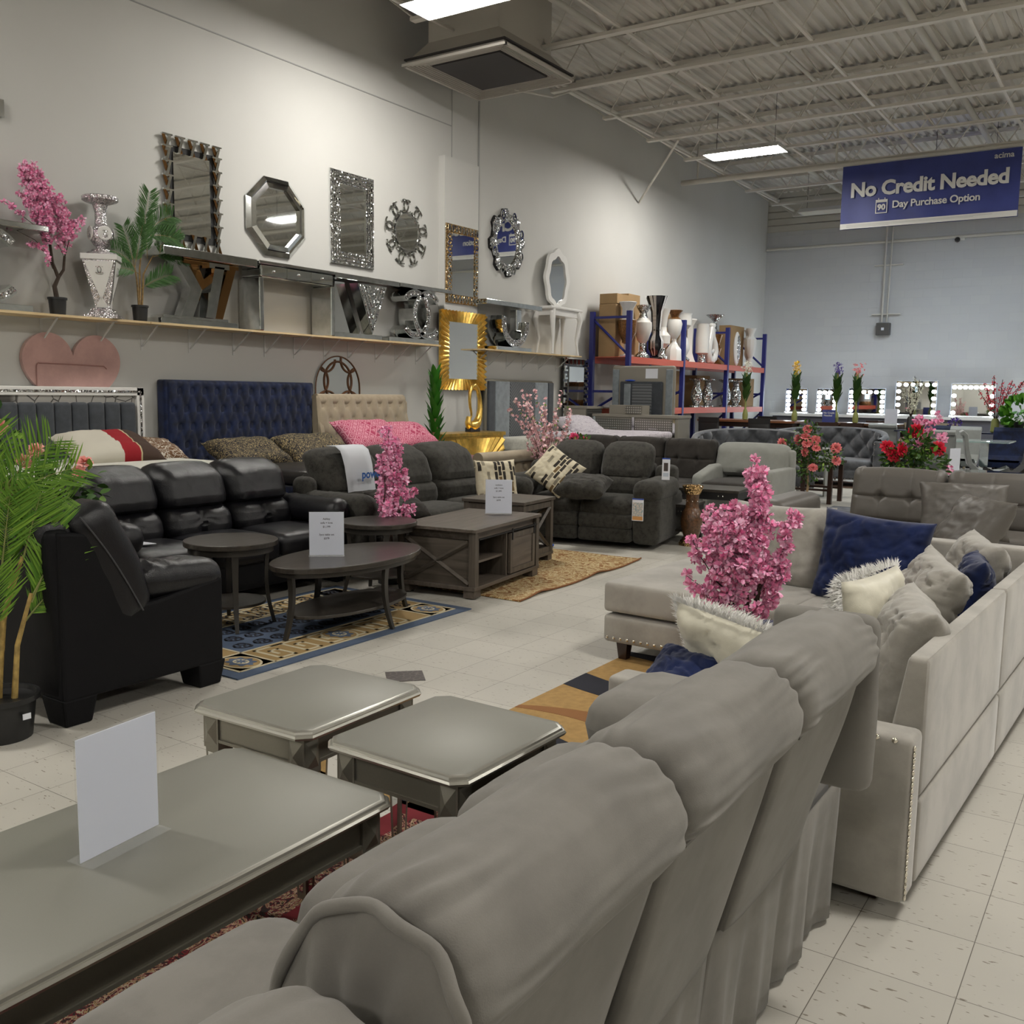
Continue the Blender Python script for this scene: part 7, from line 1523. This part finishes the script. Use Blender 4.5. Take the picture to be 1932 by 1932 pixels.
for a in (-1, 1): MB().box(-.27, .27, a * .27 - .012, a * .27 + .012, .18, .21).build('stretcher', ESPR, t, smooth=False)
t = thing('white_side_table', 'thin white side table between the grey sofa end and the tufted sofa', 'side table', (-4.42, 14.9, 0)); MB().box(-.35, .35, -.2, .2, .70, .73).build('table_top', LGREY, t, smooth=False)
for a in (-1, 1): MB().box(a * .33 - .012, a * .33 + .012, -.18, .18, 0, .70).build('leg', LGREY, t, smooth=False)

# lit vanity mirrors along the far wall on a long white desk
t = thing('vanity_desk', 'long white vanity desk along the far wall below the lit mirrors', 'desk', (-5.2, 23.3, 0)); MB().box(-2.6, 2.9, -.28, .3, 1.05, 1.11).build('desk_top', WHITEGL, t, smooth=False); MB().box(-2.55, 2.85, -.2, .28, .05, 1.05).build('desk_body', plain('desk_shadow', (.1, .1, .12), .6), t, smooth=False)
for x in (-2.4, 0, 2.7): MB().box(x - .05, x + .05, -.2, .2, 0, .05).build('foot', BLACKW, t, smooth=False)
def litmirror(label, x0, x1, z1, nside, ntop, led=True):
    z0 = 1.115; t = thing('lighted_vanity_mirror', label, 'mirror', ((x0 + x1) / 2, 23.4, z0)); W2 = (x1 - x0) / 2; H = z1 - z0
    MB().box(-W2, W2, 0, .05, .02, H).build('glass', MIR, t, smooth=False); m = MB(); m.box(-W2 - .03, W2 + .03, -.02, .08, 0, .03); m.build('base', WHITEGL, t, smooth=False)
    m = MB(); m.ring([(-W2 - .012, 0), (W2 + .012, 0), (W2 + .012, H + .012), (-W2 - .012, H + .012)], [(-W2, .012), (W2, .012), (W2, H), (-W2, H)], 0, .055); o = m.build('frame', plain('frame' + t.name, (.22, .24, .27), .5), t, smooth=False); o.rotation_euler = (PI / 2, 0, 0); o.location = (0, .053, 0)
    P = [(s * (W2 - .055), .09 + (H - .17) * k / (nside - 1)) for s in (-1, 1) for k in range(nside)] + [(-W2 + .055 + (2 * W2 - .11) * k / (ntop + 1), H - .08) for k in range(1, ntop + 1)]
    for x, z in P: o = MB().ball((0, 0, 0), .042, 10).build('bulb', BULB, t); o.location = (x, -.045, z)
    if led: MB().box(-.04, .06, -.006, -.001, H - .24, H - .13).build('cyan_display', LEDB, t, smooth=False)
litmirror('narrow bulb-lit vanity mirror behind the yellow flower', -7.53, -7.03, 1.70, 5, 2); litmirror('narrow bulb-lit vanity mirror behind the purple flower', -6.78, -6.30, 1.70, 5, 2); litmirror('wide bulb-lit vanity mirror in the middle of the row', -6.03, -5.22, 1.72, 5, 4)
litmirror('tallest bulb-lit vanity mirror behind the white branches', -4.98, -4.11, 1.90, 5, 4); litmirror('bulb-lit vanity mirror at the right end of the row', -3.80, -2.92, 1.85, 4, 6, False)
# flowers on the tables
def tallflower(label, x, y, z0, z1, col, seed, w_=.10):
    rs = random.Random(seed); t = thing('tall_flower', label, 'artificial flower', (x, y, z0)); H = z1 - z0
    MB().lathe([(.03, 0), (.05, .01), (.055, .10), (.035, .2)], 12).build('glass_vase', STEMG, t); MB().tube([(0, 0, .05), (0, 0, H * .85)], .02, 6).build('stem', STEMG, t); lm = MB()
    for k in range(15):
        a = k * 2.4; z = H * (.28 + .36 * k / 15); leaf(lm, (0, 0, z), (math.cos(a) * .35, math.sin(a) * .35, 1), (-math.cos(a), -math.sin(a), .2), H * .26, .11, .3, .05)
    stuff(lm.build('leaves', LEAF, t, merge=False, angle=180)); f = MB()
    for k in range(46):
        a = rs.uniform(0, 6.28); r_ = w_ * rs.uniform(.1, 1); z = H * rs.uniform(.78, 1.0); pom(f, (r_ * math.cos(a), r_ * math.sin(a), z), .024, rs, 5)
    stuff(f.build('flower_spikes', col, t, merge=False, angle=180))
YEL = island('yellow_petal', (.75, .42, .02), (.9, .62, .05), .5); PUR = island('purple_petal', (.05, .02, .2), (.12, .06, .35), .5); WHP = island('white_petal', (.75, .75, .6), (.9, .9, .78), .5)
tallflower('tall leafy plant with white flower spikes in front of the rack end', -6.58, 18.0, 1.05, 2.16, WHP, 1); tallflower('tall leafy plant with yellow flower spikes', -5.62, 18.0, 1.05, 2.17, YEL, 2, .07); tallflower('tall leafy plant with dark purple flower spikes', -5.06, 18.75, 1.03, 2.16, PUR, 3, .08); tallflower('tall leafy plant with coral pink flower spikes', -4.68, 18.7, 1.03, 2.14, CORAL, 4, .12)
def branches(label, x, y, z0, z1, mat, seed, spread, n, potm=POT, name='flower_branches'):
    rs = random.Random(seed); t = thing(name, label, 'artificial flower', (x, y, z0)); H = z1 - z0; MB().lathe([(.05, 0), (.07, .02), (.06, .2), (.04, .24)], 14).build('vase', potm, t); tw = MB(); f = MB()
    for k in range(n):
        a = rs.uniform(-spread, spread); P = [Vector((0, 0, .2))]; d = Vector((math.sin(a), rs.uniform(-.15, .15), math.cos(a))); l_ = (H - .2) * rs.uniform(.7, 1.0)
        for j in range(6): P.append(P[-1] + d * l_ / 6); d = (d + rdir(rs) * .1).normalized()
        tw.tube(P, .005, 4)
        for j in range(26): q = rs.uniform(1.5, 6); i = min(5, int(q)); pom(f, P[i] + (P[i + 1] - P[i]) * (q - i) + rdir(rs) * .03, .022, rs, 4)
    tw.build('twigs', BARK, t); stuff(f.build('blossoms', mat, t, merge=False, angle=180)); return t
branches('white blossom branches standing before the tallest lit mirror', -3.58, 18.1, .952, 1.93, WHP, 5, .33, 15); branches('red blossom branches before the rightmost lit mirror', -2.22, 18.05, .952, 1.95, REDP, 6, .5, 11, STEMG)
t = thing('purple_bouquet', 'small purple bouquet in front of the rightmost lit mirror', 'artificial flower', (-2.85, 18.05, .952)); rs = random.Random(3); f = MB()
for k in range(30): pom(f, Vector((0, 0, .14)) + rdir(rs) * .09, .03, rs, 6)
stuff(f.build('blossoms', PUR, t, merge=False, angle=180)); MB().lathe([(.04, 0), (.05, .08)], 10).build('vase', FIXW, t)
t = thing('leafy_plant', 'bright green round-leaved plant at the right picture edge', 'artificial plant', (-1.80, 17.9, .95)); lm = MB()
for k in range(150): c = rdir(rs); leaf(lm, Vector((0, 0, .34)) + Vector((c.x * .26, c.y * .2, c.z * .22)), c + Vector((0, 0, .4)), rdir(rs), .13, .10, .2, .1)
stuff(lm.build('leaves', island('fresh_green', (.03, .14, .01), (.12, .32, .03), .4), t, merge=False, angle=180)); MB().lathe([(.10, 0), (.13, .2)], 14).build('pot', POT, t)
t = thing('display_counter', 'dark counter holding the red branches and green plant', 'counter', (-2.6, 18.1, 0)); MB().box(-1.2, 1.05, -.22, .22, .93, .95).build('counter_top', NAVYD, t, smooth=False)
for x in (-1.0, .95): MB().box(x - .05, x + .05, -.15, .15, 0, .93).build('counter_leg', BLACKW, t, smooth=False)
# small blue sign
t = thing('sign_holder', 'small blue No Credit Needed sign on the dining table', 'sign', (-5.15, 18.6, 1.031), .1); MB().box(-.11, .11, -.04, .04, 0, .003).build('acrylic_foot', ACRY, t, smooth=False); MB().box(-.12, .12, -.002, .002, .003, .24).build('blue_card', BANB, t, smooth=False)
text('printed_text', 'No Credit', .048, BANT, t, (0, -.003, .18), (PI / 2, 0, 0), .0003, .001); text('printed_text', 'Needed', .048, BANT, t, (-.015, -.003, .13), (PI / 2, 0, 0), .0003, .001)
signholder('white paper sign holder on the dark dining table', -4.02, 18.6, 1.031, .1, [])
# rose trees
t = rosebush('small rose tree with coral pink roses beside the dark wooden stand', (-3.86, 13.05, 0), [[(0, 0, .5), (0, 0, .8)]], [(.0, -.1, 1.08), (-.02, -.1, .99), (-.12, 0, .93), (.02, -.15, .9), (.12, -.1, .94), (.14, -.12, .84), (-.37, 0, .82), (-.34, -.05, .88), (.36, 0, .84), (.40, -.05, .68), (-.28, -.1, .60), (.12, -.15, .58), (-.42, 0, .72), (.0, -.12, .78)], CORAL, .042, 1100, [(-.25, 0, .74, .16), (.25, 0, .7, .18), (0, 0, .82, .2), (0, 0, .55, .2), (0, 0, 1.0, .1)], 61, 'artificial tree', [(0, 0, .1), (.02, 0, .3), (0, 0, .6)], (.10, .14), .05)
rosebush('red roses with pink blossoms rising behind the leather sectional', (-2.28, 11.9, 0), [[(0, 0, .1), (0, 0, .9)]], [(.0, 0, 1.13), (-.28, -.1, .95), (-.10, -.15, .92), (-.2, -.1, .86), (.26, 0, .95)], REDP, .055, 520, [(-.15, 0, .78, .2), (.15, 0, .75, .2), (0, 0, .95, .2)], 62, 'artificial plant', None, (.15, .3), .08)
rs = random.Random(71); t = thing('blossom_tree', 'pink blossom tree behind the red roses', 'artificial tree', (-2.25, 12.15, 0)); potmesh(t, .12, .2, soil=False)
blossomtree(t, rs, [([(0, 0, .15), (0, 0, .8)], [.016, .01])], [([(0, 0, .8), (0, 0, 1.05), (-.03, 0, 1.28)], .006, .10, .2), ([(0, 0, .8), (.2, -.1, .98), (.22, -.1, 1.12)], .006, .08, .4), ([(0, 0, .75), (-.2, 0, .9), (-.25, 0, 1.0)], .006, .06, .4), ([(0, 0, .8), (.1, 0, 1.2), (.14, 0, 1.32)], .005, .04, .6), ([(0, 0, .5), (.25, -.1, .62), (.33, -.1, .72)], .005, .05, .5)], r=.05, n=12, step=.05, dens=.6)
# ---------------------------------------------------------------- camera and render settings
cam = bpy.data.cameras.new('camera'); co = bpy.data.objects.new('camera', cam); COL.objects.link(co); SC.camera = co
f_, pitch, roll, yaw, hh = 1806.26, .124203, .0151155, -.5866467, 1.50719
cam.sensor_width = 36; cam.lens = 36 * f_ / 1932; cam.clip_start = .05; cam.clip_end = 100
fw = Vector((math.sin(yaw) * math.cos(pitch), math.cos(yaw) * math.cos(pitch), -math.sin(pitch))); rt = Vector((math.cos(yaw), -math.sin(yaw), 0)); up = rt.cross(fw)
r2 = rt * math.cos(roll) + up * math.sin(roll); u2 = -rt * math.sin(roll) + up * math.cos(roll)
M3 = Matrix((r2, u2, -fw)).transposed(); co.matrix_world = Matrix.Translation((0, 0, hh)) @ M3.to_4x4()
W = bpy.data.worlds.new('World'); SC.world = W; W.use_nodes = True; W.node_tree.nodes['Background'].inputs[0].default_value = (.5, .55, .6, 1); W.node_tree.nodes['Background'].inputs[1].default_value = .05
SC.view_settings.view_transform = 'Standard'; SC.view_settings.look = 'None'; SC.view_settings.gamma = 1; SC.view_settings.use_curve_mapping = False
SC.view_settings.exposure = 1.0
c = SC.cycles; c.use_denoising = True; c.max_bounces = 6; c.diffuse_bounces = 3; c.glossy_bounces = 3; c.transmission_bounces = 3; c.transparent_max_bounces = 8; c.use_adaptive_sampling = True; c.adaptive_threshold = .03; c.sample_clamp_indirect = 6; c.sample_clamp_direct = 0; c.caustics_reflective = False; c.caustics_refractive = False; c.blur_glossy = .5
c.use_light_tree = False
